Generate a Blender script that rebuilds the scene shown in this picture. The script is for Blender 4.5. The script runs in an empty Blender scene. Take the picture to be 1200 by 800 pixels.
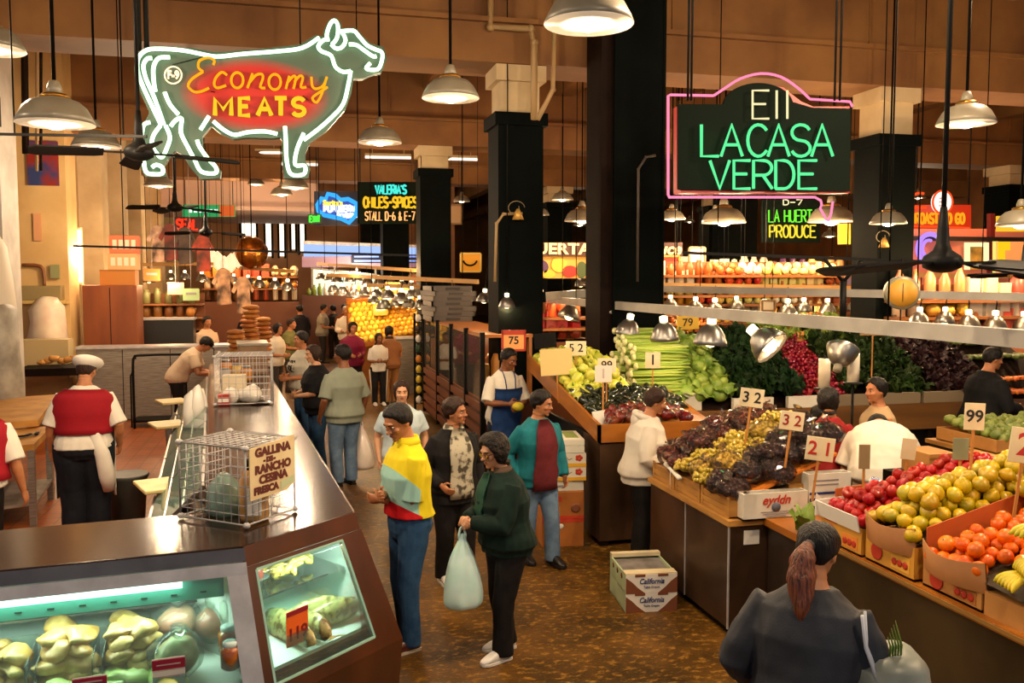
import bpy, bmesh, math, random
from mathutils import Vector as V, Matrix, noise, Euler
random.seed(7)
PI = math.pi
scene = bpy.context.scene
COL = scene.collection
# ------------------------------------------------------------------ camera, world, exposure
CAMZ = 2.53
FPX = 1050.0
YAW = math.radians(13.9)
PITCH = math.atan(73.0/FPX)
cam_data = bpy.data.cameras.new('market_camera')
cam_data.sensor_width = 36.0
cam_data.lens = FPX/1200*36.0
cam_data.clip_end = 300
cam = bpy.data.objects.new('market_camera', cam_data)
COL.objects.link(cam)
cam.location = (0, 0, CAMZ)
cam.rotation_euler = (PI/2-PITCH, 0, -YAW)
scene.camera = cam
scene.view_settings.view_transform = 'Standard'
scene.view_settings.look = 'None'
scene.view_settings.gamma = 1
scene.view_settings.use_curve_mapping = False
scene.view_settings.exposure = 0.0
scene.cycles.use_denoising = True
scene.cycles.max_bounces = 6
scene.cycles.diffuse_bounces = 3
scene.cycles.glossy_bounces = 3
scene.cycles.transmission_bounces = 5
scene.cycles.transparent_max_bounces = 14
scene.cycles.sample_clamp_indirect = 4.0
scene.cycles.caustics_reflective = False
scene.cycles.caustics_refractive = False
W = bpy.data.worlds.new('daylight_from_street'); scene.world = W
W.use_nodes = True
W.node_tree.nodes['Background'].inputs[0].default_value = (0.80, 0.88, 1.0, 1)
W.node_tree.nodes['Background'].inputs[1].default_value = 0.24
WARM = (1.0, 0.62, 0.30)
WARMW = (1.0, 0.74, 0.47)

# ------------------------------------------------------------------ pixel <-> place helpers (1200x800 frame)
_f = V((math.sin(YAW)*math.cos(PITCH), math.cos(YAW)*math.cos(PITCH), -math.sin(PITCH)))
_r = V((math.cos(YAW), -math.sin(YAW), 0))
_u = _r.cross(_f)
CAM = V((0, 0, CAMZ))
def ray(px, py):
 return _f + _r*((px-600)/FPX) + _u*((400-py)/FPX)
def U(px, py, d):
 return CAM + ray(px, py)*d
def Uz(px, py, z):
 r = ray(px, py); return CAM + r*((z-CAMZ)/r.z)
def Uy(px, py, y):
 r = ray(px, py); return CAM + r*(y/r.y)
def Ux(px, py, x):
 r = ray(px, py); return CAM + r*(x/r.x)
def mpp(d):            # metres per pixel at depth d
 return d/FPX

# ------------------------------------------------------------------ colours and materials
def lin(h, a=1.0):
 if isinstance(h, (tuple, list)):
  return (h[0], h[1], h[2], a)
 h = h.lstrip('#')
 o = []
 for i in (0, 2, 4):
  c = int(h[i:i+2], 16)/255
  o.append(c/12.92 if c <= .04045 else ((c+.055)/1.055)**2.4)
 return (o[0], o[1], o[2], a)
_MC = {}
def M(name, col, rough=.6, metal=0., col2=None, nscale=8., lo=.35, hi=.65, bump=0., bscale=40., coat=0., spec=.5,
   emit=None, estr=0., trans=0., alpha=1., rnd=0., sss=0., stretch=None, detail=4.):
 if name in _MC: return _MC[name]
 m = bpy.data.materials.new(name); m.use_nodes = True
 nt = m.node_tree; N = nt.nodes; L = nt.links
 b = N['Principled BSDF']
 b.inputs['Base Color'].default_value = lin(col)
 b.inputs['Roughness'].default_value = rough
 b.inputs['Metallic'].default_value = metal
 b.inputs['Specular IOR Level'].default_value = spec
 if coat:
  b.inputs['Coat Weight'].default_value = coat; b.inputs['Coat Roughness'].default_value = .12
 if trans: b.inputs['Transmission Weight'].default_value = trans
 if alpha < 1: b.inputs['Alpha'].default_value = alpha
 if sss:
  b.inputs['Subsurface Weight'].default_value = sss; b.inputs['Subsurface Radius'].default_value = (.02, .008, .004)
 if emit is not None:
  b.inputs['Emission Color'].default_value = lin(emit); b.inputs['Emission Strength'].default_value = estr
 co = None
 if col2 is not None or bump:
  tc = N.new('ShaderNodeTexCoord'); co = tc.outputs['Object']
  if stretch:
   mp = N.new('ShaderNodeMapping'); mp.inputs['Scale'].default_value = stretch
   L.new(co, mp.inputs['Vector']); co = mp.outputs['Vector']
 csock = None
 if col2 is not None:
  n = N.new('ShaderNodeTexNoise'); n.inputs['Scale'].default_value = nscale; n.inputs['Detail'].default_value = detail
  L.new(co, n.inputs['Vector'])
  r = N.new('ShaderNodeValToRGB'); r.color_ramp.elements[0].position = lo; r.color_ramp.elements[1].position = hi
  r.color_ramp.elements[0].color = lin(col); r.color_ramp.elements[1].color = lin(col2)
  L.new(n.outputs['Fac'], r.inputs['Fac']); csock = r.outputs['Color']
  L.new(csock, b.inputs['Base Color'])
 if rnd:
  oi = N.new('ShaderNodeObjectInfo'); hs = N.new('ShaderNodeHueSaturation')
  mr = N.new('ShaderNodeMapRange'); mr.inputs['To Min'].default_value = 1-rnd; mr.inputs['To Max'].default_value = 1+rnd*.5
  L.new(oi.outputs['Random'], mr.inputs['Value']); L.new(mr.outputs['Result'], hs.inputs['Value'])
  mr2 = N.new('ShaderNodeMapRange'); mr2.inputs['To Min'].default_value = .5-rnd*.06; mr2.inputs['To Max'].default_value = .5+rnd*.06
  wn = N.new('ShaderNodeMath'); wn.operation = 'FRACT'; wm = N.new('ShaderNodeMath'); wm.operation = 'MULTIPLY'; wm.inputs[1].default_value = 17.3
  L.new(oi.outputs['Random'], wm.inputs[0]); L.new(wm.outputs[0], wn.inputs[0]); L.new(wn.outputs[0], mr2.inputs['Value'])
  L.new(mr2.outputs['Result'], hs.inputs['Hue'])
  if csock: L.new(csock, hs.inputs['Color'])
  else: hs.inputs['Color'].default_value = lin(col)
  L.new(hs.outputs['Color'], b.inputs['Base Color'])
 if bump:
  n2 = N.new('ShaderNodeTexNoise'); n2.inputs['Scale'].default_value = bscale; n2.inputs['Detail'].default_value = 3
  L.new(co, n2.inputs['Vector'])
  bp = N.new('ShaderNodeBump'); bp.inputs['Strength'].default_value = bump; bp.inputs['Distance'].default_value = .02
  L.new(n2.outputs['Fac'], bp.inputs['Height']); L.new(bp.outputs['Normal'], b.inputs['Normal'])
 _MC[name] = m
 return m
def E(name, col, s):            # something that gives off light (tube, bulb, lit panel)
 if name in _MC: return _MC[name]
 m = bpy.data.materials.new(name); m.use_nodes = True
 nt = m.node_tree; nt.nodes.remove(nt.nodes['Principled BSDF'])
 e = nt.nodes.new('ShaderNodeEmission'); e.inputs[0].default_value = lin(col); e.inputs[1].default_value = s
 nt.links.new(e.outputs[0], nt.nodes['Material Output'].inputs[0])
 _MC[name] = m
 return m
def film(name, tint, gloss=.25, rough=.08, tr=.75):    # clear sheet: thin plastic, glass pane
 if name in _MC: return _MC[name]
 m = bpy.data.materials.new(name); m.use_nodes = True
 nt = m.node_tree; N = nt.nodes; L = nt.links
 N.remove(N['Principled BSDF'])
 t = N.new('ShaderNodeBsdfTransparent'); t.inputs[0].default_value = lin(tint)
 g = N.new('ShaderNodeBsdfGlossy'); g.inputs['Roughness'].default_value = rough
 d = N.new('ShaderNodeBsdfDiffuse'); d.inputs[0].default_value = lin(tint)
 fr = N.new('ShaderNodeFresnel'); fr.inputs['IOR'].default_value = 1.45
 mx0 = N.new('ShaderNodeMixShader'); mx0.inputs[0].default_value = 1-tr
 L.new(t.outputs[0], mx0.inputs[1]); L.new(d.outputs[0], mx0.inputs[2])
 mm = N.new('ShaderNodeMath'); mm.operation = 'MULTIPLY'; mm.inputs[1].default_value = gloss*4
 L.new(fr.outputs[0], mm.inputs[0])
 mx = N.new('ShaderNodeMixShader'); L.new(mm.outputs[0], mx.inputs[0])
 L.new(mx0.outputs[0], mx.inputs[1]); L.new(g.outputs[0], mx.inputs[2])
 L.new(mx.outputs[0], N['Material Output'].inputs[0])
 _MC[name] = m
 return m

# ------------------------------------------------------------------ mesh collector
def frame_for(t):
 t = t.normalized()
 a = V((0, 0, 1)) if abs(t.z) < .9 else V((1, 0, 0))
 x = a.cross(t).normalized(); y = t.cross(x).normalized()
 return x, y
class MB:
 def __init__(s):
  s.v = []; s.f = []; s.mi = []; s.sm = []
 def add(s, vs, fs, m=0, smooth=False):
  o = len(s.v); s.v += [tuple(p) for p in vs]
  for f in fs:
   s.f.append([o+i for i in f]); s.mi.append(m); s.sm.append(smooth)
  return s
 def box(s, x0, y0, z0, x1, y1, z1, m=0):
  vs = [(x0,y0,z0),(x1,y0,z0),(x1,y1,z0),(x0,y1,z0),(x0,y0,z1),(x1,y0,z1),(x1,y1,z1),(x0,y1,z1)]
  return s.add(vs, [(0,3,2,1),(4,5,6,7),(0,1,5,4),(1,2,6,5),(2,3,7,6),(3,0,4,7)], m)
 def cbox(s, c, sz, rot=None, m=0):
  hx, hy, hz = sz[0]/2, sz[1]/2, sz[2]/2
  vs = [V(p) for p in [(-hx,-hy,-hz),(hx,-hy,-hz),(hx,hy,-hz),(-hx,hy,-hz),(-hx,-hy,hz),(hx,-hy,hz),(hx,hy,hz),(-hx,hy,hz)]]
  if rot is not None: vs = [rot @ p for p in vs]
  c = V(c)
  return s.add([p+c for p in vs], [(0,3,2,1),(4,5,6,7),(0,1,5,4),(1,2,6,5),(2,3,7,6),(3,0,4,7)], m)
 def bar(s, a, b, w, h, m=0):             # rectangular bar between two points
  a = V(a); b = V(b); x, y = frame_for(b-a)
  vs = []
  for p in (a, b):
   for i, j in ((-1,-1),(1,-1),(1,1),(-1,1)):
    vs.append(p + x*(i*w/2) + y*(j*h/2))
  return s.add(vs, [(3,2,1,0),(4,5,6,7),(0,1,5,4),(1,2,6,5),(2,3,7,6),(3,0,4,7)], m)
 def prism(s, poly, z0, z1, m=0):
  n = len(poly)
  vs = [(p[0],p[1],z0) for p in poly] + [(p[0],p[1],z1) for p in poly]
  fs = [list(range(n))[::-1], list(range(n, 2*n))] + [(i,(i+1)%n,n+(i+1)%n,n+i) for i in range(n)]
  return s.add(vs, fs, m)
 def slab(s, pts, nrm, th, m=0):          # planar polygon pts thickened along nrm
  n = len(pts); pts = [V(p) for p in pts]; nrm = V(nrm).normalized()*th
  vs = pts + [p+nrm for p in pts]
  fs = [list(range(n))[::-1], list(range(n, 2*n))] + [(i,(i+1)%n,n+(i+1)%n,n+i) for i in range(n)]
  return s.add(vs, fs, m)
 def loft(s, rings, m=0, smooth=True, caps=True, closed=True):
  n = len(rings[0]); vs = [p for r in rings for p in r]; fs = []
  for k in range(len(rings)-1):
   for i in range(n if closed else n-1):
    j = (i+1) % n
    fs.append((k*n+i, k*n+j, (k+1)*n+j, (k+1)*n+i))
  if caps and closed:
   fs.append(tuple(range(n))[::-1]); o = (len(rings)-1)*n; fs.append(tuple(range(o, o+n)))
  return s.add(vs, fs, m, smooth)
 def tube(s, pts, r, n=8, m=0, closed=False, smooth=True):
  pts = [V(p) for p in pts]; K = len(pts)
  rr = r if isinstance(r, (list, tuple)) else [r]*K
  rings = []; x = None
  for i in range(K):
   if closed: t = pts[(i+1)%K]-pts[i-1]
   else: t = pts[min(i+1,K-1)]-pts[max(i-1,0)]
   if t.length < 1e-9: t = V((0,0,1))
   t.normalize()
   if x is None: x, y = frame_for(t)
   else:
    x = (x - t*x.dot(t))
    if x.length < 1e-6: x, y = frame_for(t)
    x.normalize(); y = t.cross(x)
   a = rr[i]; ra, rb = (a if isinstance(a, tuple) else (a, a))
   rings.append([pts[i] + x*(ra*math.cos(2*PI*k/n)) + y*(rb*math.sin(2*PI*k/n)) for k in range(n)])
  if closed:
   rings.append(rings[0]); return s.loft(rings, m, smooth, caps=False)
  return s.loft(rings, m, smooth)
 def cyl(s, a, b, r, n=12, m=0, r2=None):
  return s.tube([a, b], [r, r if r2 is None else r2], n, m, smooth=True)
 def lathe(s, prof, n=20, c=(0,0,0), m=0, smooth=True, rot=None):
  c = V(c); rings = []
  for r, z in prof:
   ring = [V((r*math.cos(2*PI*k/n), r*math.sin(2*PI*k/n), z)) for k in range(n)]
   if rot is not None: ring = [rot @ p for p in ring]
   rings.append([p+c for p in ring])
  return s.loft(rings, m, smooth, caps=True)
 def ell(s, c, r, nu=12, nv=8, rot=None, m=0):
  if not isinstance(r, (tuple, list)): r = (r, r, r)
  prof = []
  c = V(c); vs = []; fs = []
  def P(x, y, z):
   p = V((x*r[0], y*r[1], z*r[2]))
   return (rot @ p if rot is not None else p) + c
  vs.append(P(0, 0, -1))
  for j in range(1, nv):
   a = -PI/2 + PI*j/nv
   for i in range(nu):
    vs.append(P(math.cos(a)*math.cos(2*PI*i/nu), math.cos(a)*math.sin(2*PI*i/nu), math.sin(a)))
  vs.append(P(0, 0, 1)); T = len(vs)-1
  for i in range(nu):
   j = (i+1) % nu
   fs.append((0, 1+j, 1+i))
   for k in range(nv-2):
    fs.append((1+k*nu+i, 1+k*nu+j, 1+(k+1)*nu+j, 1+(k+1)*nu+i))
   fs.append((T, 1+(nv-2)*nu+i, 1+(nv-2)*nu+j))
  return s.add(vs, fs, m, True)
 def mesh(s, name, mats):
  me = bpy.data.meshes.new(name); me.from_pydata(s.v, [], s.f)
  if not isinstance(mats, (list, tuple)): mats = [mats]
  for m in mats: me.materials.append(m)
  me.polygons.foreach_set('material_index', s.mi); me.polygons.foreach_set('use_smooth', s.sm)
  me.update()
  return me
 def build(s, name, mats, parent=None, loc=(0,0,0), rz=0, bevel=0, jit=0, jscale=6):
  if jit:
   for i, p in enumerate(s.v):
    n = noise.noise_vector(V(p)*jscale); s.v[i] = (p[0]+n[0]*jit, p[1]+n[1]*jit, p[2]+n[2]*jit)
  o = bpy.data.objects.new(name, s.mesh(name, mats)); COL.objects.link(o)
  o.parent = parent; o.location = loc
  if rz: o.rotation_euler = (0, 0, rz)
  if bevel:
   md = o.modifiers.new('edge', 'BEVEL'); md.width = bevel; md.segments = 2; md.limit_method = 'ANGLE'; md.angle_limit = .7
  return o
def tag(o, label=None, cat=None, group=None, kind=None):
 if label: o['label'] = label
 if cat: o['category'] = cat
 if group: o['group'] = group
 if kind: o['kind'] = kind
 return o
def struct(o):
 o['kind'] = 'structure'; return o
def thing(name, label, cat, loc=(0,0,0), rz=0, group=None, rot=None):
 o = bpy.data.objects.new(name, None); COL.objects.link(o)
 o.empty_display_size = .1
 o.location = loc; o.rotation_euler = rot if rot is not None else (0, 0, rz)
 return tag(o, label, cat, group)
def kids(o):
 return list(o.children)
def dup(o, loc=None, rot=None, label=None, group=None, parent=None, scale=None):
 c = o.copy(); COL.objects.link(c); c.parent = parent
 if loc is not None: c.location = loc
 if rot is not None: c.rotation_euler = rot
 if scale is not None: c.scale = scale if isinstance(scale, (tuple, list)) else (scale,)*3
 if label: c['label'] = label
 if group: c['group'] = group
 for ch in kids(o): dup(ch, parent=c)
 return c
TMP = bpy.data.scenes.new('workbench')
def tmp_eval(o):
 TMP.collection.objects.link(o)
 vl = TMP.view_layers[0]
 with bpy.context.temp_override(scene=TMP, view_layer=vl):
  dg = bpy.context.evaluated_depsgraph_get()
  dg.update()
  me = bpy.data.meshes.new_from_object(o.evaluated_get(dg))
 TMP.collection.objects.unlink(o)
 return me
def text(body, size, mat, parent, loc, rot=(PI/2,0,0), name='lettering', ext=.0015, sx=1., shear=0., align='CENTER', bold=0.):
 cu = bpy.data.curves.new('t', 'FONT'); cu.body = body; cu.size = size; cu.extrude = ext
 cu.align_x = align; cu.align_y = 'CENTER'; cu.shear = shear; cu.offset = bold; cu.resolution_u = 3
 o = bpy.data.objects.new('t', cu)
 me = tmp_eval(o)
 bpy.data.objects.remove(o); bpy.data.curves.remove(cu)
 me.materials.clear(); me.materials.append(mat)
 t = bpy.data.objects.new(name, me); COL.objects.link(t)
 t.parent = parent; t.location = loc; t.rotation_euler = rot; t.scale = (sx, 1, 1)
 return t
def lamp(name, kind, loc, power, col=WARM, radius=.04, parent=None, rot=None, spot=None, blend=.5):
 d = bpy.data.lights.new(name, kind); d.energy = power; d.color = col
 if kind == 'AREA': d.size = radius
 else: d.shadow_soft_size = radius
 if spot: d.spot_size = spot; d.spot_blend = blend
 o = bpy.data.objects.new(name, d); COL.objects.link(o); o.location = loc; o.parent = parent
 if rot is not None: o.rotation_euler = rot
 return o
def evalmesh(mb, mods, name='tmp'):
 me = mb.mesh(name, []) if isinstance(mb, MB) else mb
 o = bpy.data.objects.new(name, me)
 for kind, kw in mods:
  md = o.modifiers.new(kind, kind)
  for k, v in kw.items(): setattr(md, k, v)
 out = tmp_eval(o)
 bpy.data.objects.remove(o); bpy.data.meshes.remove(me)
 return out
def rotz(a): return Matrix.Rotation(a, 3, 'Z')
def vnoise(p, s): return noise.noise(V(p)*s)
# ================================================================== the hall
m_floor = M('worn_floor', '#3c2809', .42, col2='#6c4818', nscale=2.2, lo=.36, hi=.7, bump=.15, bscale=60, spec=.28, detail=9)
def fleck_floor(m):                 # sawdust and paper flecks trodden into the concrete
 nt = m.node_tree; N = nt.nodes; L = nt.links
 b = N['Principled BSDF']; src = b.inputs['Base Color'].links[0].from_socket
 tc = N.new('ShaderNodeTexCoord'); mp = N.new('ShaderNodeMapping'); mp.inputs['Scale'].default_value = (1, 1.7, 1); mp.inputs['Rotation'].default_value = (0, 0, .5)
 L.new(tc.outputs['Object'], mp.inputs['Vector'])
 n = N.new('ShaderNodeTexNoise'); n.inputs['Scale'].default_value = 13; n.inputs['Detail'].default_value = 8; n.inputs['Roughness'].default_value = .7
 L.new(mp.outputs['Vector'], n.inputs['Vector'])
 r = N.new('ShaderNodeValToRGB'); r.color_ramp.elements[0].position = .52; r.color_ramp.elements[1].position = .64
 r.color_ramp.elements[0].color = (0,0,0,1); r.color_ramp.elements[1].color = (.55,.55,.55,1)
 L.new(n.outputs['Fac'], r.inputs['Fac'])
 mx = N.new('ShaderNodeMix'); mx.data_type = 'RGBA'; mx.inputs[7].default_value = lin('#c08a34')
 L.new(r.outputs['Color'], mx.inputs[0]); L.new(src, mx.inputs[6]); L.new(mx.outputs[2], b.inputs['Base Color'])
 n3 = N.new('ShaderNodeMapRange'); n3.inputs['To Min'].default_value = .25; n3.inputs['To Max'].default_value = .6
 L.new(n.outputs['Fac'], n3.inputs['Value']); L.new(n3.outputs[0], b.inputs['Roughness'])
fleck_floor(m_floor)
m_tile = M('terracotta_tile', '#a8551f', .35, col2='#8a4216', nscale=3)
def tile_it(m, w=.2, grout='#54290f'):
 nt = m.node_tree; N = nt.nodes; L = nt.links; b = N['Principled BSDF']
 src = b.inputs['Base Color'].links[0].from_socket
 tc = N.new('ShaderNodeTexCoord'); br = N.new('ShaderNodeTexBrick')
 br.offset = 0; br.squash = 1
 br.inputs['Scale'].default_value = 1; br.inputs['Brick Width'].default_value = w; br.inputs['Row Height'].default_value = w
 br.inputs['Mortar Size'].default_value = .006; br.inputs['Mortar'].default_value = lin(grout)
 L.new(tc.outputs['Object'], br.inputs['Vector']); L.new(src, br.inputs['Color1']); L.new(src, br.inputs['Color2'])
 L.new(br.outputs['Color'], b.inputs['Base Color'])
tile_it(m_tile)
m_plaster = M('warm_plaster', '#b39468', .75, col2='#957a54', nscale=1.6, bump=.12, bscale=9)
m_plaster_pale = M('pale_plaster', '#cdb890', .75, col2='#b39c74', nscale=1.3, bump=.1, bscale=9)
m_beam = M('beam_paint', '#8c6232', .75, col2='#6e4824', nscale=.9, bump=.15, bscale=7)
m_soffit = M('soffit_paint', '#c9a468', .7, col2='#b08a52', nscale=2)
m_dark = M('dark_green_paint', '#050b09', .75, col2='#040706', nscale=3, bump=.06, bscale=20, spec=.06)
m_darkbrown = M('dark_brown_paint', '#1c100a', .7, col2='#120a06', nscale=3, spec=.1)
m_white_paint = M('white_wall_paint', '#b9b3aa', .6, col2='#9b948a', nscale=2.2)
m_pipe = M('painted_pipe', '#a08458', .55)
m_black = M('black_metal', '#0a0908', .55, spec=.15)
m_steel = M('brushed_steel', '#a39c90', .42, .6, col2='#857b6e', nscale=5, bump=.05, bscale=80, stretch=(1, 1, 12))
m_steel_dark = M('dull_dark_steel', '#5e4430', .36, .55, col2='#3e2c1c', nscale=1.6, bump=.06, bscale=9)
m_enamel_s = M('strip_housing', '#c8b890', .5)
m_alu = M('spun_aluminium', '#8e8c88', .32, .92)

b = MB(); b.box(-12, 1.2, -.2, 30, 64, 0); struct(b.build('floor', m_floor))
b = MB(); b.box(-11, 4.6, .0, -.75, 30, .012); struct(b.build('floor_tiles', m_tile))
b = MB(); b.box(-12, 1.0, 7.6, 30, 64, 7.8); struct(b.build('ceiling', M('ceiling_paint', '#8a6a40', .8, col2='#6d5232', nscale=1.2)))
# cross girders on the column rows, each with a lit underside
for k, y in enumerate((4.45, 11.65, 18.8, 26.0)):
 b = MB(); b.box(-11.5, y-.42, 5.26, 29.5, y+.42, 5.74, 0)
 b.box(-11.5, y-.50, 5.74, 29.5, y+.50, 5.80, 0)
 b.box(-11.5, y-.30, 5.80, 29.5, y+.30, 7.6, 0)
 for x in range(-10, 30, 3):
  b.box(x, y-.325, 5.80, x+.03, y-.30, 7.6, 0)
 struct(b.build('ceiling_beam', m_beam))
# joists along the hall, between the girders
b = MB()
for i, x in enumerate((-8.6, -5.8, 0.1, 2.9, 5.7, 8.5, 11.3, 14.1, 16.9, 19.7, 22.5)):
 b.box(x-.2, 12.2, 6.4, x+.2, 60, 7.6)
struct(b.build('ceiling_joists', m_beam))
# columns: dark paint below, plaster above, a little capital where they change
def column(x, y, w, zpaint, base=.0, extra=True, split=False):
 b = MB(); h = w/2
 b.box(x-h, y-h, base, x+h, y+h, zpaint, 0)
 b.box(x-h-.05, y-h-.05, zpaint-.16, x+h+.05, y+h+.05, zpaint, 0)
 b.box(x-h-.04, y-h-.04, base, x+h+.04, y+h+.04, base+.2, 0)
 if extra:
  b.box(x-h*.86, y-h*.86, zpaint, x+h*.86, y+h*.86, 5.26, 1)
  b.box(x-h*1.1, y-h*1.1, 5.06, x+h*1.1, y+h*1.1, 5.26, 1)
 return struct(b.build('column', [m_dark, m_plaster_pale]))
column(2.92, 11.62, .60, 4.66)
column(8.52, 11.62, .60, 4.60)
column(14.2, 11.62, .74, 4.6)
column(2.95, 18.8, .64, 4.8)
column(9.9, 18.8, .74, 4.8); column(17.2, 18.6, .78, 4.8)
column(2.95, 26, .74, 4.8); column(7.8, 26, .74, 4.8); column(13, 26, .74, 4.8); column(19, 26, .74, 4.8)
column(2.95, 33.2, .8, 4.8); column(8, 33.2, .74, 4.8); column(2.6, 41, .9, 4.8)
# the broad dark column in front, painted to the ceiling, with a brown return
b = MB()
x0, y0 = 4.22, 10.85
b.box(x0-.30, y0-.33, 0, x0+.34, y0+.33, 7.6, 0)
b.box(x0-.46, y0-.24, 0, x0-.30, y0+.33, 7.6, 1)
b.box(x0-.325, y0-.345, 0, x0-.29, y0-.30, 7.6, 0); b.box(x0+.31, y0-.345, 0, x0+.345, y0-.30, 7.6, 0)
struct(b.build('column', [m_dark, m_darkbrown]))
# walls
b = MB()
b.box(-8, 17.8, 0, -3.9, 18.6, 7.6, 0)
struct(b.build('wall_left', M('wall_yellow', '#d9b477', .7, col2='#c49a5c', nscale=1.1, bump=.06, bscale=6)))
b = MB(); b.box(-8, 13.7, 0, -3.82, 14.5, 7.6, 0); b.box(-8, 13.62, 4.6, -3.78, 13.7, 5.0, 1)
struct(b.build('wall_side', [m_white_paint, m_darkbrown]))
b = MB(); b.box(-4.4, 18.6, 0, -4.2, 64, 7.6, 0)
for i, y in enumerate((20.2, 22.6, 25.3, 29, 33, 38, 44)):
 b.box(-4.2, y, 0, -3.75, y+.7, 7.6, 1)
struct(b.build('wall_rear_left', [m_plaster, m_plaster_pale]))
b = MB(); b.box(-12, 62, 0, 30, 62.4, 7.6, 0); struct(b.build('wall_back', M('wall_back_paint', '#7a542c', .8, col2='#5d3f22', nscale=.8)))
b = MB(); b.box(22, 6, 0, 22.4, 62, 7.6, 0); struct(b.build('wall_right', M('wall_right_paint', '#8d5a2a', .8, col2='#6e4522', nscale=.8)))
# bright shop front at the far end: tall panes that glow with street daylight
m_day = E('daylight_panes', '#fff3dc', 1.7)
n = 0
for px0, px1, py0, py1 in ((274, 299, 186, 232), (283, 299, 232, 276), (312, 317, 240, 300), (328, 332, 240, 300), (342, 345, 240, 292), (352, 356, 242, 296)):
 a = Uy(px0, py1, 35.8); c = Uy(px1, py0, 35.8)
 b = MB(); b.box(a.x, 35.8, a.z, c.x, 35.85, c.z, 0)
 for xx in (a.x-.08, c.x): b.box(xx, 35.75, a.z-.08, xx+.08, 35.9, c.z+.08, 1)
 b.box(a.x-.08, 35.75, c.z, c.x+.08, 35.9, c.z+.08, 1)
 n += 1
 struct(b.build('window_%d' % n, [m_day, m_darkbrown]))
# mezzanine front at the far end
b = MB(); a = Uy(170, 240, 29.2); c = Uy(372, 208, 29.2)
b.box(a.x, 29.2, a.z, c.x, 29.6, c.z, 0); b.box(a.x, 29.0, a.z-.12, c.x, 36, a.z, 0)
struct(b.build('balcony_wall', M('balcony_paint', '#c8aea2', .7)))
b = MB(); b.box(-4.2, 35.9, 0, 6.5, 36.2, 7.6); struct(b.build('wall_far', M('wall_far_paint', '#b88a60', .8, col2='#9a6c48', nscale=.8)))
for i, (px0, px1, py) in enumerate(((214,300,188),(330,372,192),(428,482,184),(236,330,178),(520,560,186))):
 p = U(px0, py, 24.5); q = U(px1, py+1, 24.5)
 t = thing('ceiling_tube', 'long white tube lamp hung high before the pale balcony', 'lamp', p, group='white tube lamps before the balcony')
 mb = MB(); mb.cyl((0,0,0), q-p, .035, 8); mb.build('tube', E('ceiling_tube_white', '#fff0e0', 1.6), t)
 mb = MB(); mb.bar(V((0,0,.07)), q-p+V((0,0,.07)), .12, .06); mb.cyl((.2,0,.07), (.2,0,7.6-p.z), .008, 5); mb.cyl(q-p+V((-.2,0,.07)), V(((q-p).x-.2,(q-p).y,7.6-p.z)), .008, 5); mb.build('housing', m_enamel_s, t)
# pipes and conduits on the upper walls
def pipe(pts, r, label, mat=None, name='pipe'):
 b = MB(); b.tube(pts, r, 8)
 for p in pts[1:-1]: b.ell(p, r*1.25, 8, 6)
 return tag(b.build(name, mat or m_pipe), label, 'pipe')
pipe([U(575,-20,11.2), U(575,32,11.2), U(622,34,11.2), U(626,50,11.2), U(626,140,11.2)], .045, 'cream pipe bending around the plaster head of the dark column')
pipe([U(650,-10,11.0), U(648,105,11.0), U(630,140,11.0)], .03, 'thin cream conduit dropping between the two dark columns')
pipe([U(28,-10,13.2), U(30,180,13.2)], .05, 'dark vertical pipe beside the cow sign at the wall', m_darkbrown)
pipe([U(43,200,13.4), U(43,40,13.4), U(52,33,13.4), U(195,40,13.4), U(197,60,13.4)], .022, 'thin bent conduit on the wall above the hanging lamps')
pipe([U(48,200,13.3), U(48,60,13.3), U(62,50,13.3), U(160,56,13.3)], .022, 'lower thin conduit on the wall above the hanging lamps', m_darkbrown)
pipe([Uy(747,330,10.512), Uy(748,198,10.512), Uy(757,184,10.512), Uy(768,182,10.512)], .018, 'grey conduit with a bent top on the broad dark column', M('grey_conduit', '#4a4038', .5))
pipe([Uy(580,330,11.308), Uy(582,262,11.308), Uy(590,251,11.308), Uy(612,250,11.308)], .02, 'thin tan conduit with bent top on the middle dark column')
# unseen strip lamps added behind the girders to brighten the bays
m_tubew = E('strip_tube', '#ffd9a0', 6.0)
for k, (y, p) in enumerate(((4.45, 170), (11.65, 420), (18.8, 330), (26.0, 330), (28.7, 420))):
 for x in (-1.5, 4.6, 10.4, 16):
  t = thing('added_strip_lamp', 'tube strip lamp added out of view to brighten the next ceiling bay', 'lamp', (x, y+.56, 6.0), group='added strip lamps out of view')
  mb = MB(); mb.box(-1.3, -.12, -.05, 1.3, .0, .05); mb.build('housing', m_enamel_s, t)
  mb = MB(); mb.cyl((-1.2, .03, 0), (1.2, .03, 0), .02, 8); mb.build('tube', m_tubew, t)
  if k == 4:
   for xx in (-1, 1):
    mb = MB(); mb.cyl((xx, -.06, .05), (xx, -.06, 1.6), .008, 5); mb.build('hanging_rod', m_black, t)
  la = lamp('tube_light', 'AREA', (0, .08, 0), p, (1, .60, .26), .1, t, rot=(-2.1, 0, 0)); la.data.shape = 'RECTANGLE'; la.data.size = 2.4; la.data.size_y = .1
t = thing('wall_tube', 'upright glowing tube at the corner of the yellow wall', 'lamp', Uy(93, 300, 18.8))
mb = MB(); mb.cyl((0,0,-.5),(0,0,.5), .04, 8); mb.build('tube', m_tubew, t); mb = MB(); mb.box(-.05,.04,-.55,.05,.1,.55); mb.build('housing', m_enamel_s, t)
lamp('tube_light', 'POINT', (.2,-.3,0), 90, (1,.7,.4), .2, t)
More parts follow.
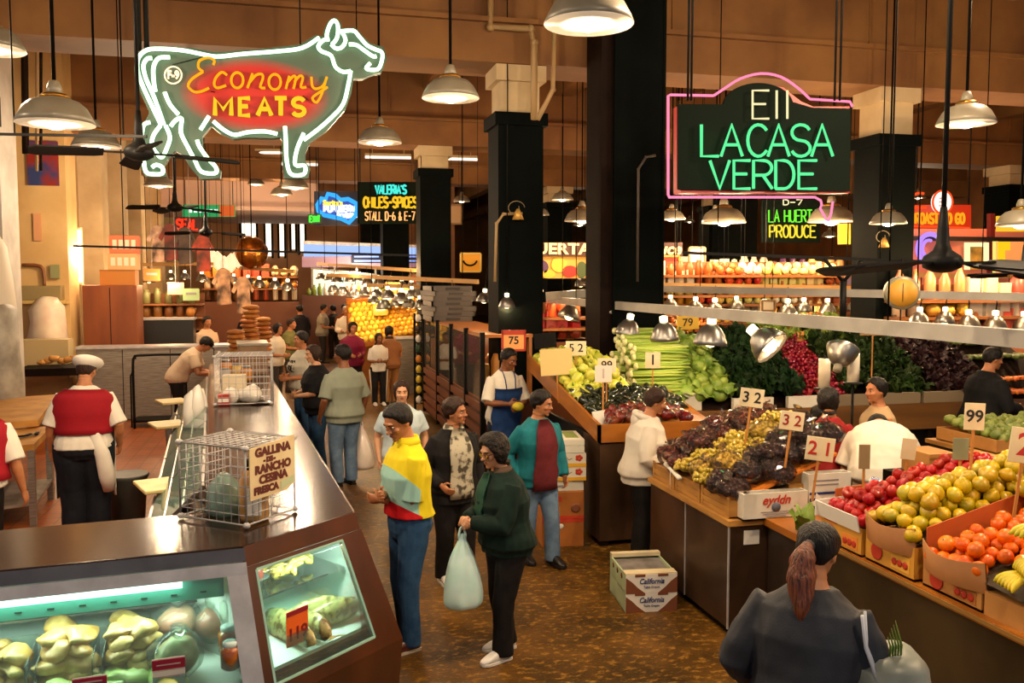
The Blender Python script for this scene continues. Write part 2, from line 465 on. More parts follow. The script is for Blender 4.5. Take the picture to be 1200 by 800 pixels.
# ================================================================== hanging lamps
m_enamel = M('enamel_shade', '#7f7868', .35, col2='#6e6656', nscale=4)
m_enamel_in = M('enamel_inside', '#fff6e4', .5)
m_brass = M('brass_collar', '#a8772c', .3, .9)
m_cord = M('black_cord', '#060504', .8, spec=.05)
m_bulb = E('bulb_glow', '#fff0c4', 9.0)
m_bulb_soft = E('bulb_glow_far', '#ffdf9a', 5.0)
def shade_mesh(mb, R, H):
 prof_o = [(R*.16, H*1.02), (R*.26, H*.98), (R*.34, H*.86), (R*.62, H*.74), (R*.80, H*.52), (R*.93, H*.22), (R, 0)]
 prof_i = [(R*.985, -.004), (R*.915, H*.21), (R*.785, H*.50), (R*.605, H*.71), (R*.3, H*.84), (R*.1, H*.9)]
 mb.lathe(prof_o, 28, m=0); mb.lathe(prof_i, 28, m=1)
def pendant(px, py, wpx, label, power=0, R=.235, top=7.62, group=None, col=WARMW):
 d = 2*R*FPX/wpx
 p = U(px, py, d)
 t = thing('pendant_lamp', label, 'lamp', p, group=group)
 H = R*.78
 mb = MB(); shade_mesh(mb, R, H); mb.build('shade', [m_enamel, m_enamel_in], t)
 mb = MB(); mb.lathe([(R*.36, H*.86), (R*.37, H*.93), (R*.30, H*1.0), (R*.2, H*1.03)], 20); mb.build('collar', m_brass, t)
 mb = MB(); mb.lathe([(R*.2, H*1.0), (R*.19, H*1.2), (R*.13, H*1.42), (R*.05, H*1.46)], 16); mb.build('socket', m_enamel, t)
 mb = MB(); mb.cyl((0, 0, H*1.4), (0, 0, top-p.z), .012, 8); mb.build('cord', m_cord, t)
 mb = MB(); mb.lathe([(R*.1, H*.86), (R*.12, H*.6), (R*.3, H*.28), (R*.34, H*.08), (R*.26, -H*.12), (R*.1, -H*.2), (0.001, -H*.21)], 16)
 mb.build('bulb', m_bulb, t)
 if power:
  lamp('lamp_light', 'POINT', (0, 0, -R*.5), power, col, .05, t)
 return t
PEND = [
 (-12, 58, 78, 'white enamel pendant lamp cut by the picture edge, above the cow sign\'s tail side', 110),
 (65, 145, 88, 'white enamel pendant lamp with a bulging bulb, by the left wall above the fan', 170),
 (113, 172, 55, 'small pendant lamp between the bulging bulb lamp and the cow sign', 130),
 (528, 115, 68, 'pendant lamp hanging just past the muzzle of the neon cow', 110),
 (445, 167, 52, 'pendant lamp under the muzzle of the neon cow', 80),
 (690, 28, 106, 'largest pendant lamp, at the top of the broad dark column', 120),
 (1132, 145, 66, 'pendant lamp hanging beside the plaster column past the green neon sign', 110),
 (1041, 262, 42, 'pendant lamp with glowing bulb in front of the dark column by the orange neon', 50),
 (848, 261, 52, 'cone pendant lamp below the E11 of the green neon sign, the bigger of a pair', 110, .36),
 (787, 257, 32, 'pendant lamp just below the corner of the pink neon border', 45),
 (682, 259, 42, 'pendant lamp half hidden by the broad dark column', 70, .31),
 (632, 252, 24, 'pendant lamp half hidden by the middle dark column', 40),
 (974, 260, 54, 'pendant lamp behind the pink neon arrow tail', 90, .38),
 (1196, 264, 54, 'pendant lamp at the picture edge beside the yellow lit stall', 50),
 (186, 218, 34, 'pendant lamp under the hind legs of the neon cow', 360),
 (659, 234, 26, 'dim pendant lamp high between the two dark columns', 30),
]
for p in PEND: pendant(*p)
FARP = [(300,264,13),(338,266,13),(262,262,13),(330,228,26),(346,220,32),(541,236,20),(679,264,15),(808,260,13),(880,272,10),(972,277,18),(485,271,11),(760,262,18),(838,257,30),(700,246,16),  # the first three are added to brighten the far wall
  (520,240,16),(400,238,14),(300,216,20),(905,262,16),(1075,232,20),(640,264,12)]
for i, (a, c, w) in enumerate(FARP):
 pendant(a, c, w, 'small far pendant lamp hanging over the distant stalls', (150 if a < 420 else 110) if i % 3 == 0 or a < 420 else 0, group='far pendant lamps')
# unseen pendants: rows carried on past the camera, more added to brighten the stalls
for i, (x, y, z) in enumerate(((-3.2, 1.8, 3.9), (2.2, 1.2, 3.9), (5.4, 3.0, 3.9), (-3.4, 5.8, 3.9), (4.2, 4.9, 4.75), (2.3, 4.4, 4.4), (-1.0, 4.2, 4.4), (6.2, 6.6, 5.0))):
 t = dup([o for o in COL.objects if o.name.startswith('pendant_lamp')][1], (x, y, z), label='white enamel pendant lamp added unseen outside the picture for its light', group='pendant lamps added outside the picture')
 lm = [c for c in t.children if c.type == 'LIGHT'][0]
 lm.data = lm.data.copy(); lm.data.energy = (120, 150, 200, 110, 280, 200, 70, 260)[i]

# ------------------------------------------------------------------ aluminium clamp lamps on the stall rails
def bell(mb, R):
 mb.lathe([(R*.22, R*1.25), (R*.30, R*1.2), (R*.55, R*1.02), (R*.80, R*.66), (R*.95, R*.25), (R*1.0, 0), (R*.985, -.002), (R*.93, R*.25), (R*.78, R*.64), (R*.5, R*.98), (R*.2, R*1.15)], 24)
_proto = {}
def clamp_lamp(p, R, tilt=(0, 0), label='', power=0, hang=None, group=None, bulb='soft'):
 rot = Euler((math.radians(tilt[0]), math.radians(tilt[1]), 0))
 t = thing('clamp_lamp', label, 'lamp', p, group=group)
 t.rotation_euler = rot
 mb = MB(); bell(mb, R); mb.build('shade', m_alu, t)
 mb = MB(); mb.lathe([(R*.20, R*1.12), (R*.27, R*1.3), (R*.27, R*1.62), (R*.1, R*1.68)], 14); mb.build('socket', E('socket_glow', '#ffe9b0', 5.0) if bulb == 'lit' else m_enamel, t)
 mb = MB(); mb.ell((0, 0, R*.30), (R*.42, R*.42, R*.46), 12, 8); mb.build('bulb', m_bulb_soft, t)
 if hang:
  mb = MB(); mb.tube([(0, 0, R*1.6), (R*.1, 0, R*1.6+hang*.5), (0, 0, R*1.6+hang)], .008, 6); mb.build('clamp', m_black, t)
 if power: lamp('lamp_light', 'POINT', (0, 0, R*.05), power, WARM, .05, t)
 return t
CL = [  # px, py (rim), width px, depth, tilt, power, label
 (905, 408, 46, 7.2, (-42, -34), 150, 'clamp lamp turned to show its glowing mouth, above the radishes'),
 (832, 404, 40, 8.0, (0, 4), 95, 'big bell clamp lamp above the dark green kale'),
 (779, 398, 34, 8.6, (4, -6), 90, 'bell clamp lamp above the cabbages, third along the rail from the glowing one'),
 (735, 392, 30, 9.3, (6, 8), 85, 'bell clamp lamp over the stacked celery, in front of the dark column'),
 (716, 368, 26, 10.5, (0, 14), 60, 'clamp lamp tilted in front of the dark column above the celery lamp'),
 (666, 373, 27, 11.2, (-6, 20), 60, 'clamp lamp beside the dark jacketed man, tilted toward the peppers'),
 (594, 360, 20, 11.6, (0, 0), 60, 'small clamp lamp above the apron worker\'s head'),
 (567, 354, 19, 12.6, (0, 6), 22, 'small clamp lamp just before the grey stacked trays'),
 (628, 342, 18, 13, (0, 0), 18, 'lit clamp lamp at the edge of the middle dark column'),
]
ra_, rb_ = Uz(1260, 402, 2.205), Uz(642, 351, 2.205)
for a, c, w, d, tl, pw, lb in CL:
 p_, R_, hg_ = U(a, c, d), w/2*mpp(d), 5.2
 if a > 640:          # these hang from the long grey rail
  k_ = CAM.lerp(U(a, c, 1), 1)-CAM; n_ = V((rb_-ra_).to_2d().orthogonal()); s_ = n_.dot((ra_-CAM).to_2d())/n_.dot(k_.to_2d())
  p_ = CAM+k_*s_; R_ = w/2*mpp(s_); hg_ = max(.03, 2.16-p_.z-R_*1.55)
 clamp_lamp(p_, R_, tl, lb, pw, hg_, bulb='lit')
for y in (3.3, 2.6): clamp_lamp((3.92, y, 2.02), .16, (0, 20), 'clamp lamp added on the long grey rail outside the picture to light the oranges', 70, .1, 'clamp lamps added outside the picture', bulb='lit')  # unseen lamps added past the frame edge to brighten the fruit
# lamps over the distant stalls, each row on its own rail
m_rtan = M('rail_tan', '#b48a50', .6)
rr = random.Random(3)
pr = None; nl = 0
for (A_, B_, n_, lb) in (((372,309,26),(506,318,20),11,'tan lamp rail over the crowd before the juice counter'),((384,322,21),(560,330,16),12,'pale lamp rail above the chiles stall reaching the middle column'),
  ((430,334,19),(500,336,18.6),5,'short tan lamp rail over the fruit pyramid'),((655,312,19),(1000,314,19),10,'tan lamp rail behind the painted board'),((770,334,13.9),(1010,338,13.9),9,'tan lamp rail above the lit fruit shelf'),
  ((1060,322,15.4),(1240,324,15.4),7,'tan lamp rail under the pink tiled wall'),((1060,344,12.3),(1240,350,12.3),6,'tan lamp rail above the lit grocery counter'),((165,310,21),(250,309,22),4,'tan lamp rail above the deli shelf'),((255,312,24),(345,318,21),6,'tan lamp rail above the bread end of the counter')):
 a_, c_ = U(*A_), U(*B_)
 if A_[2] == B_[2]: c_ = Uy(B_[0], B_[1], a_.y)
 mb = MB(); mb.bar(a_, c_, .05, .08)
 for q in (a_.lerp(c_, .08), a_.lerp(c_, .92)): mb.cyl(q, (q.x, q.y, 7.62), .008, 5, m=1)
 tag(mb.build('lamp_rail', [m_rtan, m_cord]), lb, 'rail')
 for i in range(n_):
  q = a_.lerp(c_, (i+.5+rr.uniform(-.2,.2))/n_); R_ = rr.uniform(.12,.17); hg = .10
  loc = q-V((0,0,R_*1.6+hg-.01)); nl += 1
  if pr is None:
   pr = clamp_lamp(loc, .15, (0,0), 'lit clamp lamp over a far stall, one of many glowing there', 0, .2, 'lit lamps over the far stalls', bulb='lit'); o = pr; pr.location = q-V((0,0,.15*1.6+.19))
  else:
   o = dup(pr, q-V((0,0,(.15*1.6+.19)*R_/.15)), (rr.uniform(-.08,.08), rr.uniform(-.08,.08), 0), scale=R_/.15)
   if nl % 5 == 0: lamp('lamp_light', 'POINT', (0,0,0), 90, WARM, .05, o)

# ------------------------------------------------------------------ neon lettering
def arc(cx, cy, rx, ry, a0, a1, n=10):
 return [(cx+rx*math.cos(math.radians(a0+(a1-a0)*i/n)), cy+ry*math.sin(math.radians(a0+(a1-a0)*i/n))) for i in range(n+1)]
STK = {   # strokes in a box 0..1 by 0..1, y up
 'A': [[(0,0),(.5,1),(1,0)],[(.2,.36),(.8,.36)]],
 'B': [[(0,0),(0,1),(.55,1)]+arc(.55,.75,.35,.25,90,-90)+[(0,.5)],[(.55,.5)]+arc(.55,.25,.42,.25,90,-90)+[(0,0)]],
 'C': [arc(.55,.5,.5,.5,40,320,16)],
 'D': [[(0,0),(0,1),(.45,1)]+arc(.45,.5,.52,.5,90,-90,12)+[(0,0)]],
 'E': [[(1,1),(0,1),(0,0),(1,0)],[(0,.52),(.8,.52)]],
 'F': [[(1,1),(0,1),(0,0)],[(0,.52),(.8,.52)]],
 'G': [arc(.55,.5,.5,.5,40,330,14)+[(1,.45),(.6,.45)]],
 'H': [[(0,0),(0,1)],[(1,0),(1,1)],[(0,.5),(1,.5)]],
 'I': [[(.5,0),(.5,1)]], '1': [[(.5,0),(.5,1)]],
 'L': [[(0,1),(0,0),(1,0)]],
 'M': [[(0,0),(0,1),(.5,.35),(1,1),(1,0)]], 'N': [[(0,0),(0,1),(1,0),(1,1)]],
 'O': [arc(.5,.5,.5,.5,90,450,18)],
 'P': [[(0,0),(0,1),(.55,1)]+arc(.55,.74,.42,.26,90,-90)+[(0,.48)]],
 'R': [[(0,0),(0,1),(.55,1)]+arc(.55,.74,.42,.26,90,-90)+[(0,.48)],[(.5,.48),(1,0)]],
 'S': [arc(.5,.75,.46,.25,20,270,10)+arc(.5,.25,.48,.25,90,-160,10)],
 'T': [[(0,1),(1,1)],[(.5,1),(.5,0)]], 'U': [[(0,1),(0,.3)]+arc(.5,.3,.5,.3,180,360)+[(1,1)]],
 'V': [[(0,1),(.5,0),(1,1)]], 'X': [[(0,0),(1,1)],[(0,1),(1,0)]], 'Y': [[(0,1),(.5,.5),(1,1)],[(.5,.5),(.5,0)]],
 '-': [[(.1,.5),(.9,.5)]], '6': [arc(.5,.27,.45,.27,0,360)+[], arc(.7,.35,.65,.65,110,180)],
 '7': [[(0,1),(1,1),(.35,0)]], '9': [arc(.5,.73,.45,.27,0,360), [(.95,.73),(.6,0)]],
 '&': [[(1,0),(.2,.8),(.4,1),(.65,.82),(.1,.3),(.3,0),(.6,.02),(1,.4)]], "'": [[(.5,1),(.4,.8)]],
}
def smooth_path(pts, k=3):
 pts = [V(p) for p in pts]
 if len(pts) < 3: return pts
 out = []
 for i in range(len(pts)-1):
  p0 = pts[max(i-1, 0)]; p1 = pts[i]; p2 = pts[i+1]; p3 = pts[min(i+2, len(pts)-1)]
  for j in range(k):
   t = j/k
   out.append(.5*((2*p1)+(p2-p0)*t+(2*p0-5*p1+4*p2-p3)*t*t+(3*p1-p0-3*p2+p3)*t*t*t))
 out.append(pts[-1]); return out
def neon_word(word, x0, x1, y0, y1, P, r, mat, parent, gap=.22, widths=None, name='neon_lettering', dbl=0):
 """word in the pixel box x0..x1, y0 (top)..y1 (bottom); P maps a pixel on the sign face to a place"""
 ws = [(.35 if c in "I1'" else .7 if c == ' ' else 1.) for c in word]
 tot = sum(ws) + gap*(len(word)-1); u = 0; mb = MB()
 for c, w in zip(word, ws):
  if c != ' ':
   for st in STK[c]:
    pts = [P(x0+(x1-x0)*(u+w*p[0])/tot, y1+(y0-y1)*p[1]) for p in st]
    mb.tube(pts, r, 6)
  u += w+gap
 return mb.build(name, mat, parent)

# --- the neon cow
YC = U(300, 115, 8.0).y
def PC(px, py, off=0): return Uy(px, py, YC-off)
cow = thing('neon_sign', 'neon sign shaped like a white outlined cow with red lettered flank', 'sign', PC(300, 118))
cl = V(cow.location)
SIL = [(157,78),(163,60),(180,54),(225,56),(252,61),(300,58),(352,52),(370,41),(379,43),(379,36),(385,24),(393,20),(400,27),(400,33),(416,32),(425,42),(434,51),(450,55),(453,68),(447,85),(436,87),(425,92),(414,92),(412,108),(405,128),(383,153),(363,167),(358,180),(358,190),(364,197),(361,209),(333,209),(331,190),(331,165),(328,161),(318,162),(290,161),(274,163),(258,156),(247,147),(237,160),(237,172),(246,186),(259,200),(258,209),(235,210),(225,199),(212,180),(205,177),(197,186),(192,194),(195,207),(170,207),(162,190),(161,160),(164,148),(171,140),(175,132),(165,110),(158,92)]
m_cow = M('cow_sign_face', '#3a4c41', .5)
def cow_face(m):                     # red flank: paint and letter glow put into the grey-green body's colour
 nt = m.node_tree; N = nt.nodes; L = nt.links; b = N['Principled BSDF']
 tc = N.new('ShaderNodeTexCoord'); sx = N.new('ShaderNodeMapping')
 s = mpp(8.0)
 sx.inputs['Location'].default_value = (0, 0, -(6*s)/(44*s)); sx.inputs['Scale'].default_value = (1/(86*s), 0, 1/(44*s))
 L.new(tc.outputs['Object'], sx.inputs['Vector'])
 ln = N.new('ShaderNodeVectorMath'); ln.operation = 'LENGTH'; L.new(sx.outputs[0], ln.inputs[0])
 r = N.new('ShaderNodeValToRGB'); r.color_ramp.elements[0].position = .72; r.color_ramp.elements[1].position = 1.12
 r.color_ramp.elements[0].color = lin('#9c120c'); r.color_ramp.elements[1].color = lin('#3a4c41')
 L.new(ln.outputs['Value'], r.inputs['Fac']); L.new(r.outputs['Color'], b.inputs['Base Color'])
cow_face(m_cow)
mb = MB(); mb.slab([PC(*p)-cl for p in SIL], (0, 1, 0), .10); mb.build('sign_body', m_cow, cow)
m_nw = E('neon_white', '#d0ffcc', 3.4)
m_ny = E('neon_amber', '#ffa818', 1.25)
tubes = [
 [(189,147),(178,124),(167,100),(161,82),(162,68),(171,59),(186,57),(215,59),(245,65),(258,66),(285,63),(325,60),(354,56),(374,44)],
 [(192,146),(181,115),(171,92),(168,77),(172,69),(178,68)],
 [(199,67),(186,68),(180,78),(180,94),(182,107)],
 [(188,147),(180,158),(178,170),(184,180),(190,184),(196,172),(199,160),(194,147)],
 [(176,143),(168,147),(166,165),(168,185),(171,201),(180,204),(190,203),(190,196),(183,193),(178,196)],
 [(193,108),(199,122),(209,134)], [(200,148),(206,141),(213,139),(212,155),(220,172),(228,187),(236,201),(252,203),(253,196),(243,185),(234,172),(231,164)],
 [(235,152),(245,136)],
 [(250,142),(262,152),(275,158),(290,155),(310,154),(325,157)],
 [(334,148),(335,165),(336,188),(341,204),(356,204),(357,194),(346,193),(348,175),(356,156)],
 [(356,164),(372,152),(388,138),(402,122),(408,100),(411,83)],
 [(411,83),(402,84),(393,78),(388,65),(377,60),(373,54),(379,47),(386,46)],
 [(384,48),(383,40),(387,28),(392,24),(396,30),(395,44),(389,52)],
 [(388,52),(394,57),(401,55),(405,47),(401,38)],
 [(399,37),(414,36),(421,43),(430,53),(440,58),(447,61),(448,68),(444,80),(436,82),(429,80),(434,74)],
 [(409,52),(418,53),(428,60),(437,66),(441,66)],
]
for tb in tubes:
 mb = MB(); mb.tube([PC(p[0], p[1], .045)-cl for p in smooth_path([(q[0], q[1], 0) for q in tb], 4)], .0175, 7); mb.build('neon_tube', m_nw, cow)
script = [
 [(250,76),(251,70.5),(244,67.5),(234,71),(232.5,79),(238,84)], [(238,84),(225,92.5),(220.5,101),(227.5,107.5),(236,107),(245,103)],
 [(266,88),(260,84.5),(253,91),(251,99),(255,103),(265,100)],
 arc(278,94,7,9,0,360,14),
 [(290,103),(296,86)], [(293,96),(300,88),(307,87),(308,92),(305,102),(311,103)],
 arc(322,96,7,9,0,360,14),
 [(335,104),(339,89)], [(337.5,96),(344,89),(346.5,92),(344,104)], [(345,96),(351,89),(355,91),(352.5,102),(359,102)],
 [(365,90),(366,101),(371,104),(379,100),(383,90)], [(383,90),(377,110),(371,120),(366,115),(373,109),(384,102)],
]
mb = MB()
for st in script:
 mb.tube([PC(p[0], p[1], .05)-cl for p in smooth_path([(q[0], q[1], 0) for q in st], 3)], .012, 6)
mb.build('neon_lettering', m_ny, cow)
s8 = mpp(8.0)
mb = MB()
for (xa, xb, ch) in ((252,271,'M'),(281,293,'E'),(302,318,'A'),(322,336,'T'),(343,357,'S')):
 for st in STK[ch]: mb.tube([PC(xa+(xb-xa)*p[0], 135+(115-135)*p[1], .03)-cl for p in st], .021, 7)
mb.build('block_lettering', E('neon_yellow', '#ffd02c', 1.05), cow)
mb = MB(); mb.tube([PC(203+10*math.cos(a*PI/10), 88+10*math.sin(a*PI/10), .03)-cl for a in range(20)], .007, 6, closed=True); mb.build('number_ring', M('sign_cream', '#f4e6c6', .5, emit='#ffe7c0', estr=.5), cow)
text('F-9', 13*s8, _MC['sign_cream'], cow, PC(203, 88, .01)-cl, ext=.006, sx=.8, bold=.004)
mb = MB()
for px in (163, 172):
 mb.cyl(PC(px, 60, -.06)-cl, V((PC(px, 60).x, YC+.06, 7.62))-cl, .022, 8)
mb.cyl(PC(352, 55, -.06)-cl, V((PC(352, 60).x, YC+.06, 7.62))-cl, .008, 6)
mb.build('hanger', m_black, cow)
mb = MB()
for a, c in (((202,76),(240,66)),((247,107),(252,108)),((355,112),(362,118))):
 mb.tube([PC(a[0],a[1],.03)-cl, PC(c[0],c[1],.03)-cl], .004, 5)
mb.build('wire', m_black, cow)

# --- the green neon sign
YG = U(895, 165, 8.8).y
def PG(px, py, off=0): return Uy(px, py, YG-off)
gs = thing('neon_sign', 'black arched sign with green neon words inside a pink neon border', 'sign', PG(896, 165)); gl = V(gs.location)
BRD = [(795,122),(849,121)]+[(p[0],p[1]) for p in arc(889,128,40,31,170,10,14)][::1]
BRD = [(795,122),(848,122)] + [(889-41*math.cos(math.radians(a)), 124-27*math.sin(math.radians(a))) for a in range(10, 180, 10)][:] + [(952,126),(997,127),(996,224),(795,222)]
mb = MB(); mb.slab([PG(*p)-gl for p in BRD], (0, 1, 0), .03); mb.build('sign_board', M('sign_black', '#0a120d', .75, spec=.05), gs)
BK = [(793,119),(847,119),(862,104),(889,96),(914,98),(936,115),(950,121),(993,121),(993,223),(793,223)]
mb = MB(); mb.slab([PG(*p)+V((.06, .05, -.02))-gl for p in BK], (0, 1, 0), .16); mb.build('sign_box', M('sign_red', '#a5201c', .4), gs)
m_ng = E('neon_green', '#62f59a', 1.15); m_ncr = E('neon_cream', '#fff0b4', 1.1); m_np = E('neon_pink', '#ff86ac', 1.35)
def PGl(px, py): return PG(px, py, .05)-gl
neon_word('E11', 882, 926, 106, 139, PGl, .011, m_ncr, gs, gap=.3)
L_ = [('L',822,842),('A',845,870),('C',875,900),('A',900,925),('S',927,950),('A',951,976)]
mb = MB()
for c, xa, xb in L_:
 for st in STK[c]: mb.tube([PGl(xa+(xb-xa)*p[0], 183+(146-183)*p[1]) for p in st], .0155, 7)
mb.build('neon_lettering', m_ng, gs)
mb = MB()
for c, xa, xb in [('V',832,855),('E',860,879),('R',883,905),('D',909,931),('E',936,957)]:
 for st in STK[c]: mb.tube([PGl(xa+(xb-xa)*p[0], 221+(188-221)*p[1]) for p in st], .0155, 7)
mb.build('neon_lettering', m_ng, gs)
for px, py in ((840,165),(872,165),(905,165),(938,165),(965,165),(855,205),(895,205),(940,205)): lamp('neon_light', 'POINT', PG(px, py, .16)-gl, .9, (.05,1,.25), .05, gs)
def PGb(px, py): return PG(px, py)+V((0, .12, 0))*0+V((0,0,0))-gl
pb = [(785,232),(783,228),(783,112),(786,111),(836,112)]+[(q.x,q.y) for q in smooth_path([(838,111,0),(850,103,0),(868,92,0),(892,86,0),(915,90,0),(935,103,0),(949,116,0)],3)]+[(996,119),(999,125)]
def PGk(px, py): return Uy(px, py, YG+.17)-gl
mb = MB(); mb.tube([PGk(*p) for p in pb], .013, 7); mb.build('neon_border', m_np, gs)
mb = MB(); mb.tube([PGk(*p) for p in [(784,231),(955,231),(962,235),(963,240),(961,244),(969,258),(971,259),(974,250),(976,236)]], .013, 7); mb.build('neon_border', m_np, gs)
mb = MB()
for px in (806, 810, 978, 984):
 q = Uy(px, 118, YG+.1); mb.cyl(q-gl, V((q.x, q.y, 7.62))-gl, .012, 6)
mb.build('hanger', m_black, gs)

# --- the board under it: D-7 LA HUERTA PRODUCE
def flatsign(px0, py0, px1, py1, d, name, label, mat, th=.06, frame=None, cat='sign', hang=True):
 Y = U((px0+px1)/2, (py0+py1)/2, d).y
 P = lambda px, py, off=.03: Uy(px, py, Y-off)
 c = P((px0+px1)/2, (py0+py1)/2, 0)
 t = thing(name, label, cat, c)
 mb = MB(); mb.slab([P(px0,py0,0)-c, P(px1,py0,0)-c, P(px1,py1,0)-c, P(px0,py1,0)-c], (0,1,0), th); mb.build('sign_board', mat, t)
 if frame:
  mb = MB(); q = [P(px0,py0,.01)-c, P(px1,py0,.01)-c, P(px1,py1,.01)-c, P(px0,py1,.01)-c]
  w = .025*d/12
  for i in range(4): mb.bar(q[i], q[(i+1)%4], w, w)
  mb.build('sign_frame', frame, t)
 if hang:
  mb = MB()
  for px in (px0+3, px1-3):
   q = P(px, py0, -th/2); mb.cyl(q-c, V((q.x, q.y, 7.62))-c, .014 if cat == 'sign' else .005, 6)
  mb.build('hanger', m_black, t)
 return t, (lambda px, py: P(px, py)-c), c
m_sb = _MC['sign_black']
t, P, c = flatsign(894, 231, 961, 284, 16.5, 'neon_sign', 'black board with green and yellow neon words under the pink arrow tail', m_sb)
neon_word('D-7', 918, 940, 234, 240, P, .012, m_ncr, t)
neon_word('LA HUERTA', 901, 958, 246, 260, P, .014, E('neon_lime', '#7dff3c', 1.1), t, gap=.25)
neon_word('PRODUCE', 902, 956, 264, 278, P, .016, E('neon_lemon', '#ffe23c', 1.1), t, gap=.25)
# --- chiles and spices board, blue map sign and their neighbours far down the aisle
t, P, c = flatsign(419, 213, 491, 262, 21, 'neon_sign', 'black eight sided board with turquoise and yellow neon over the chiles stall', m_sb, hang=True)
neon_word("VALERIA'S", 440, 476, 217, 227, P, .026, E('neon_turquoise', '#4ff0dc', 1.1), t, gap=.15)
neon_word('CHILES-SPICES', 426, 489, 231, 243, P, .030, E('neon_gold', '#ffc428', 1.1), t, gap=.15)
neon_word('STALL D-6 & E-7', 428, 486, 248, 258, P, .018, M('sign_tan', '#c8a070', .5, emit='#ffb070', estr=.5), t, gap=.2)
t, P, c = flatsign(368, 224, 419, 264, 24, 'neon_sign', 'dark panel with a blue neon map outline and white words', M('sign_navy', '#0a1838', .4))
mb = MB(); pts = [(372,240),(377,232),(382,233),(384,227),(393,229),(399,234),(408,233),(417,238),(418,245),(417,252),(409,261),(400,256),(390,254),(380,252),(373,247)]
mb.tube([P(*p) for p in pts], .06, 7, closed=True); mb.build('neon_outline', E('neon_blue', '#3aa8ff', 1.3), t)
mb = MB(); mb.slab([P(p[0], p[1])+V((0,.02,0)) for p in pts], (0, 1, 0), .01); mb.build('map_shape', M('map_blue', '#1550c8', .5, emit='#1a5cf0', estr=.05), t)
text('Sarita\'s', 8*mpp(24)*1.0, E('neon_gold2', '#ffd64a', 1.8), t, P(390,238)+V((0,-.02,0)), ext=.01, bold=.01)
neon_word('PUPUSERIA', 380, 418, 241, 248, P, .04, E('neon_ice', '#eef6ff', 1.2), t, gap=.15)
neon_word('SALVADORENA', 395, 418, 250, 255, P, .03, _MC['neon_ice'], t, gap=.15)
t, P, c = flatsign(361, 251, 377, 262, 23, 'exit_sign', 'small green lit sign below the blue map sign', M('sign_green', '#0a3a10', .5))
neon_word('EXIT', 363, 375, 253, 260, P, .03, E('neon_exit', '#5cff4a', 1.1), t)
t, P, c = flatsign(204, 254, 236, 272, 24, 'neon_sign', 'small dark sign with red neon letters far past the fans', M('sign_maroon', '#3a0a0a', .5))
neon_word('SEAL', 207, 232, 257, 269, P, .035, E('neon_red', '#ff3a1e', 1.3), t)
t, P, c = flatsign(214, 240, 276, 254, 27, 'lit_banner', 'long green and orange lit banner hanging above the red neon', E('banner_green', '#3fae62', .8))
mb = MB(); mb.slab([P(257,240.5), P(275,240.5), P(275,253.5), P(257,253.5)], (0,1,0), .02); mb.build('banner_panel', E('banner_orange', '#e8672e', .9), t)
mb = MB()
for i in range(6): mb.slab([P(221+i*6,245), P(225+i*6,245), P(225+i*6,249), P(221+i*6,249)], (0,1,0), .02)
mb.build('banner_lettering', E('banner_white', '#eafff0', 1.2), t)

# --- the painted produce board on the middle stall
t, P, c = flatsign(598, 284, 800, 300, 16.5, 'painted_board', 'long brown board with cream painted words across the middle produce stall', M('board_brown', '#4a2412', .6))
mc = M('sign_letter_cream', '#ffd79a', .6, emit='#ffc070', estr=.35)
s = mpp(16.5)
text('HUERTA', 13*s*1.35, mc, t, P(652,292), ext=.01, sx=1.25, bold=.008)
text('Produce', 15*s*1.25, mc, t, P(766,292), ext=.01, sx=1.1, shear=.25, bold=.008)
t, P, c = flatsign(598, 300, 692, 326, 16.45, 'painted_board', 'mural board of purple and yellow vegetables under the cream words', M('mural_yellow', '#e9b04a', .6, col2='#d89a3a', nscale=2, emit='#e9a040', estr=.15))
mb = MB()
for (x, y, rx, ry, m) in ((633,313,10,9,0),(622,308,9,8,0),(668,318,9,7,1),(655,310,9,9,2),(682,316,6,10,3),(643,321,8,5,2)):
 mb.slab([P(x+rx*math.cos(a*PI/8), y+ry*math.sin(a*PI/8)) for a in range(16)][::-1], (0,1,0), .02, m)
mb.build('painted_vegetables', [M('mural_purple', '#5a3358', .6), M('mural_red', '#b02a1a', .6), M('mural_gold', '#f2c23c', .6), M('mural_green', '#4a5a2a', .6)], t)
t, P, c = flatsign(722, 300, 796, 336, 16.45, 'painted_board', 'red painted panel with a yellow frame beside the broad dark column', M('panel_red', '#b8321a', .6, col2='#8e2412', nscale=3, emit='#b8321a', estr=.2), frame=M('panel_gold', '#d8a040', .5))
# --- small yellow smiling poster beside the middle column
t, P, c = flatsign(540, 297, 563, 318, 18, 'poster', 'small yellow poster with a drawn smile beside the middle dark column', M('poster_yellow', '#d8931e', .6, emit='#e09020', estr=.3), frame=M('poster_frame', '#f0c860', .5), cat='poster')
mb = MB(); mb.tube([P(551+8*math.cos(math.radians(a)), 304+7*math.sin(math.radians(a))) for a in range(10, 171, 16)], .02, 5); mb.build('smile_line', m_black, t)

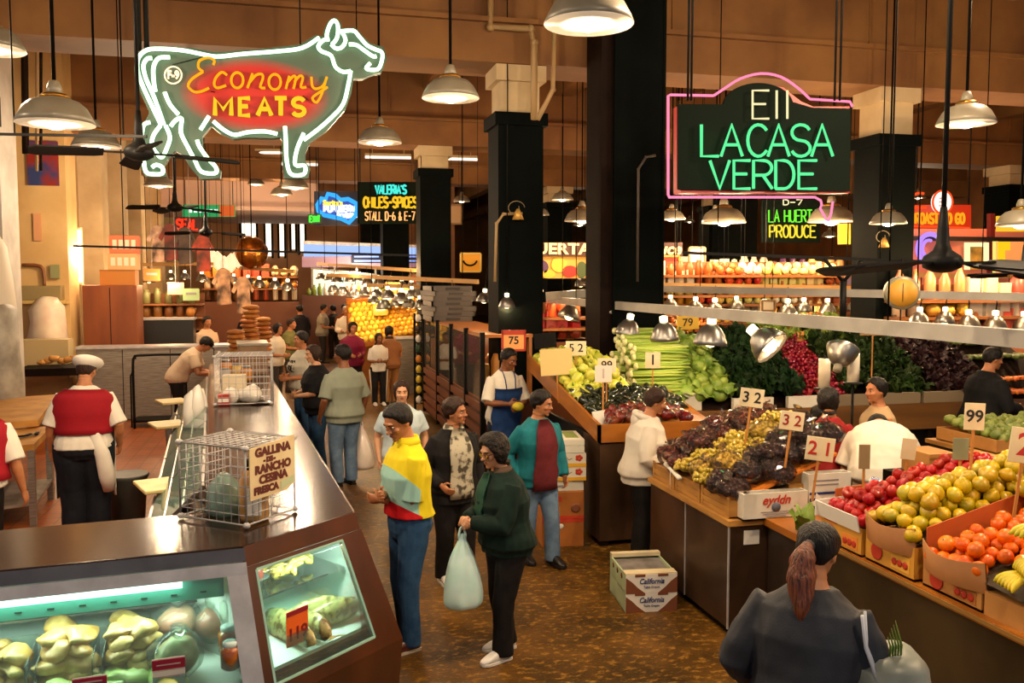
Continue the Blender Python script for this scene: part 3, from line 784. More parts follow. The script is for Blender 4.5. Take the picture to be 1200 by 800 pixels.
# --- orange neon roast sign and the lit stall behind it
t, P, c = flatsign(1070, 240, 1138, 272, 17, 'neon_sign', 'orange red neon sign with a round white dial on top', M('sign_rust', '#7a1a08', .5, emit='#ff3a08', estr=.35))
neon_word('ROAST TO GO', 1073, 1130, 250, 262, P, .022, E('neon_orange', '#ffa01e', 1.2), t, gap=.2)
mb = MB(); mb.tube([P(1071,265), P(1136,267)], .02, 6); mb.tube([P(1071,243), P(1085,243)], .03, 6); mb.tube([P(1080+12*math.cos(a*.3)-2, 246-14*math.sin(a*.3)-6) for a in range(4, 9)], .025, 6); mb.build('neon_line', E('neon_scarlet', '#ff4a1a', 1.3), t)
mb = MB(); cc = P(1102,237); mb.lathe([(.001,.0),(.21,.0),(.21,.06),(.001,.06)], 24, cc, rot=Matrix.Rotation(PI/2,3,'X')); mb.build('dial', E('dial_white', '#fff2e0', 1.5), t)
mb = MB(); mb.tube([cc+V((.215*math.cos(a*PI/12), -.06, .215*math.sin(a*PI/12))) for a in range(24)], .02, 6, closed=True)
for y in (-.07, 0, .07): mb.cbox(cc+V((0,-.065,y)), (.16,.01,.02))
mb.build('dial_ring', _MC['neon_scarlet'], t)
mb = MB(); mb.cyl(P(1062,270)+V((0,.05,0)), P(1130,276)+V((0,.05,0)), .045, 8); mb.build('strip_light', E('strip_white', '#fff4dc', 2.4), t)

# ------------------------------------------------------------------ ceiling fans
def fan(px, py, d, R, phase, label, nb=4, rod=True, droop=.02):
 p = U(px, py, d); t = thing('ceiling_fan', label, 'fan', p)
 mb = MB(); mb.lathe([(.018,.30),(.03,.18),(.035,.10),(.05,.06),(.095,.03),(.11,.0),(.10,-.035),(.05,-.06),(.01,-.065)], 18); mb.build('motor', m_black, t)
 mb = MB(); mb.cyl((0,0,.12), (0,0,7.62-p.z), .014, 8); mb.build('rod', m_black, t)
 for k in range(nb):
  a = phase+2*PI*k/nb; mb = MB()
  rot = rotz(a) @ Matrix.Rotation(math.radians(17), 3, 'X')
  mb.cbox(rotz(a) @ V((.2,0,-.01)), (.2,.035,.012), rotz(a))
  pr = [(.24,-.05),(.30,-.065),(R-.05,-.075),(R,-.05),(R,.05),(R-.05,.075),(.30,.065),(.24,.05)]
  vs = [rot @ V((q[0],q[1],-.02-droop*(q[0]/R)**2)) for q in pr]
  mb.slab(vs, rot @ V((0,0,1)), .012); mb.build('blade', M('fan_blade', '#0e0b09', .7, spec=.1), t)
 return t
fan(163, 178, 6.6, .72, .25, 'dark ceiling fan behind the legs of the neon cow')
fan(205, 243, 12.5, .66, .5, 'dark ceiling fan beyond the cow sign, in front of the green banner')
fan(241, 272, 14.5, .62, .1, 'smallest dark ceiling fan, in front of the red neon')
fan(1104, 306, 5.0, .82, .30, 'dark ceiling fan with long blades before the orange neon stall', droop=.05)
fan(1200, 320, 9.5, .7, .1, 'dark ceiling fan at the picture edge before the yellow lit stall')
# ------------------------------------------------------------------ rails and cables
m_rail = M('rail_grey', '#a5a199', .5, col2='#8e8a82', nscale=3)
def rail(a, c, w, h, label, mat=None, name='lamp_rail'):
 mb = MB(); mb.bar(a, c, w, h)
 for u in (.15, .85):
  q = V(a).lerp(V(c), u); mb.cyl(q, (q.x, q.y, 7.599), .006, 5, m=1)
 return tag(mb.build(name, [mat or m_rail, m_cord]), label, 'rail')
rail(Uz(1260, 402, 2.205), Uz(642, 351, 2.205), .06, .10, 'long grey rail that carries the bell clamp lamps over the produce')
rail(U(640, 347, 13.4), U(765, 338, 13.6), .07, .12, 'grey rail running back from the corner over the peppers')
rail(U(765, 338, 13.6), U(1240, 349, 10.2), .07, .10, 'grey rail farther back above the dark columns\' feet')
rail(U(86, 288, 9.5), U(480, 299, 9.5), .022, .022, 'thin dark bar crossing under the fans', m_black, 'cable')
rail(U(-10, 157, 6.2), U(172, 160, 6.2), .018, .018, 'thin dark bar crossing behind the small pendant lamp', m_black, 'cable')
rail(U(800, 296, 9.4), U(1072, 306, 9.4), .03, .03, 'thin dark bar in front of the dark column by the orange neon', m_black, 'cable')
mb = MB()
a = U(988, 400, 9.4)
mb.cyl(U(988, 330, 9.4), U(988, 380, 9.4), .035, 8); mb.cyl(U(966, 303, 9.4), U(988, 330, 9.4), .02, 6); mb.cyl(U(1010, 305, 9.4), U(988, 330, 9.4), .02, 6)
tag(mb.build('bracket', m_black), 'black forked bracket hanging from the thin bar over the greens', 'bracket')
# hanging dial scale
p = U(1056, 343, 9.4)
t = thing('hanging_scale', 'round yellow dial scale hanging before the dark column', 'scale', p, rz=-.5)
mb = MB(); mb.lathe([(.001,-.06),(.165,-.06),(.175,-.04),(.175,.08),(.165,.1),(.001,.1)], 28, rot=Matrix.Rotation(PI/2,3,'X')); mb.build('body', M('scale_grey', '#8b8470', .4, .3), t)
mb = MB(); mb.lathe([(.001,0),(.145,0),(.145,.008),(.001,.008)], 28, (0,-.1,0), rot=Matrix.Rotation(PI/2,3,'X')); mb.build('dial', M('scale_dial', '#c08a2c', .5), t)
mb = MB(); mb.bar((0,-.115,-.09),(0,-.115,.1),.012,.004); mb.build('needle', m_black, t)
mb = MB(); mb.cyl((0,0,.17),(0,0,.36),.01,6); mb.cyl((0,0,-.17),(0,0,-.3),.008,6); mb.build('hook', m_black, t)
# wire loops clipped to the dark columns
for (px, py, d, lb) in ((607,252,10.9,'clip-on lamp with looped wire on the middle dark column'),(1036,285,10.9,'clip-on lamp with looped wire on the dark column by the orange neon')):
 t = thing('clip_lamp', lb, 'lamp', Uy(px, py, 11.25))
 mb = MB(); mb.tube([V((.09*math.cos(a*.5)-.02*a*.3, 0, .08*math.sin(a*.5)+.1)) for a in range(14)], .006, 5); mb.build('wire', M('clip_wire', '#8a7a5a', .5), t)
 mb = MB(); mb.lathe([(.02,.1),(.04,.06),(.08,-.04),(.075,-.04),(.03,.05)], 14, (0,0,-.02)); mb.build('shade', M('clip_shade', '#c49a4c', .4, .4), t)
# ================================================================== the butcher's counter
ZT = 1.15
m_ctop = M('counter_laminate', '#2e1a0c', .17, col2='#221207', nscale=3, spec=.35)
m_cside = M('counter_wood', '#55290b', .34, col2='#3a1b06', nscale=3, stretch=(1,1,.2), coat=.3)
m_trim = M('bright_steel', '#d6d2d2', .34, .5, col2='#b8b4b4', nscale=6, bump=.03, bscale=60)
m_case_in = M('case_white', '#dfe9e2', .5)
m_glass = film('case_glass', '#e2f5ee', .22, .03, .95)
m_green_edge = M('glass_edge', '#4f9a84', .2, coat=.6)
Bc = Uz(285, 640, ZT); Cc = Uz(415, 600, ZT); Dd = Uz(320, 445, ZT); A0 = Uz(0, 668, ZT)
dirAB = (Bc-A0).normalized(); Aa = Bc - dirAB*3.6
dirCD = (Dd-Cc).normalized(); Dd = Cc + dirCD*10.2
path = [V((p.x, p.y)) for p in (Aa, Bc, Cc, Dd)]
def off(o):
 out = []
 for i in range(4):
  ns = []
  for j in (i-1, i):
   if 0 <= j < 3:
    t = (path[j+1]-path[j]).normalized(); ns.append(V((t.y, -t.x)))
  if len(ns) == 1: out.append(path[i]+ns[0]*o)
  else:
   m = (ns[0]+ns[1]).normalized(); out.append(path[i]+m*(o/m.dot(ns[0])))
 return out
def pt(o, i, z): q = off(o)[i]; return V((q.x, q.y, z))
# inner outline of the worktop
inn = off(-.85)
innA = V((Aa.x, inn[0].y+.05)); 
wA = off(-.80)[0]; wC = off(-.85)[3]
# inner corner: where the two inner edges meet
def isect(p, d, q, e):
 den = d.x*e.y-d.y*e.x; t = ((q.x-p.x)*e.y-(q.y-p.y)*e.x)/den; return p+d*t
d1 = path[1]-path[0]; d3 = path[3]-path[2]
n1 = V((d1.y, -d1.x)).normalized(); n3 = V((d3.y, -d3.x)).normalized()
i1 = path[0]-n1*.78; i3 = path[3]-n3*.84
inner = isect(i1, d1, i3, d3)
ctr = thing('meat_counter', 'long brown butcher counter with a steel edged top that turns the corner along the aisle', 'counter', (Bc.x, Bc.y, 0))
O = V((Bc.x, Bc.y, 0))
poly = [path[0], path[1], path[2], path[3], i3, inner, i1]
mb = MB(); mb.prism([p-V((O.x, O.y)) for p in poly], ZT-.035, ZT); mb.build('worktop', m_ctop, ctr, bevel=.006)
# steel edge along the front, wood edge along chamfer and aisle
def strip(mb, i, o0, z0, o1, z1, th=.02, m=0, t0=0., t1=1.):
 a0 = pt(o0, i, z0); b0 = pt(o0, i+1, z0); a1 = pt(o1, i, z1); b1 = pt(o1, i+1, z1)
 p = [a0.lerp(b0, t0), a0.lerp(b0, t1), a1.lerp(b1, t1), a1.lerp(b1, t0)]
 n = (p[1]-p[0]).cross(p[3]-p[0])
 mb.slab([q-O for q in p], n, th, m); return p
mb = MB(); strip(mb, 0, .012, ZT-.005, .03, ZT-.07); mb.build('edge_lip', M('dull_steel_lip', '#6e6c70', .3, .6, col2='#5c5a5e', nscale=4), ctr)
mb = MB(); strip(mb, 0, .036, ZT-.074, .05, ZT-.135, .02); mb.build('edge_trim', m_trim, ctr)
mb = MB(); strip(mb, 1, .005, ZT, .03, ZT-.10); strip(mb, 2, .005, ZT, .03, ZT-.10); mb.build('edge_board', m_cside, ctr)
SL = .26        # the front flares out by this much at the sill
ZS = .40
ob = lambda z: .05+(SL-.05)*(ZT-.135-z)/(ZT-.135-ZS)
mb = MB(); strip(mb, 2, ob(ZT-.1), ZT-.1, SL, ZS, .03)
# frame of the corner window (chamfer face)
Wt, Wb = ZT-.125, .475
strip(mb, 1, ob(ZT-.1), ZT-.1, ob(Wt), Wt, .03)
strip(mb, 1, ob(Wb), Wb, SL, ZS, .03)
strip(mb, 1, ob(Wt), Wt, ob(Wb), Wb, .03, t0=0, t1=.07)
strip(mb, 1, ob(Wt), Wt, ob(Wb), Wb, .03, t0=.80, t1=1.)
mb.build('side_panel', m_cside, ctr)
mb = MB(); strip(mb, 1, SL, ZS, SL-.03, 0.02, .02); strip(mb, 2, SL, ZS, SL-.03, 0.02, .02); strip(mb, 0, SL, ZS-.06, SL-.03, 0.02, .02); mb.build('base_panel', m_cside, ctr)
mb = MB(); strip(mb, 0, SL, ZS, SL, ZS-.07, .03); mb.build('sill_trim', m_trim, ctr)
# steel corner post between the front glass and the corner window
mb = MB(); strip(mb, 0, ob(ZT-.135)+.0, ZT-.135, SL+.01, ZS, .03, t0=.972, t1=1.0)
mb.build('corner_post', m_trim, ctr)
# glass
mb = MB(); strip(mb, 0, ob(ZT-.135), ZT-.135, SL, ZS, .006, t0=0, t1=.972); mb.build('front_glass', m_glass, ctr)
mb = MB(); pw = strip(mb, 1, ob(Wt), Wt, ob(Wb), Wb, .006, t0=.07, t1=.80); mb.build('corner_glass', m_glass, ctr)
mb = MB()
for i, j in ((0,1),(1,2),(2,3),(3,0)): mb.bar(pw[i]-O, pw[j]-O, .012, .012)
mb.build('glass_edge', M('glass_rim', '#a8d8c4', .2, coat=.5), ctr)
# inside: floor, back and the fluorescent tube under the top
mb = MB()
nn = V((n1.x, n1.y, 0)); dd = V((d1.x, d1.y, 0)).normalized()
def IN(u, o, z):     # u metres back from corner B along the front, o metres outward of the top's edge
 p = path[1]-d1.normalized()*u + n1*o; return V((p.x, p.y, z))
mb.slab([IN(3.6, .19, .50)-O, IN(.0, .19, .50)-O, IN(.0, -.66, .58)-O, IN(3.6, -.66, .58)-O], (0,0,-1), .02)
mb.slab([IN(3.6, -.66, .58)-O, IN(.0, -.66, .58)-O, IN(.0, -.66, ZT-.05)-O, IN(3.6, -.66, ZT-.05)-O], (0,1,0), .02)
mb.build('case_lining', m_case_in, ctr)
mb = MB(); mb.slab([IN(3.6, -.60, .80)-O, IN(.03, -.60, .80)-O, IN(.03, -.28, .80)-O, IN(3.6, -.28, .80)-O], (0,0,-1), .012); mb.build('shelf', M('shelf_steel', '#6f7674', .35, .7), ctr)
mb = MB(); mb.slab([IN(3.6, -.025, ZT-.155)-O, IN(.10, -.025, ZT-.155)-O, IN(.10, -.0, ZT-.25)-O, IN(3.6, -.0, ZT-.25)-O], (0,-1,.3), .008)
for k in range(24): mb.cbox(IN(.2+k*.14, .0, ZT-.215)-O, (.03,.012,.006), m=1)
mb.build('light_shelf', [M('light_shelf_teal', '#79d8bf', .4), M('slot_dark', '#2b5a50', .5)], ctr)
mb = MB(); mb.cyl(IN(3.5, .022, ZT-.158)-O, IN(.30, .022, ZT-.158)-O, .017, 10); mb.build('fluorescent_tube', E('fluorescent', '#e6fff4', 5.0), ctr)
rz1 = math.atan2(d1.y, d1.x)
la = lamp('tube_light', 'AREA', IN(1.4, -.06, ZT-.26)-O, 17, (.92, 1.0, .88), .1, ctr, rot=(0, 0, rz1)); la.data.shape = 'RECTANGLE'; la.data.size = 2.4; la.data.size_y = .08
# inside of the corner window
q1 = V((path[1].x, path[1].y, 0)); q2 = V((path[2].x, path[2].y, 0)); dch = (q2-q1).normalized(); nch = V((dch.y, -dch.x, 0))
def CH(u, o, z): return q1+dch*u+nch*o+V((0,0,z))
Lch = (q2-q1).length
mb = MB()
mb.slab([CH(.0,.17,.53)-O, CH(Lch,.17,.53)-O, CH(Lch,-.42,.60)-O, CH(0,-.42,.60)-O], (0,0,-1), .02)
mb.slab([CH(.0,-.42,.58)-O, CH(Lch,-.42,.58)-O, CH(Lch,-.42,ZT-.05)-O, CH(0,-.42,ZT-.05)-O], -nch, .02)
mb.slab([CH(Lch,.17,.5)-O, CH(Lch,-.42,.5)-O, CH(Lch,-.42,ZT-.05)-O, CH(Lch,.0,ZT-.05)-O], dch, .02)
mb.slab([CH(0,.17,.5)-O, CH(0,-.42,.5)-O, CH(0,-.42,ZT-.05)-O, CH(0,.0,ZT-.05)-O], -dch, .02)
mb.build('case_lining', m_case_in, ctr)
mb = MB(); mb.slab([CH(.02,-.06,.815)-O, CH(Lch-.02,-.06,.815)-O, CH(Lch-.02,-.40,.84)-O, CH(.02,-.40,.84)-O], (0,0,-1), .012); mb.build('shelf', m_glass, ctr)
mb = MB(); mb.cyl(CH(.1,-.02,ZT-.09)-O, CH(Lch-.1,-.02,ZT-.09)-O, .012, 8); mb.build('fluorescent_tube', _MC['fluorescent'], ctr)
la = lamp('tube_light', 'AREA', CH(Lch/2,.02,ZT-.15)-O, 11, (.86, 1.0, .86), .1, ctr, rot=(0, 0, math.atan2(dch.y, dch.x))); la.data.shape = 'RECTANGLE'; la.data.size = Lch*.8; la.data.size_y = .06
# inner side of the counter: base cabinets and the sloping sliding doors
mb = MB()
def SI(v, o, z):    # v metres along the aisle side from C, o metres outward
 p = path[2]+d3.normalized()*v + n3*o; return V((p.x, p.y, z))
mb.slab([SI(.3,-.84,ZT-.04)-O, SI(10.2,-.84,ZT-.04)-O, SI(10.2,-.84,.05)-O, SI(.3,-.84,.05)-O], (1,0,0), .02)
p1 = V((i1.x, i1.y, 0)); pin = V((inner.x, inner.y, 0))
mb.slab([p1+V((0,0,ZT-.04))-O, pin+V((0,0,ZT-.04))-O, pin+V((0,0,.05))-O, p1+V((0,0,.05))-O], (0,-1,0), .02)
mb.build('back_panel', m_steel, ctr)
mb = MB(); mb.slab([SI(10.2,-.84,ZT-.04)-O, SI(10.2,.02,ZT-.04)-O, SI(10.2,.2,.05)-O, SI(10.2,-.84,.05)-O], (0,1,0), .02); mb.build('end_panel', m_cside, ctr)

# sloping glass doors over the working side (each pane a thing in its track)
m_pane = film('door_glass', '#a9cfc0', .3, .05, .55)
for k in range(5):
 v0 = 1.05+k*1.45; v1 = v0+1.40
 t = thing('sliding_glass_door', ['nearest sloping green glass door behind the wire cage with the sign', 'second sloping green glass door along the counter\'s working side', 'third sloping green glass door along the counter\'s working side, beside the small wire cage', 'fourth sloping green glass door along the counter\'s working side', 'last sloping green glass door by the bread'][k], 'glass door', SI(v0, -.86, ZT-.03))
 o = V(t.location)
 sx = .0
 for s in range(3):
  da, db = -.86-.125*s, -.86-.125*(s+1); za, zb = ZT-.02-.115*s, ZT-.02-.115*(s+1)
  mb = MB(); q = [SI(v0,da,za)-o, SI(v1,da,za)-o, SI(v1,db,zb)-o, SI(v0,db,zb)-o]
  mb.slab(q, (q[1]-q[0]).cross(q[3]-q[0]), .008); mb.build('pane', m_pane, t)
  mb = MB(); mb.bar(SI(v0,da,za)-o, SI(v1,da,za)-o, .022, .022); mb.build('track', m_green_edge if s % 2 else m_alu, t)
 mb = MB(); mb.bar(SI(v0,-1.235,ZT-.365)-o, SI(v1,-1.235,ZT-.365)-o, .025, .03); mb.bar(SI(v0,-.86,ZT-.02)-o, SI(v0,-1.235,ZT-.365)-o, .02, .02); mb.build('frame', m_alu, t)
 mb = MB(); mb.slab([SI(v0+.1,-1.22,ZT-.38)-o, SI(v1-.1,-1.22,ZT-.38)-o, SI(v1-.1,-1.22,.1)-o, SI(v0+.1,-1.22,.1)-o], (-1,0,0), .02); mb.build('lower_panel', m_steel, t)
# cream boards sticking out over the working side
m_board = M('cream_board', '#e3cf94', .5, col2='#d2b878', nscale=4)
m_bag_grey = film('grey_bag', '#8a8478', .3, .3, .3)
for k, (px, py, w, h, lb) in enumerate(((190, 568, 44, 26, 'biggest cream cutting board jutting out behind the wire cage'), (197, 497, 30, 14, 'middle cream cutting board jutting out above the hanging grey bags'), (202, 470, 27, 12, 'farthest cream cutting board jutting out by the steel partition'))):
 p = Uz(px, py, .86)
 t = thing('cutting_board', lb, 'board', p, rz=.35)
 mb = MB(); mb.cbox((0,0,0), (.36,.46,.03)); mb.build('board', m_board, t, bevel=.008)
 mb = MB(); mb.bar((.1,0,-.015), (.34,0,-.2), .03, .03); mb.build('bracket', m_steel, t)
for k, (px, py, lb) in enumerate(((205, 600, 'grey plastic bag hanging under the biggest cream cutting board'), (206, 512, 'grey plastic bag hanging under the middle cream cutting board'))):
 p = Uz(px, py, .52)
 mb = MB(); mb.lathe([(.02,.3),(.06,.24),(.12,.1),(.13,-.1),(.10,-.24),(.02,-.27)], 14)
 tag(mb.build('plastic_bag', M('dull_grey_bag', '#5b5750', .35, col2='#837c72', nscale=9), None, p, jit=.03, jscale=7), lb, 'bag')
# bunch of white bags hanging on the sloping doors
p = Uz(230, 478, 1.13)
mb = MB()
for i in range(4): mb.lathe([(.012,.2),(.05,.12),(.085,-.05),(.07,-.22),(.02,-.25)], 10, (.04*i-.06, .05*(i%2), .03*(i%3)))
tag(mb.build('plastic_bags', M('white_plastic', '#e2ddd2', .35, coat=.3), None, p, jit=.03, jscale=11), 'bunch of crumpled white plastic bags over the sloping glass doors', 'bags')

# ------------------------------------------------------------------ wire cages on the counter
m_wire = M('white_wire', '#b4b0ae', .4)
def wire_cage(c0, ex, ey, h, label, nx, ny, nz, wr=.003, lid=True):
 t = thing('wire_cage', label, 'cage', c0)
 def grid(name, o, a, bb, na, nb, heavy=.006):
  mb = MB()
  for i in range(na+1):
   mb.cyl(o+a*(i/na), o+a*(i/na)+bb, heavy if i in (0, na) else wr, 5)
  for j in range(nb+1):
   mb.cyl(o+bb*(j/nb), o+bb*(j/nb)+a, heavy if j in (0, nb) else wr, 5)
  return mb.build(name, m_wire, t)
 z = V((0,0,h)); Z0 = V((0,0,.02))
 grid('side_grid', Z0, ex, z, nx, nz); grid('side_grid', Z0, ey, z, ny, nz)
 grid('side_grid', Z0+ey, ex, z, nx, nz); grid('side_grid', Z0+ex, ey, z, ny, nz)
 if lid: grid('lid_grid', Z0+z, ex, ey, nx, ny)
 for q in (V((0,0,0)), ex, ey, ex+ey):
  for zz in (.02, h+.02):
   mb = MB(); mb.ell(q+V((0,0,zz)), (.022,.022,.018), 10, 6); mb.build('corner_clip', m_wire, t)
 return t
c0 = Uz(289, 620, ZT); cl_ = Uz(212, 608, ZT); cr = Uz(351, 600, ZT)
ex = cl_-c0; ey = cr-c0
ey = ey - ex*(ey.dot(ex)/ex.dot(ex)); ey = ey.normalized()*max((cr-c0).length*.98, .3)
HC = .43
cg = wire_cage(c0, ex, ey, HC, 'white wire cage with a hand lettered cardboard sign on the counter corner', 9, 8, 8)
# the sign on its aisle side
sg = thing('card_sign', 'cream card with brown hand lettering fixed to the wire cage', 'sign', c0)
eyn = ey.normalized(); exn = ex.normalized(); out = eyn.cross(V((0,0,1))).normalized()
if out.dot(-exn) < 0: out = -out
q0 = eyn*.015+out*.012
mb = MB(); W_ = ey.length*.93
def CS(u, z): return q0+eyn*(W_*u)+V((0,0,z))
mb.slab([CS(0,.155), CS(.8,.155), CS(1.0,.19), CS(1.0,.47), CS(0,.445)], out, .006); mb.build('card', M('card_cream', '#dcc79a', .7, col2='#cdb384', nscale=6), sg)
rot = Matrix((eyn if eyn.dot(_r) > 0 else -eyn, V((0,0,1)), out)).transposed().to_euler()
m_ink = M('brown_ink', '#5c1f14', .7)
for s_, u, z, sz in (('GALLINA', .5, .412, .066), ('- DE -', .42, .364, .036), ('RANCHO', .5, .315, .064), ('CESINA', .5, .256, .064), ('FRESCA', .34, .198, .054)):
 text(s_, sz, m_ink, sg, CS(u, z)+out*.008, rot, sx=1.12*W_/.39, bold=.004, ext=.001)
mb = MB(); mb.slab([CS(.66,.165)+out*.007, CS(.97,.195)+out*.007, CS(.97,.235)+out*.007, CS(.66,.215)+out*.007], out, .002); mb.build('pale_patch', M('patch_green', '#b9c39a', .7), sg)
# a big jar of tan powder and smaller things inside the cage
p = c0+ex*.22+ey*.45
t = thing('jar', 'tall jar of tan powder with a white label inside the wire cage', 'jar', p)
mb = MB(); mb.lathe([(.075,.0),(.082,.02),(.082,.23),(.06,.28),(.045,.30)], 18); mb.build('body', M('tan_powder', '#b98544', .3, col2='#d0a060', nscale=5, coat=.5), t)
mb = MB(); mb.lathe([(.05,.29),(.05,.35),(.045,.355)], 18); mb.build('lid', m_black, t)
mb = MB(); mb.cbox((-.0,-.084,.12), (.09,.006,.16)); mb.build('paper_label', M('paper_white', '#e6e0d4', .7), t)
p = c0+ex*.72+ey*.5
mb = MB(); mb.lathe([(.10,0),(.12,.02),(.10,.16),(.05,.22),(.02,.24)], 14); tag(mb.build('cellophane_bag', film('green_clear', '#bfe0d0', .4, .1, .6), None, p, jit=.015, jscale=9), 'greenish clear bag standing inside the wire cage', 'bag')
# second cage with paper goods
c0b = Uz(252, 476, ZT); crb = Uz(318, 474, ZT)
ex2 = crb-c0b; ey2 = V((-ex2.y, ex2.x, 0)).normalized()*.6
wire_cage(c0b, ey2, ex2, .52, 'smaller white wire cage farther along the counter, before the bread', 7, 8, 7, .003)
for i, (u, v, lb, kind) in enumerate(((.25,.35,'white paper roll lying in the smaller wire cage','roll'),(.62,.3,'crumpled white bag in the smaller wire cage','bag'),(.3,.7,'cream paper parcel at the back of the smaller wire cage','parcel'),(.15,.15,'red and white packet at the corner of the smaller wire cage','packet'),(.8,.15,'silver tray in the smaller wire cage','tray'))):
 p = c0b+ex2*u+ey2*v+V((0,0,.0))
 if kind == 'roll':
  mb = MB(); mb.lathe([(.03,-.1),(.09,-.1),(.09,.1),(.03,.1)], 18, (0,0,.095), rot=Matrix.Rotation(PI/2,3,'X')); o = mb.build('paper_roll', _MC['paper_white'], None, p)
 elif kind == 'bag':
  mb = MB(); mb.ell((0,0,.1), (.13,.12,.1), 12, 8); o = mb.build('crumpled_bag', _MC['white_plastic'], None, p, jit=.05, jscale=12)
 elif kind == 'parcel':
  mb = MB(); mb.cbox((0,0,.15), (.26,.16,.3)); o = mb.build('parcel', M('parcel_paper', '#d8c8a8', .7), None, p, bevel=.01)
 elif kind == 'packet':
  mb = MB(); mb.cbox((0,0,.06), (.12,.14,.12)); mb.cbox((0,-.072,.06), (.12,.004,.04), m=1); o = mb.build('packet', [M('packet_red', '#b0281c', .5), _MC['paper_white']], None, p, bevel=.006)
 else:
  mb = MB(); mb.lathe([(.09,0),(.11,.03),(.115,.03),(.09,.005)], 16); o = mb.build('foil_tray', m_alu, None, p)
 tag(o, lb, kind)
# silver lids on a brown register stand and bread stacks beyond
p = Uz(322, 446, ZT)
stp = SI(8.6, -.2, ZT)
t = thing('register_stand', 'brown upright cabinet at the aisle edge of the counter beyond the small cage', 'cabinet', SI(8.5, -.22, ZT), rz=math.atan2(d3.y, d3.x)-PI/2)
mb = MB(); mb.box(-.2,-.3,0,.2,.5,.42); mb.build('body', M('stand_brown', '#8a6a48', .5, col2='#7a5a3a', nscale=3), t, bevel=.01)
mb = MB(); mb.box(-.22,-.32,.42,.22,.52,.45); mb.build('top', m_steel, t)
m_bun = M('bun_crust', '#c07a34', .5, col2='#a05e22', nscale=7, bump=.1, bscale=25, rnd=.15)
mb = MB(); mb.lathe([(.001,-.035),(.10,-.03),(.135,0),(.11,.03),(.001,.045)], 14); bun = mb.mesh('bread_round', m_bun)
k = 0
for cx, cy, n_ in ((289, 402, 13), (276, 405, 8), (302, 405, 10), (284, 410, 5)):
 base = Uz(cx, cy, ZT) if cx != 289 else Uz(cx, cy, ZT)
 base = SI(9.4+.5*(cx % 3), -.42+.011*(cx-276)*1.6, ZT)
 for j in range(n_):
  o = bpy.data.objects.new('bread_round', bun); COL.objects.link(o)
  o.location = base+V((rr.uniform(-.02,.02), rr.uniform(-.02,.02), .038+j*.074)); o.rotation_euler = (0,0,rr.uniform(0,6)); o.scale = (1.05,1.05,1)
  tag(o, 'round tan loaf in the tall stacks at the far end of the butcher counter', 'bread', 'loaves stacked on the counter')
for i, (v, o_, h, lb, c1) in enumerate(((7.6,-.62,.16,'silver tin between the small cage and the loaves','#b9b2a8'),(7.4,-.35,.2,'amber jar between the small cage and the loaves','#c07a20'),(8.0,-.6,.24,'orange topped jar in front of the loaf stacks','#d08a3a'),(7.85,-.45,.2,'glass jar of yellow pickles by the brown cabinet','#d8b050'))):
 t = thing('jar', lb, 'jar', SI(v, o_, ZT))
 mb = MB(); mb.lathe([(.06,0),(.08,.02),(.08,h*.75),(.06,h*.9)], 16); mb.build('body', M('jar_%d' % i, c1, .25, coat=.6), t)
 mb = MB(); mb.lathe([(.065,h*.88),(.065,h),(.05,h*1.02)], 16); mb.build('lid', m_alu, t)

# ------------------------------------------------------------------ meat in the front case
m_chick = M('pale_chicken', '#d4ae6c', .42, col2='#b8863f', nscale=18, bump=.35, bscale=22, coat=.25, rnd=.12)
m_green_lit = M('green_lit_meat', '#b9cf7a', .4, col2='#cfd88c', nscale=6, bump=.3, bscale=24, coat=.3, rnd=.1)  # green cast of the case tube put into the meat's colour
m_tray = film('clear_tray', '#dcebe4', .35, .06, .8)
def meat_piece(seed, sx, sy, sz, mat, name):
 r = random.Random(seed); mb = MB(); mb.ell((0,0,0), (sx,sy,sz), 24, 16)
 for i, p in enumerate(mb.v):
  n = noise.noise_vector(V(p)*9+V((seed*3.1,0,0))); n2 = noise.noise_vector(V(p)*26+V((seed,5,0))); mb.v[i] = (p[0]+n[0]*sx*.55+n2[0]*.011, p[1]+n[1]*sy*.55+n2[1]*.011, p[2]+n[2]*sz*.7+n2[2]*.010)
 return mb.mesh(name, mat)
mp = [meat_piece(i, .085, .06, .035, m_chick, 'chicken_piece') for i in range(3)]
mg = [meat_piece(10+i, .11, .08, .035, m_green_lit, 'green_lit_piece') for i in range(2)]
trays = [(1.13, 'tray of pale chicken pieces nearest the picture edge in the glass case', 3), (.84, 'heaped tray of pale chicken pieces, middle of three in the glass case', 4), (.55, 'tray piled with yellow chicken pieces beside the bagged meat in the glass case', 4)]
for i, (u, lb, lay) in enumerate(trays):
 base = IN(u, -.10, .545)
 t = thing('food_tray', lb, 'tray', base, rz=rz1)
 mb = MB(); 
 for a in ((-.125,-.19,0,-.12,.19,.15),(.12,-.19,0,.125,.19,.15),(-.125,.185,0,.125,.19,.17),(-.125,-.19,0,.125,.19,.004)): mb.box(*a)
 mb.build('tray', m_tray, t)
 for L_i in range(lay):
  for j in range(4 if L_i < 2 else 3):
   o = bpy.data.objects.new('chicken_piece', mp[(i+j+L_i) % 3]); COL.objects.link(o)
   loc = base + rotz(rz1) @ V(((j % 2-.5)*.10, -.10+(j//2)*.14+.03*L_i, .045+L_i*.055))
   o.location = loc; o.rotation_euler = (rr.uniform(-.3,.3), rr.uniform(-.3,.3), rr.uniform(0,6)); o.scale = (1.15,1.1,1.1)
   tag(o, 'pale yellow chicken piece heaped in ' + ['the clear tray at the picture edge', 'the middle clear tray', 'the clear tray beside the bagged meat'][i], 'chicken', 'chicken pieces in tray %s' % 'abc'[i])
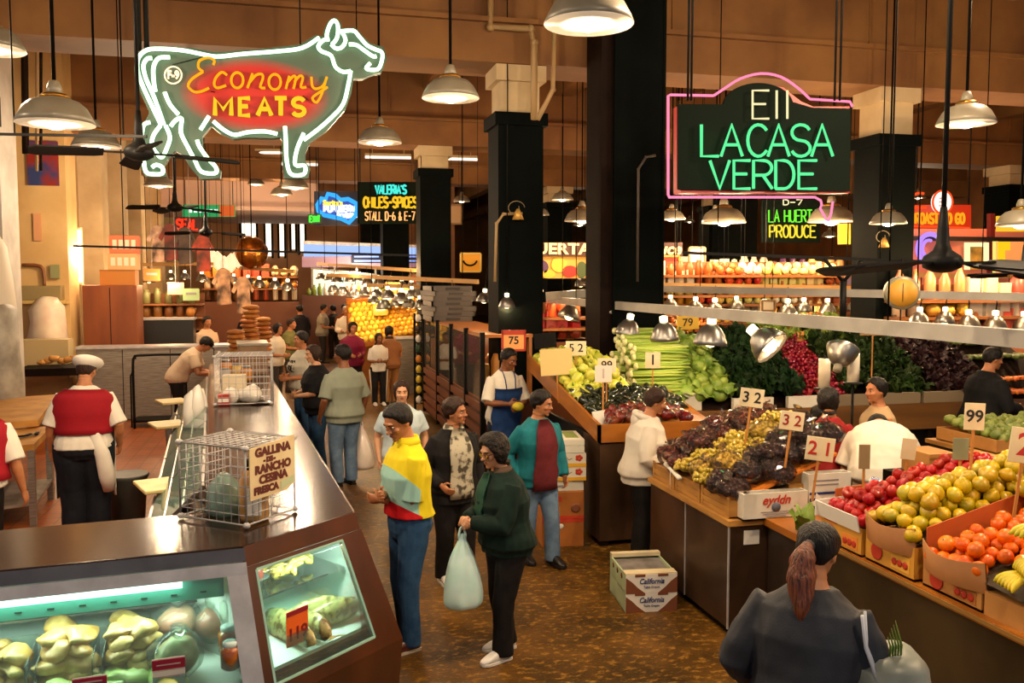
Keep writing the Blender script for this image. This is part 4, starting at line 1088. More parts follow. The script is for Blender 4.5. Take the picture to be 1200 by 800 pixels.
for i in range(7):
 base = IN(1.28-.15*i+.05*(i % 2), .13-.03*(i % 3), .555+.03*(i % 2))
 o = bpy.data.objects.new('green_lit_piece', mg[i % 2]); COL.objects.link(o); o.location = base; o.rotation_euler = (.1, .1*(i % 3), i*1.3); o.scale = (1.1, 1.2, 1.2)
 if i < 5: tag(o, 'folded meat coloured green for the tube light, before the trays in the glass case', 'meat', 'green lit meat at the front of the case')
 else: tag(o, 'folded meat coloured green for the tube light, before the trays in the glass case', 'meat', 'green lit meat at the front of the case')
# bagged hams / big bags
m_bagclear = film('meat_bag', '#f4faf4', .13, .1, .95)
m_ham = M('pink_ham', '#b8675a', .4, col2='#d8a070', nscale=5, coat=.4)
for i, (u, o_, z, r, lb) in enumerate(((.33,-.22,.70,.125,'clear bag of pinkish ham at the back corner of the glass case'),(.33,.06,.64,.125,'round clear bag with pale pieces at the front of the glass case'),(.16,-.20,.69,.11,'greenish clear bag against the end of the glass case'))):
 t = thing('meat_bag', lb, 'bagged meat', IN(u, o_, z-r*.75))
 mb = MB(); mb.ell((0,0,r*.8), (r*.85,r*.8,r*.75), 14, 9); mb.build('meat', m_ham if i != 1 else M('pale_pieces', '#cfd29a', .4, col2='#b07858', nscale=6, coat=.3), t, jit=.012, jscale=14)
 mb = MB(); mb.ell((0,0,r*.85), (r*1.1,r*1.02,r*.98), 16, 10); mb.tube([(0,0,r*1.6),(.01,0,r*1.9)], [.03,.05], 8); mb.build('clear_bag', m_bagclear, t, jit=.02, jscale=10)
for i, (u, o_, z, lb) in enumerate(((.085,.0,.60,'amber jar standing in the corner of the glass case'),(.08,.14,.57,'small amber jar at the front corner of the glass case'),(.07,-.12,.72,'clear jar with a pale lid in the corner of the glass case'))):
 t = thing('jar', lb, 'jar', IN(u, o_, z))
 mb = MB(); mb.lathe([(.035,0),(.05,.015),(.05,.10),(.035,.12)], 14); mb.build('body', M('jar_amber', '#9a4a14', .15, coat=.8, col2='#c47a2c', nscale=9) if i < 2 else m_bagclear, t)
 mb = MB(); mb.lathe([(.037,.115),(.037,.14),(.03,.145)], 14); mb.build('lid', M('jar_lid_pale', '#cfe6e0', .4), t)
# price cards standing along the glass
for i, (u, lb) in enumerate(((1.02,'red headed price card farthest from the corner post in the glass case'),(.72,'red headed price card before the middle tray in the glass case'),(.37,'tallest red headed price card before the round clear bag'))):
 t = thing('price_card', lb, 'price card', IN(u, .19, .525), rz=rz1)
 h = .13 if i < 2 else .17
 mb = MB(); mb.cbox((0,0,h/2), (.15,.004,h), Matrix.Rotation(.12,3,'X')); mb.build('card', _MC['paper_white'], t)
 mb = MB(); mb.cbox((0,-.014,h*.82), (.15,.003,h*.3), Matrix.Rotation(.12,3,'X')); mb.build('header', M('card_red', '#a01c3c', .5), t)
 mb = MB(); mb.cbox((0,-.019,h*.82), (.11,.002,.006)); mb.cbox((0,-.008,h*.45), (.10,.002,.006)); mb.build('printed_lines', M('card_grey', '#b09a9a', .6), t)
# corner window: shrimp, fish, the orange price card
m_shr = M('yellow_shrimp', '#e6c860', .4, col2='#c8913a', nscale=9, rnd=.2, coat=.2)
mb = MB(); mb.tube([(-.03,0,0),(-.015,.015,.004),(.01,.016,.004),(.03,0,0)], [.006,.014,.012,.005], 7); shr = mb.mesh('shrimp', m_shr)
for i in range(46):
 o = bpy.data.objects.new('shrimp', shr); COL.objects.link(o)
 u = rr.uniform(.42, .80)*Lch; v = rr.uniform(-.34,-.10)
 o.location = CH(u, v, .845+.055*max(0, 1-abs(u/Lch-.62)*4)+rr.uniform(0,.03)); o.rotation_euler = (rr.uniform(-.6,.6), rr.uniform(-.6,.6), rr.uniform(0,6)); o.scale = (1.4,1.4,1.4)
 tag(o, 'yellow shelled piece heaped on the glass shelf of the corner window', 'seafood', 'yellow pieces heaped on the shelf')
p = CH(.28*Lch, -.2, .845)
t = thing('food_bowl', 'red piece with a clear lid on the shelf of the corner window', 'bowl', p)
mb = MB(); mb.ell((0,0,.06), (.06,.05,.07), 10, 8); mb.build('meat', M('dark_red_meat', '#8e2a1c', .4, coat=.4), t, jit=.01, jscale=20)
mb = MB(); mb.lathe([(.07,.0),(.085,.04),(.088,.04)], 14); mb.build('dish', m_tray, t)
m_fish = M('speckled_fish', '#b9ad6e', .35, col2='#5d4b24', nscale=22, lo=.45, hi=.6, coat=.5)
def fish(loc, rz, s, label, rx=0):
 t = thing('fish', label, 'fish', loc, rot=(rx, 0, rz))
 mb = MB(); mb.tube([(-.20*s,0,.0),(-.16*s,0,.005),(-.05*s,0,.02),(.05*s,0,.025),(.13*s,0,.02),(.17*s,0,.01)], [(.006,.012),(.02*s,.035*s),(.035*s,.06*s),(.037*s,.065*s),(.03*s,.05*s),(.008,.014)], 12); mb.build('body', m_fish, t)
 mb = MB(); mb.slab([(.16*s,.0,.0),(.22*s,.05*s,.01),(.205*s,0,.01),(.22*s,-.05*s,.01)], (0,0,1), .004); mb.build('tail', m_fish, t)
 mb = MB(); mb.ell((-.155*s,-.012*s,.03*s), .008*s, 8, 6); mb.build('eye', m_black, t)
fish(CH(.36*Lch, -.02, .60), 2.2, 1.3, 'speckled fish hanging head up in the corner window, before the price card', .3)
fish(CH(.50*Lch, .05, .595), -1.0, 1.15, 'speckled fish lying in the middle of the corner window')
fish(CH(.66*Lch, -.06, .61), .4, 1.1, 'pale fish at the back of the corner window below the shelf')
fish(CH(.72*Lch, .04, .60), .55, 1.15, 'fish on the tray at the glass edge of the corner window')
p = CH(.16*Lch, .165, .60)
t = thing('price_card', 'orange price card with figures in the corner window', 'price card', p)
fc = Matrix((dch, V((0,0,1)), nch)).transposed().to_euler()
mb = MB(); mb.slab([dch*-.0+V((0,0,0)), dch*.15+V((0,0,0)), dch*.15+V((0,0,.19)), V((0,0,.19))], nch, .004); mb.build('card', M('card_orange', '#e8641e', .5), t)
text('119', .095, M('card_dark_red', '#7a0f10', .6), t, dch*.075+nch*.006+V((0,0,.06)), fc, sx=1.0, bold=.002, ext=.001)
text('TILAPIA', .03, _MC['card_dark_red'], t, dch*.075+nch*.006+V((0,0,.135)), fc, sx=.9, ext=.001) if False else None
mb = MB(); mb.slab([dch*.0+nch*.005+V((0,0,.165)), dch*.15+nch*.005+V((0,0,.165)), dch*.15+nch*.005+V((0,0,.19)), nch*.005+V((0,0,.19))], nch, .002); mb.build('header', M('card_wine', '#8e1a2c', .5), t)

# ------------------------------------------------------------------ the working area behind the counter
a = Uz(92, 495, 0); c = Uz(228, 495, 0)
t = thing('steel_partition', 'long waist high stainless steel partition across the back of the butcher area', 'partition', (a.x, a.y, 0))
mb = MB(); mb.box(0, 0, .03, c.x-a.x+1.2, .5, 1.30); mb.build('body', m_steel, t)
mb = MB(); mb.box(-.02, -.03, 1.30, c.x-a.x+1.22, .53, 1.335); mb.build('cap', m_trim, t)
mb = MB()
for x in (.75, 1.55, 2.3): mb.box(x, -.006, .05, x+.012, 0, 1.28)
mb.build('seam', m_black, t)
# wood cupboard with boxes on top
a = Uy(99, 400, a.y+.9); c = Uy(159, 335, a.y)
yb = Uz(92,495,0).y+1.0
a = Uy(99, 420, yb); c = Uy(160, 334, yb)
t = thing('wood_cupboard', 'tall reddish plywood cupboard standing behind the steel partition', 'cupboard', ((a.x+c.x)/2, yb, 0))
hw = (c.x-a.x)/2
mb = MB(); mb.box(-hw, 0, 0, hw, .7, c.z); mb.build('body', M('plywood_red', '#8e4a1e', .45, col2='#6e3414', nscale=2.5, stretch=(1,1,.25), detail=8), t, bevel=.01)
mb = MB(); mb.box(-.006, -.006, .1, .006, 0, c.z-.05); mb.build('door_gap', m_black, t)
z = c.z
for (px0, px1, py0, py1, lb, nm, c1) in ((117,158,315,333,'plain cardboard box on the plywood cupboard','cardboard_box','#b8742c'),(126,160,296,315,'flat printed carton, middle of the pile on the plywood cupboard','carton','#d8a46c'),(128,160,275,296,'printed red and cream carton topmost on the plywood cupboard','carton','#d07048')):
 a = Uy(px0, py1, yb+.1); c = Uy(px1, py0, yb+.1)
 t = thing(nm, lb, 'box', ((a.x+c.x)/2, yb+.1, z)); h = c.z-a.z; hw = (c.x-a.x)/2
 mb = MB(); mb.box(-hw, 0, 0, hw, .45, h); mb.build('body', M('carton_'+c1[1:], c1, .7, col2=c1, bump=.05), t, bevel=.008)
 mb = MB()
 if nm == 'carton':
  for i in range(4): mb.box(-hw+.06+i*hw*.45, -.006, h*.25, -hw+.06+i*hw*.45+hw*.3, 0, h*.75)
 else: mb.box(-hw, -.004, h-.03, hw, 0, h-.0)
 mb.build('printing', M('carton_print', '#e8d4b8', .6) if nm == 'carton' else M('tape', '#9a5e22', .4), t)
 z += h
# bent tube cart
p0 = Uz(158, 500, 0)
t = thing('tube_cart', 'black bent tube cart handle standing on the tiles before the steel partition', 'cart', Uz(190, 500, 0))
o = V(t.location)
pa = Uz(158, 503, 0); pb_ = Uz(219, 500, 0)
mb = MB(); mb.tube(smooth_path([pa-o, pa-o+V((0,0,1.1)), pa-o+V((.04,0,1.2)), (pa-o).lerp(pb_-o,.1)+V((0,0,1.25)), (pa-o).lerp(pb_-o,.9)+V((0,0,1.25)), pb_-o+V((-.03,0,1.2)), pb_-o+V((0,0,1.08)), pb_-o+V((0,0,.05))], 4), .022, 8); mb.build('frame', m_black, t)
mb = MB(); mb.tube([pa-o+V((-.06,.1,.02)), pa-o+V((-.05,.05,.9)), pa-o+V((0,0,1.0))], .014, 6); mb.cbox((0,.15,.12), (.9,.5,.04)); mb.build('platform', m_black, t)
# grey bin
t = thing('waste_bin', 'round dark grey bin on the orange tiles beside the butcher', 'bin', Uz(150, 612, 0))
mb = MB(); mb.lathe([(.15,0),(.17,.02),(.20,.46),(.215,.48),(.215,.50),(.195,.50),(.165,.05)], 22); mb.build('body', M('bin_grey', '#3a3e3a', .5), t)
mb = MB(); mb.lathe([(.214,.49),(.222,.50),(.214,.515),(.2,.51)], 22); mb.build('rim', M('bin_rim', '#4c504c', .5), t)
# butcher-block tables by the wall
t = thing('cutting_table', 'butcher block table with a yellow worn top beside the hatted butcher', 'table', Uz(10, 560, 0))
o = V(t.location)
T1 = [Uz(-60, 470, .95), Uz(66, 462, .95), Uz(45, 492, .95), Uz(-60, 500, .95)]
mb = MB(); mb.slab([q-o for q in T1], (0,0,-1), .07); mb.build('upper_top', M('block_top', '#c08a3a', .5, col2='#a06a26', nscale=4), t)
T2 = [Uz(-60, 508, .86), Uz(60, 499, .86), Uz(40, 520, .86), Uz(-60, 530, .86)]
mb = MB(); mb.slab([q-o for q in T2], (0,0,-1), .07); mb.build('lower_top', _MC['block_top'], t)
for q in (T2[1], T2[2], T2[0], T2[3]):
 mb = MB(); mb.box(q.x-o.x-.06, q.y-o.y-.03, 0, q.x-o.x+.0, q.y-o.y+.03, .80); mb.build('leg', m_steel, t)
mb = MB(); mb.slab([q-o-V((0,0,.6)) for q in T2], (0,0,-1), .03); mb.build('shelf', m_steel, t)
for i in range(4):
 q = Uz(10+i*11, 515-i*2, .87)
 t2 = thing('knife', 'dark handled knife lying on the lower butcher block beside the butcher', 'knife', q, rz=.5+.4*i, group='knives on the block')
 mb = MB(); mb.cbox((0,0,.012), (.13,.03,.02)); mb.build('handle', m_black, t2)
 mb = MB(); mb.slab([(.06,-.018,.008),(.26,-.005,.008),(.25,.015,.008),(.06,.018,.008)], (0,0,1), .004); mb.build('blade', m_alu, t2)
# wall things: dispenser box, hanging bag, posters, plastic curtain, cream cabinet
t = thing('wall_dispenser', 'small grey dispenser box with a bent pipe on the yellow wall', 'dispenser', Uy(53, 343, 17.78))
mb = MB(); mb.box(-.34, -.26, -.13, .32, 0, .13); mb.build('body', M('dispenser_grey', '#8c7a4e', .5), t, bevel=.01)
mb = MB(); mb.box(-.36, -.28, -.19, .40, 0, -.13); mb.build('tray', M('dispenser_tray', '#c9a860', .5), t)
mb = MB(); mb.tube(smooth_path([(-.35,-.05,.5),(-.05,-.05,.48),(.0,-.05,.3),(.0,-.05,.13)], 3), .03, 8); mb.build('pipe', M('pipe_brown', '#7a4a24', .5), t)
def wallsheet(px0, py0, px1, py1, y, name, label, cat, mat, th=.02, jit=0):
 a = Uy(px0, py1, y); c = Uy(px1, py0, y); mb = MB(); 
 n = 6
 vs = []; fs = []
 for j in range(n+1):
  for i in range(n+1): vs.append((a.x+(c.x-a.x)*i/n-(a.x+c.x)/2, -th, (c.z-a.z)*(j/n-.5)))
 for j in range(n):
  for i in range(n): fs.append((j*(n+1)+i, j*(n+1)+i+1, (j+1)*(n+1)+i+1, (j+1)*(n+1)+i))
 mb.add(vs, fs, 0, True); mb.box(-(c.x-a.x)/2, -th*.8, -(c.z-a.z)/2, (c.x-a.x)/2, 0, (c.z-a.z)/2)
 o = mb.build(name, mat, None, ((a.x+c.x)/2, y-.0, (a.z+c.z)/2), jit=jit, jscale=3)
 return tag(o, label, cat)
wallsheet(33, 166, 68, 217, 17.78, 'poster', 'red and blue poster high on the yellow wall beside the big pendant lamp', 'poster', M('poster_red', '#8e2414', .5, col2='#2c3a6e', nscale=2.2, lo=.45, hi=.6), .03)
wallsheet(40, 250, 48, 282, 17.78, 'notice', 'narrow pinkish notice strip on the yellow wall', 'notice', M('notice_pink', '#d89a6a', .6), .02)
wallsheet(60, 310, 70, 326, 17.78, 'switch_box', 'small grey green switch box above the wall dispenser', 'switch', M('switch_green', '#8a8a5c', .5), .06)
wallsheet(26, 396, 86, 442, 17.0, 'wall_cabinet', 'cream low cabinet under the hanging white bag', 'cabinet', M('cabinet_cream', '#bfa878', .5), .5)
mb = MB(); mb.lathe([(.05,.44),(.14,.40),(.29,.22),(.31,-.05),(.36,-.38),(.24,-.52),(.03,-.56)], 16); tag(mb.build('plastic_bag', M('bag_cream', '#e6d6bc', .4, col2='#d8b8a0', nscale=3), None, Uy(55, 376, 17.4), jit=.08, jscale=3), 'big white plastic bag hanging under the wall dispenser', 'bag')
mb = MB(); mb.lathe([(.05,.9),(.2,.8),(.24,.2),(.26,-.5),(.2,-.75),(.03,-.8)], 14); tag(mb.build('apron_bundle', M('bundle_grey', '#a8a294', .5, col2='#7b756a', nscale=4), None, Uy(1, 430, 13.2), jit=.07, jscale=4), 'grey plastic covered bundle hanging at the picture edge by the white pilaster', 'bundle')
mb = MB(); mb.lathe([(.06,.9),(.16,.7),(.26,.2),(.3,-.3),(.2,-.4),(.03,-.42)], 14); tag(mb.build('white_coat', M('coat_white', '#cfc6b4', .6), None, Uy(-8, 350, 13.3), jit=.05, jscale=4), 'white coat hanging on the white pilaster at the picture edge', 'coat')
# tan paper rolls / sausage tray beside the hatted butcher
mb = MB()
for i in range(7): mb.ell((-.3+i*.1, .04*(i%2), .03*(i%3)), (.08,.06,.05), 10, 7)
tag(mb.build('pastry_heap', M('pastry_tan', '#c8924a', .6, col2='#a8702c', nscale=8), None, Uy(72, 424, 15.9), jit=.03, jscale=9), 'heap of tan pastry on the ledge behind the hatted butcher', 'food', kind='stuff')
mb = MB(); mb.box(-.6,-.25,-.12,.35,1.79,0); tag(mb.build('ledge_shelf', m_darkbrown, None, Uy(70, 430, 16.0)), 'dark ledge shelf carrying the tan pastry heap', 'shelf')
# ================================================================== produce stalls
m_wood = M('crate_wood', '#b8843c', .6, col2='#96662a', nscale=3, stretch=(1,1,5), bump=.05)
m_wood_or = M('varnished_board', '#b06a1e', .4, col2='#8e5014', nscale=2, stretch=(1,1,3), coat=.2)
m_card = M('cardboard', '#b9813f', .75, col2='#a87234', nscale=5)
m_print_red = M('print_red', '#b83216', .6); m_print_blue = M('print_blue', '#26346e', .6); m_print_brown = M('print_brown', '#7a4428', .65)
m_white_card = M('white_card', '#d9d3c4', .65, col2='#cbc4b2', nscale=5)
# --- the grape counter
S1 = dict(x0=2.97, x1=3.92, y0=5.64, y1=7.06, z=.84)
t = thing('steel_counter', 'dull steel clad counter under the bagged grapes', 'counter', (3.44, 6.35, 0))
mb = MB(); mb.box(-.47,-.71,.06,.48,.71,.80); mb.build('body', m_steel_dark, t, bevel=.006)
mb = MB(); mb.box(-.49,-.73,.80,.50,.73,.84); mb.build('top', m_wood, t)
mb = MB(); mb.box(-.43,-.67,0,.44,.67,.06); mb.build('plinth', m_black, t)
mb = MB(); mb.box(-.478,-.716,.06,-.468,-.70,.80); mb.box(-.478,.0,.06,-.470,.008,.80); mb.build('edge_seam', m_trim, t)
mb = MB(); mb.box(-.36,-.716,.66,-.24,-.71,.76); mb.build('paper_tag', _MC['paper_white'], t)
# --- the fruit counter
S2 = dict(x0=3.32, x1=4.5, y0=2.2, y1=5.12, z=.85)
t = thing('steel_counter', 'dark steel counter carrying the apples, pears and oranges', 'counter', (3.9, 3.65, 0))
mb = MB(); mb.box(-.56,-1.5,.06,.6,1.44,.81); mb.build('body', M('fruit_counter_steel', '#54442c', .36, .5, col2='#3a2e1c', nscale=1.6, bump=.06, bscale=9), t)
mb = MB(); mb.box(-.58,-1.52,.81,.62,1.47,.85); mb.build('top', m_wood_or, t)
mb = MB(); mb.box(-.588,-1.52,.822,-.58,1.47,.842); mb.build('edge_strip', M('edge_brass', '#caa25c', .3, .7), t)
mb = MB(); mb.box(-.5,-1.5,0,.56,1.44,.06); mb.build('plinth', m_black, t)
# --- the corner produce stall
t = thing('produce_stall', 'corner produce stall with a steel front and orange wooden border', 'stall', (2.81, 7.9, 0))
mb = MB(); mb.box(0,0,.05,1.3,.5,1.02); mb.build('front_panel', m_steel_dark, t)
mb = MB(); mb.box(.06,.5,.05,.1,2.5,1.0); mb.box(.06,.5,.05,1.3,2.5,.1); mb.build('side_panel', m_black, t)  # black sheets stand in for the shade under the stall bed
# sloped bed
mb = MB(); mb.add([(0,0,1.04),(1.3,0,1.04),(1.3,2.55,1.5),(0,2.55,1.5),(0,0,.98),(1.3,0,.98),(1.3,2.55,1.44),(0,2.55,1.44)], [(0,1,2,3),(7,6,5,4),(0,4,5,1),(1,5,6,2),(2,6,7,3),(3,7,4,0)]); mb.build('bed', m_wood_or, t)
mb = MB(); mb.slab([(-.03,-.03,1.0),(1.3,-.03,1.0),(1.3,-.03,1.17),(-.03,-.03,1.17)], (0,1,0), .03); mb.slab([(-.03,-.03,1.0),(-.03,2.55,1.44),(-.03,2.55,1.62),(-.03,-.03,1.17)], (1,0,0), .03); mb.build('border_board', m_wood_or, t)
for q in ((.05,.05),(1.22,.05),(.05,2.4),(1.22,2.4)):
 mb = MB(); mb.box(q[0]-.04,q[1]-.04,0,q[0]+.04,q[1]+.04,1.0); mb.build('leg', m_darkbrown, t)
# --- the long sloped stall across the back
S3x0, S3x1, S3y0, S3y1, S3z0, S3z1 = 4.14, 9.5, 9.2, 10.35, 1.02, 1.72
t = thing('produce_stall', 'long brown produce stall under the cabbages, kale and radishes', 'stall', (S3x0, S3y0, 0))
w = S3x1-S3x0
mb = MB(); mb.add([(0,0,S3z0),(w,0,S3z0),(w,1.15,S3z1),(0,1.15,S3z1),(0,0,S3z0-.06),(w,0,S3z0-.06),(w,1.15,S3z1-.06),(0,1.15,S3z1-.06)], [(0,1,2,3),(7,6,5,4),(0,4,5,1),(1,5,6,2),(2,6,7,3),(3,7,4,0)]); mb.build('bed', m_darkbrown, t)
mb = MB(); mb.box(0,-.05,.74,w,.0,S3z0+.03); mb.build('front_board', M('stall_brown', '#7a5226', .5, col2='#5c3c1a', nscale=2, stretch=(.3,1,3)), t)
mb = MB(); mb.box(0,.35,.0,w,.4,.74); mb.build('back_panel', M('stall_dark', '#1d140c', .6), t)
for i in range(9):
 mb = MB(); mb.box(i*w/8-.03, 0, 0, i*w/8+.03, .06, .74); mb.build('post', m_darkbrown, t)
mb = MB(); mb.box(0,1.15,0,w,1.2,1.66); mb.build('rear_panel', M('stall_dark2', '#3a2716', .6), t)
# --- a low stall with green chayotes at the far end of the row
t = thing('produce_stall', 'low dark stall end with cartons of green chayotes behind the pears', 'stall', (6.55, 6.9, 0))
mb = MB(); mb.box(-.2,0,0,2.2,.9,.86); mb.build('body', M('stall_dark3', '#2a1e12', .6), t)
mb = MB(); mb.box(-.24,-.03,.86,2.24,.93,.90); mb.build('top', m_wood, t)

# ------------------------------------------------------------------ boxes
def open_box(name, label, loc, sx, sy, sz, mat, rz=0, th=.012, tilt=0, cat='box', group=None, liner=None, prints=None):
 t = thing(name, label, cat, loc, group=group, rot=(0, tilt, rz))
 mb = MB()
 mb.box(-sx/2,-sy/2,0,sx/2,sy/2,th)
 mb.box(-sx/2,-sy/2,0,-sx/2+th,sy/2,sz); mb.box(sx/2-th,-sy/2,0,sx/2,sy/2,sz)
 mb.box(-sx/2+th,-sy/2,0,sx/2-th,-sy/2+th,sz); mb.box(-sx/2+th,sy/2-th,0,sx/2-th,sy/2,sz)
 mb.build('box', mat, t)
 return t
# grape crates: low wood crates along the aisle edge, white cartons at the near end
for i, (y0, y1) in enumerate(((5.68,6.12),(6.14,6.58),(6.60,7.04))):
 t = open_box('wooden_crate', ['slatted wooden crate under the dark grapes at the near corner of the steel counter','slatted wooden crate under the yellow grapes','slatted wooden crate under the reddish bagged grapes at the far end'][i], (3.22, (y0+y1)/2, .84), .46, .44, .13, m_wood)
 mb = MB()
 for z in (.0,.045,.09): mb.box(-.237,-.215,z+.004,-.230,.215,z+.036)
 mb.box(-.24,-.22,0,-.228,-.19,.15); mb.box(-.24,.19,0,-.228,.22,.15); mb.build('slats', m_wood, t)
 open_box('wooden_crate', ['upper wooden crate under the dark grapes, farther from the aisle','upper wooden crate under the yellow grapes, farther from the aisle','upper wooden crate under the reddish grapes, farther from the aisle'][i], (3.68, (y0+y1)/2, .84), .45, .44, .22, m_wood)
def carton_face(t, sx, sy, sz, kind):
 y = -sy/2-.003
 if kind == 'grapes_left':
  text('eyddn', .09, m_print_red, t, (0,y,sz*.72), sx=1., shear=.3, bold=.002, ext=.001)
  mb = MB(); mb.lathe([(.001,0),(.035,0),(.035,.002),(.001,.002)], 16, (0,y,sz*.46), rot=Matrix.Rotation(PI/2,3,'X')); mb.build('printed_globe', M('print_grey', '#5a6070', .6), t)
  mb = MB()
  for k in range(3): mb.box(-.12+.02*k, y-.001, sz*(.28-.08*k), .12-.02*k, y+.002, sz*(.30-.08*k))
  mb.build('printed_lines', M('print_grey2', '#8a8a90', .6), t)
 else:
  mb = MB(); mb.box(-sx*.48, y, .01, sx*.1, y+.002, sz*.42); mb.box(-sx*.48, y, sz*.5, sx*.3, y+.002, sz*.56); mb.build('printed_band', m_print_blue, t)
  mb = MB(); mb.slab([(-.08+.11*math.cos(a*PI/5)*(1 if a % 2 else .45), y-.002, sz*.3+.08*math.sin(a*PI/5)*(1 if a % 2 else .45)) for a in range(10)], (0,-1,0), .001); mb.build('printed_star', _MC['paper_white'], t)
  text('FRESH GRAPES', .035, m_print_brown, t, (-.02,y,sz*.78), sx=.9, ext=.001) if False else None
  mb = MB()
  for k in range(2): mb.box(-sx*.4, y, sz*(.72+.1*k), sx*.2, y+.002, sz*(.75+.1*k))
  mb.build('printed_lines', M('print_grey3', '#7a7a80', .6), t)
t = open_box('grape_carton', 'white printed carton with red lettering at the near corner of the grape counter', (3.30, 5.64, .842), .50, .10, .19, m_white_card); carton_face(t, .5, .1, .19, 'grapes_left')
t = open_box('grape_carton', 'white and blue printed carton standing beside the red lettered one', (3.74, 5.66, .842), .34, .10, .30, m_white_card); carton_face(t, .34, .1, .30, 'blue')
# cartons on the fruit counter: front and raised rear
def fruit_box(y0, y1, x0, x1, z, h, label, mat, prints=None, name='fruit_carton'):
 t = open_box(name, label, ((x0+x1)/2, (y0+y1)/2, z), x1-x0, (y1-y0), h, mat)
 if prints:
  mb = MB(); yy = (y1-y0)
  mb.box(-(x1-x0)/2-.003, -yy*.42, h*.15, -(x1-x0)/2, -yy*.05, h*.62); mb.build('printed_panel', prints[0], t)
  mb = MB()
  for k in range(3): mb.lathe([(.012,0),(.022,0),(.022,.002),(.012,.002)], 12, (-(x1-x0)/2-.004, -yy*(.34-.11*k), h*.36), rot=Matrix.Rotation(-PI/2,3,'Y'))
  mb.build('printed_rings', m_print_red, t)
  mb = MB(); mb.lathe([(.045,0),(.052,0),(.052,.003),(.045,.003)], 16, (-(x1-x0)/2-.002, yy*.25, h*.42), rot=Matrix.Rotation(-PI/2,3,'Y')); mb.box(-(x1-x0)/2-.004, yy*.1, h*.80, -(x1-x0)/2, yy*.4, h*.86); mb.build('printed_mark', m_print_red, t)
 return t
m_carton_gold = M('carton_gold', '#cf9430', .65, col2='#bf8426', nscale=4)
fruit_box(4.66, 5.08, 3.33, 3.86, .851, .17, 'orange brown carton under the red apples', m_carton_gold, (M('print_orange', '#d8822a', .6),))
fruit_box(4.20, 4.63, 3.34, 3.88, .851, .19, 'yellow carton under the yellow pears', m_carton_gold, (M('print_gold', '#e0a83c', .6),))
fruit_box(3.72, 4.15, 3.36, 3.90, .851, .15, 'brown slatted carton under the oranges', m_card, (M('print_tan', '#a86a2c', .6),))
for (y0, y1, lb) in ((4.66,5.08,'raised carton at the back of the apples'),(4.20,4.63,'raised carton at the back of the pears'),(3.3,4.15,'raised wide carton at the back of the oranges')):
 fruit_box(y0, y1, 3.92, 4.46, .851, .27, lb, m_card)
# white paper collar on the apple box, bent cardboard collars on the others
mb = MB(); mb.slab([(3.315,5.085,1.0),(3.315,4.66,1.0),(3.29,4.66,1.10),(3.29,5.085,1.10)], (1,0,0), .008); mb.slab([(3.29,5.09,1.10),(3.29,5.09,1.0),(3.7,5.09,1.0),(3.7,5.09,1.13)], (0,1,0), .006); tag(mb.build('paper_collar', _MC['paper_white']), 'white paper collar round the front of the apple carton', 'paper')
def collar(y0, y1, x, z0, z1, label, bulge=.06):
 mb = MB(); n = 10; r0 = []; r1 = []
 for i in range(n+1):
  u = i/n; yy = y0+(y1-y0)*u; xx = x+.02-bulge*math.sin(PI*u)
  r0.append((xx, yy, z0)); r1.append((xx-.015, yy, z1+.03*(1-math.sin(PI*u))))
 back0 = [(p[0]+.008, p[1], p[2]) for p in r0]; back1 = [(p[0]+.008, p[1], p[2]) for p in r1]
 mb.loft([r0, r1, back1, back0, r0], closed=False, caps=False)
 return tag(mb.build('cardboard_collar', M('collar_brown', '#9a6430', .7, col2='#8a5626', nscale=4)), label, 'cardboard')
collar(4.20, 4.64, 3.33, .98, 1.12, 'bent brown cardboard collar holding the pears')
collar(3.70, 4.16, 3.35, .95, 1.08, 'bent brown cardboard collar holding the oranges', .07)
mb = MB(); mb.slab([(3.4,4.175,1.0),(4.4,4.175,1.12),(4.4,4.175,1.42),(3.4,4.175,1.16)], (0,1,0), .008); tag(mb.build('cardboard_divider', M('divider_orange', '#b85a22', .7)), 'orange cardboard divider between the pears and the oranges', 'cardboard')
mb = MB(); mb.slab([(3.45,5.11,1.0),(4.2,5.11,1.0),(4.2,5.11,1.22),(3.45,5.11,1.16)], (0,1,0), .008); tag(mb.build('cardboard_divider', _MC['divider_orange']), 'orange brown cardboard flap behind the apples', 'cardboard')

# ------------------------------------------------------------------ fruit
m_apple = M('apple_red', '#a00a03', .28, col2='#b01a06', nscale=9, lo=.45, hi=.8, coat=.25, rnd=.08, spec=.35)
m_pear = M('yellow_pear', '#d0a80e', .3, col2='#a09410', nscale=9, lo=.35, hi=.7, coat=.25, rnd=.18, bump=.08, bscale=40)
m_orange = M('orange_peel', '#f0780c', .3, col2='#e86606', nscale=7, coat=.25, rnd=.12, bump=.1, bscale=160)
m_stem = M('stem_brown', '#4a2c10', .7)
mb = MB(); mb.lathe([(.001,-.030),(.012,-.034),(.026,-.030),(.037,-.012),(.041,.006),(.038,.022),(.026,.034),(.012,.034),(.001,.026)], 16); apple = mb.mesh('apple', m_apple)
mb = MB(); mb.cyl((0,0,.024),(.004,0,.047), .0016, 5); apple_stem = mb.mesh('stem', m_stem)
mb = MB(); mb.lathe([(.001,-.046),(.020,-.044),(.040,-.028),(.049,-.002),(.046,.020),(.032,.040),(.017,.054),(.008,.057),(.001,.053)], 16)
for i, p in enumerate(mb.v):
 n = noise.noise_vector(V(p)*22); mb.v[i] = (p[0]+n[0]*.008, p[1]+n[1]*.008, p[2]+n[2]*.006)
pear = mb.mesh('pear', m_pear)
mb = MB(); mb.ell((0,0,0), (.0415,.0415,.038), 16, 10); orange = mb.mesh('orange', m_orange)
mb = MB(); mb.ell((0,0,.037), (.005,.005,.003), 6, 4); nub = mb.mesh('stem', M('stem_green', '#5a5a1e', .7))
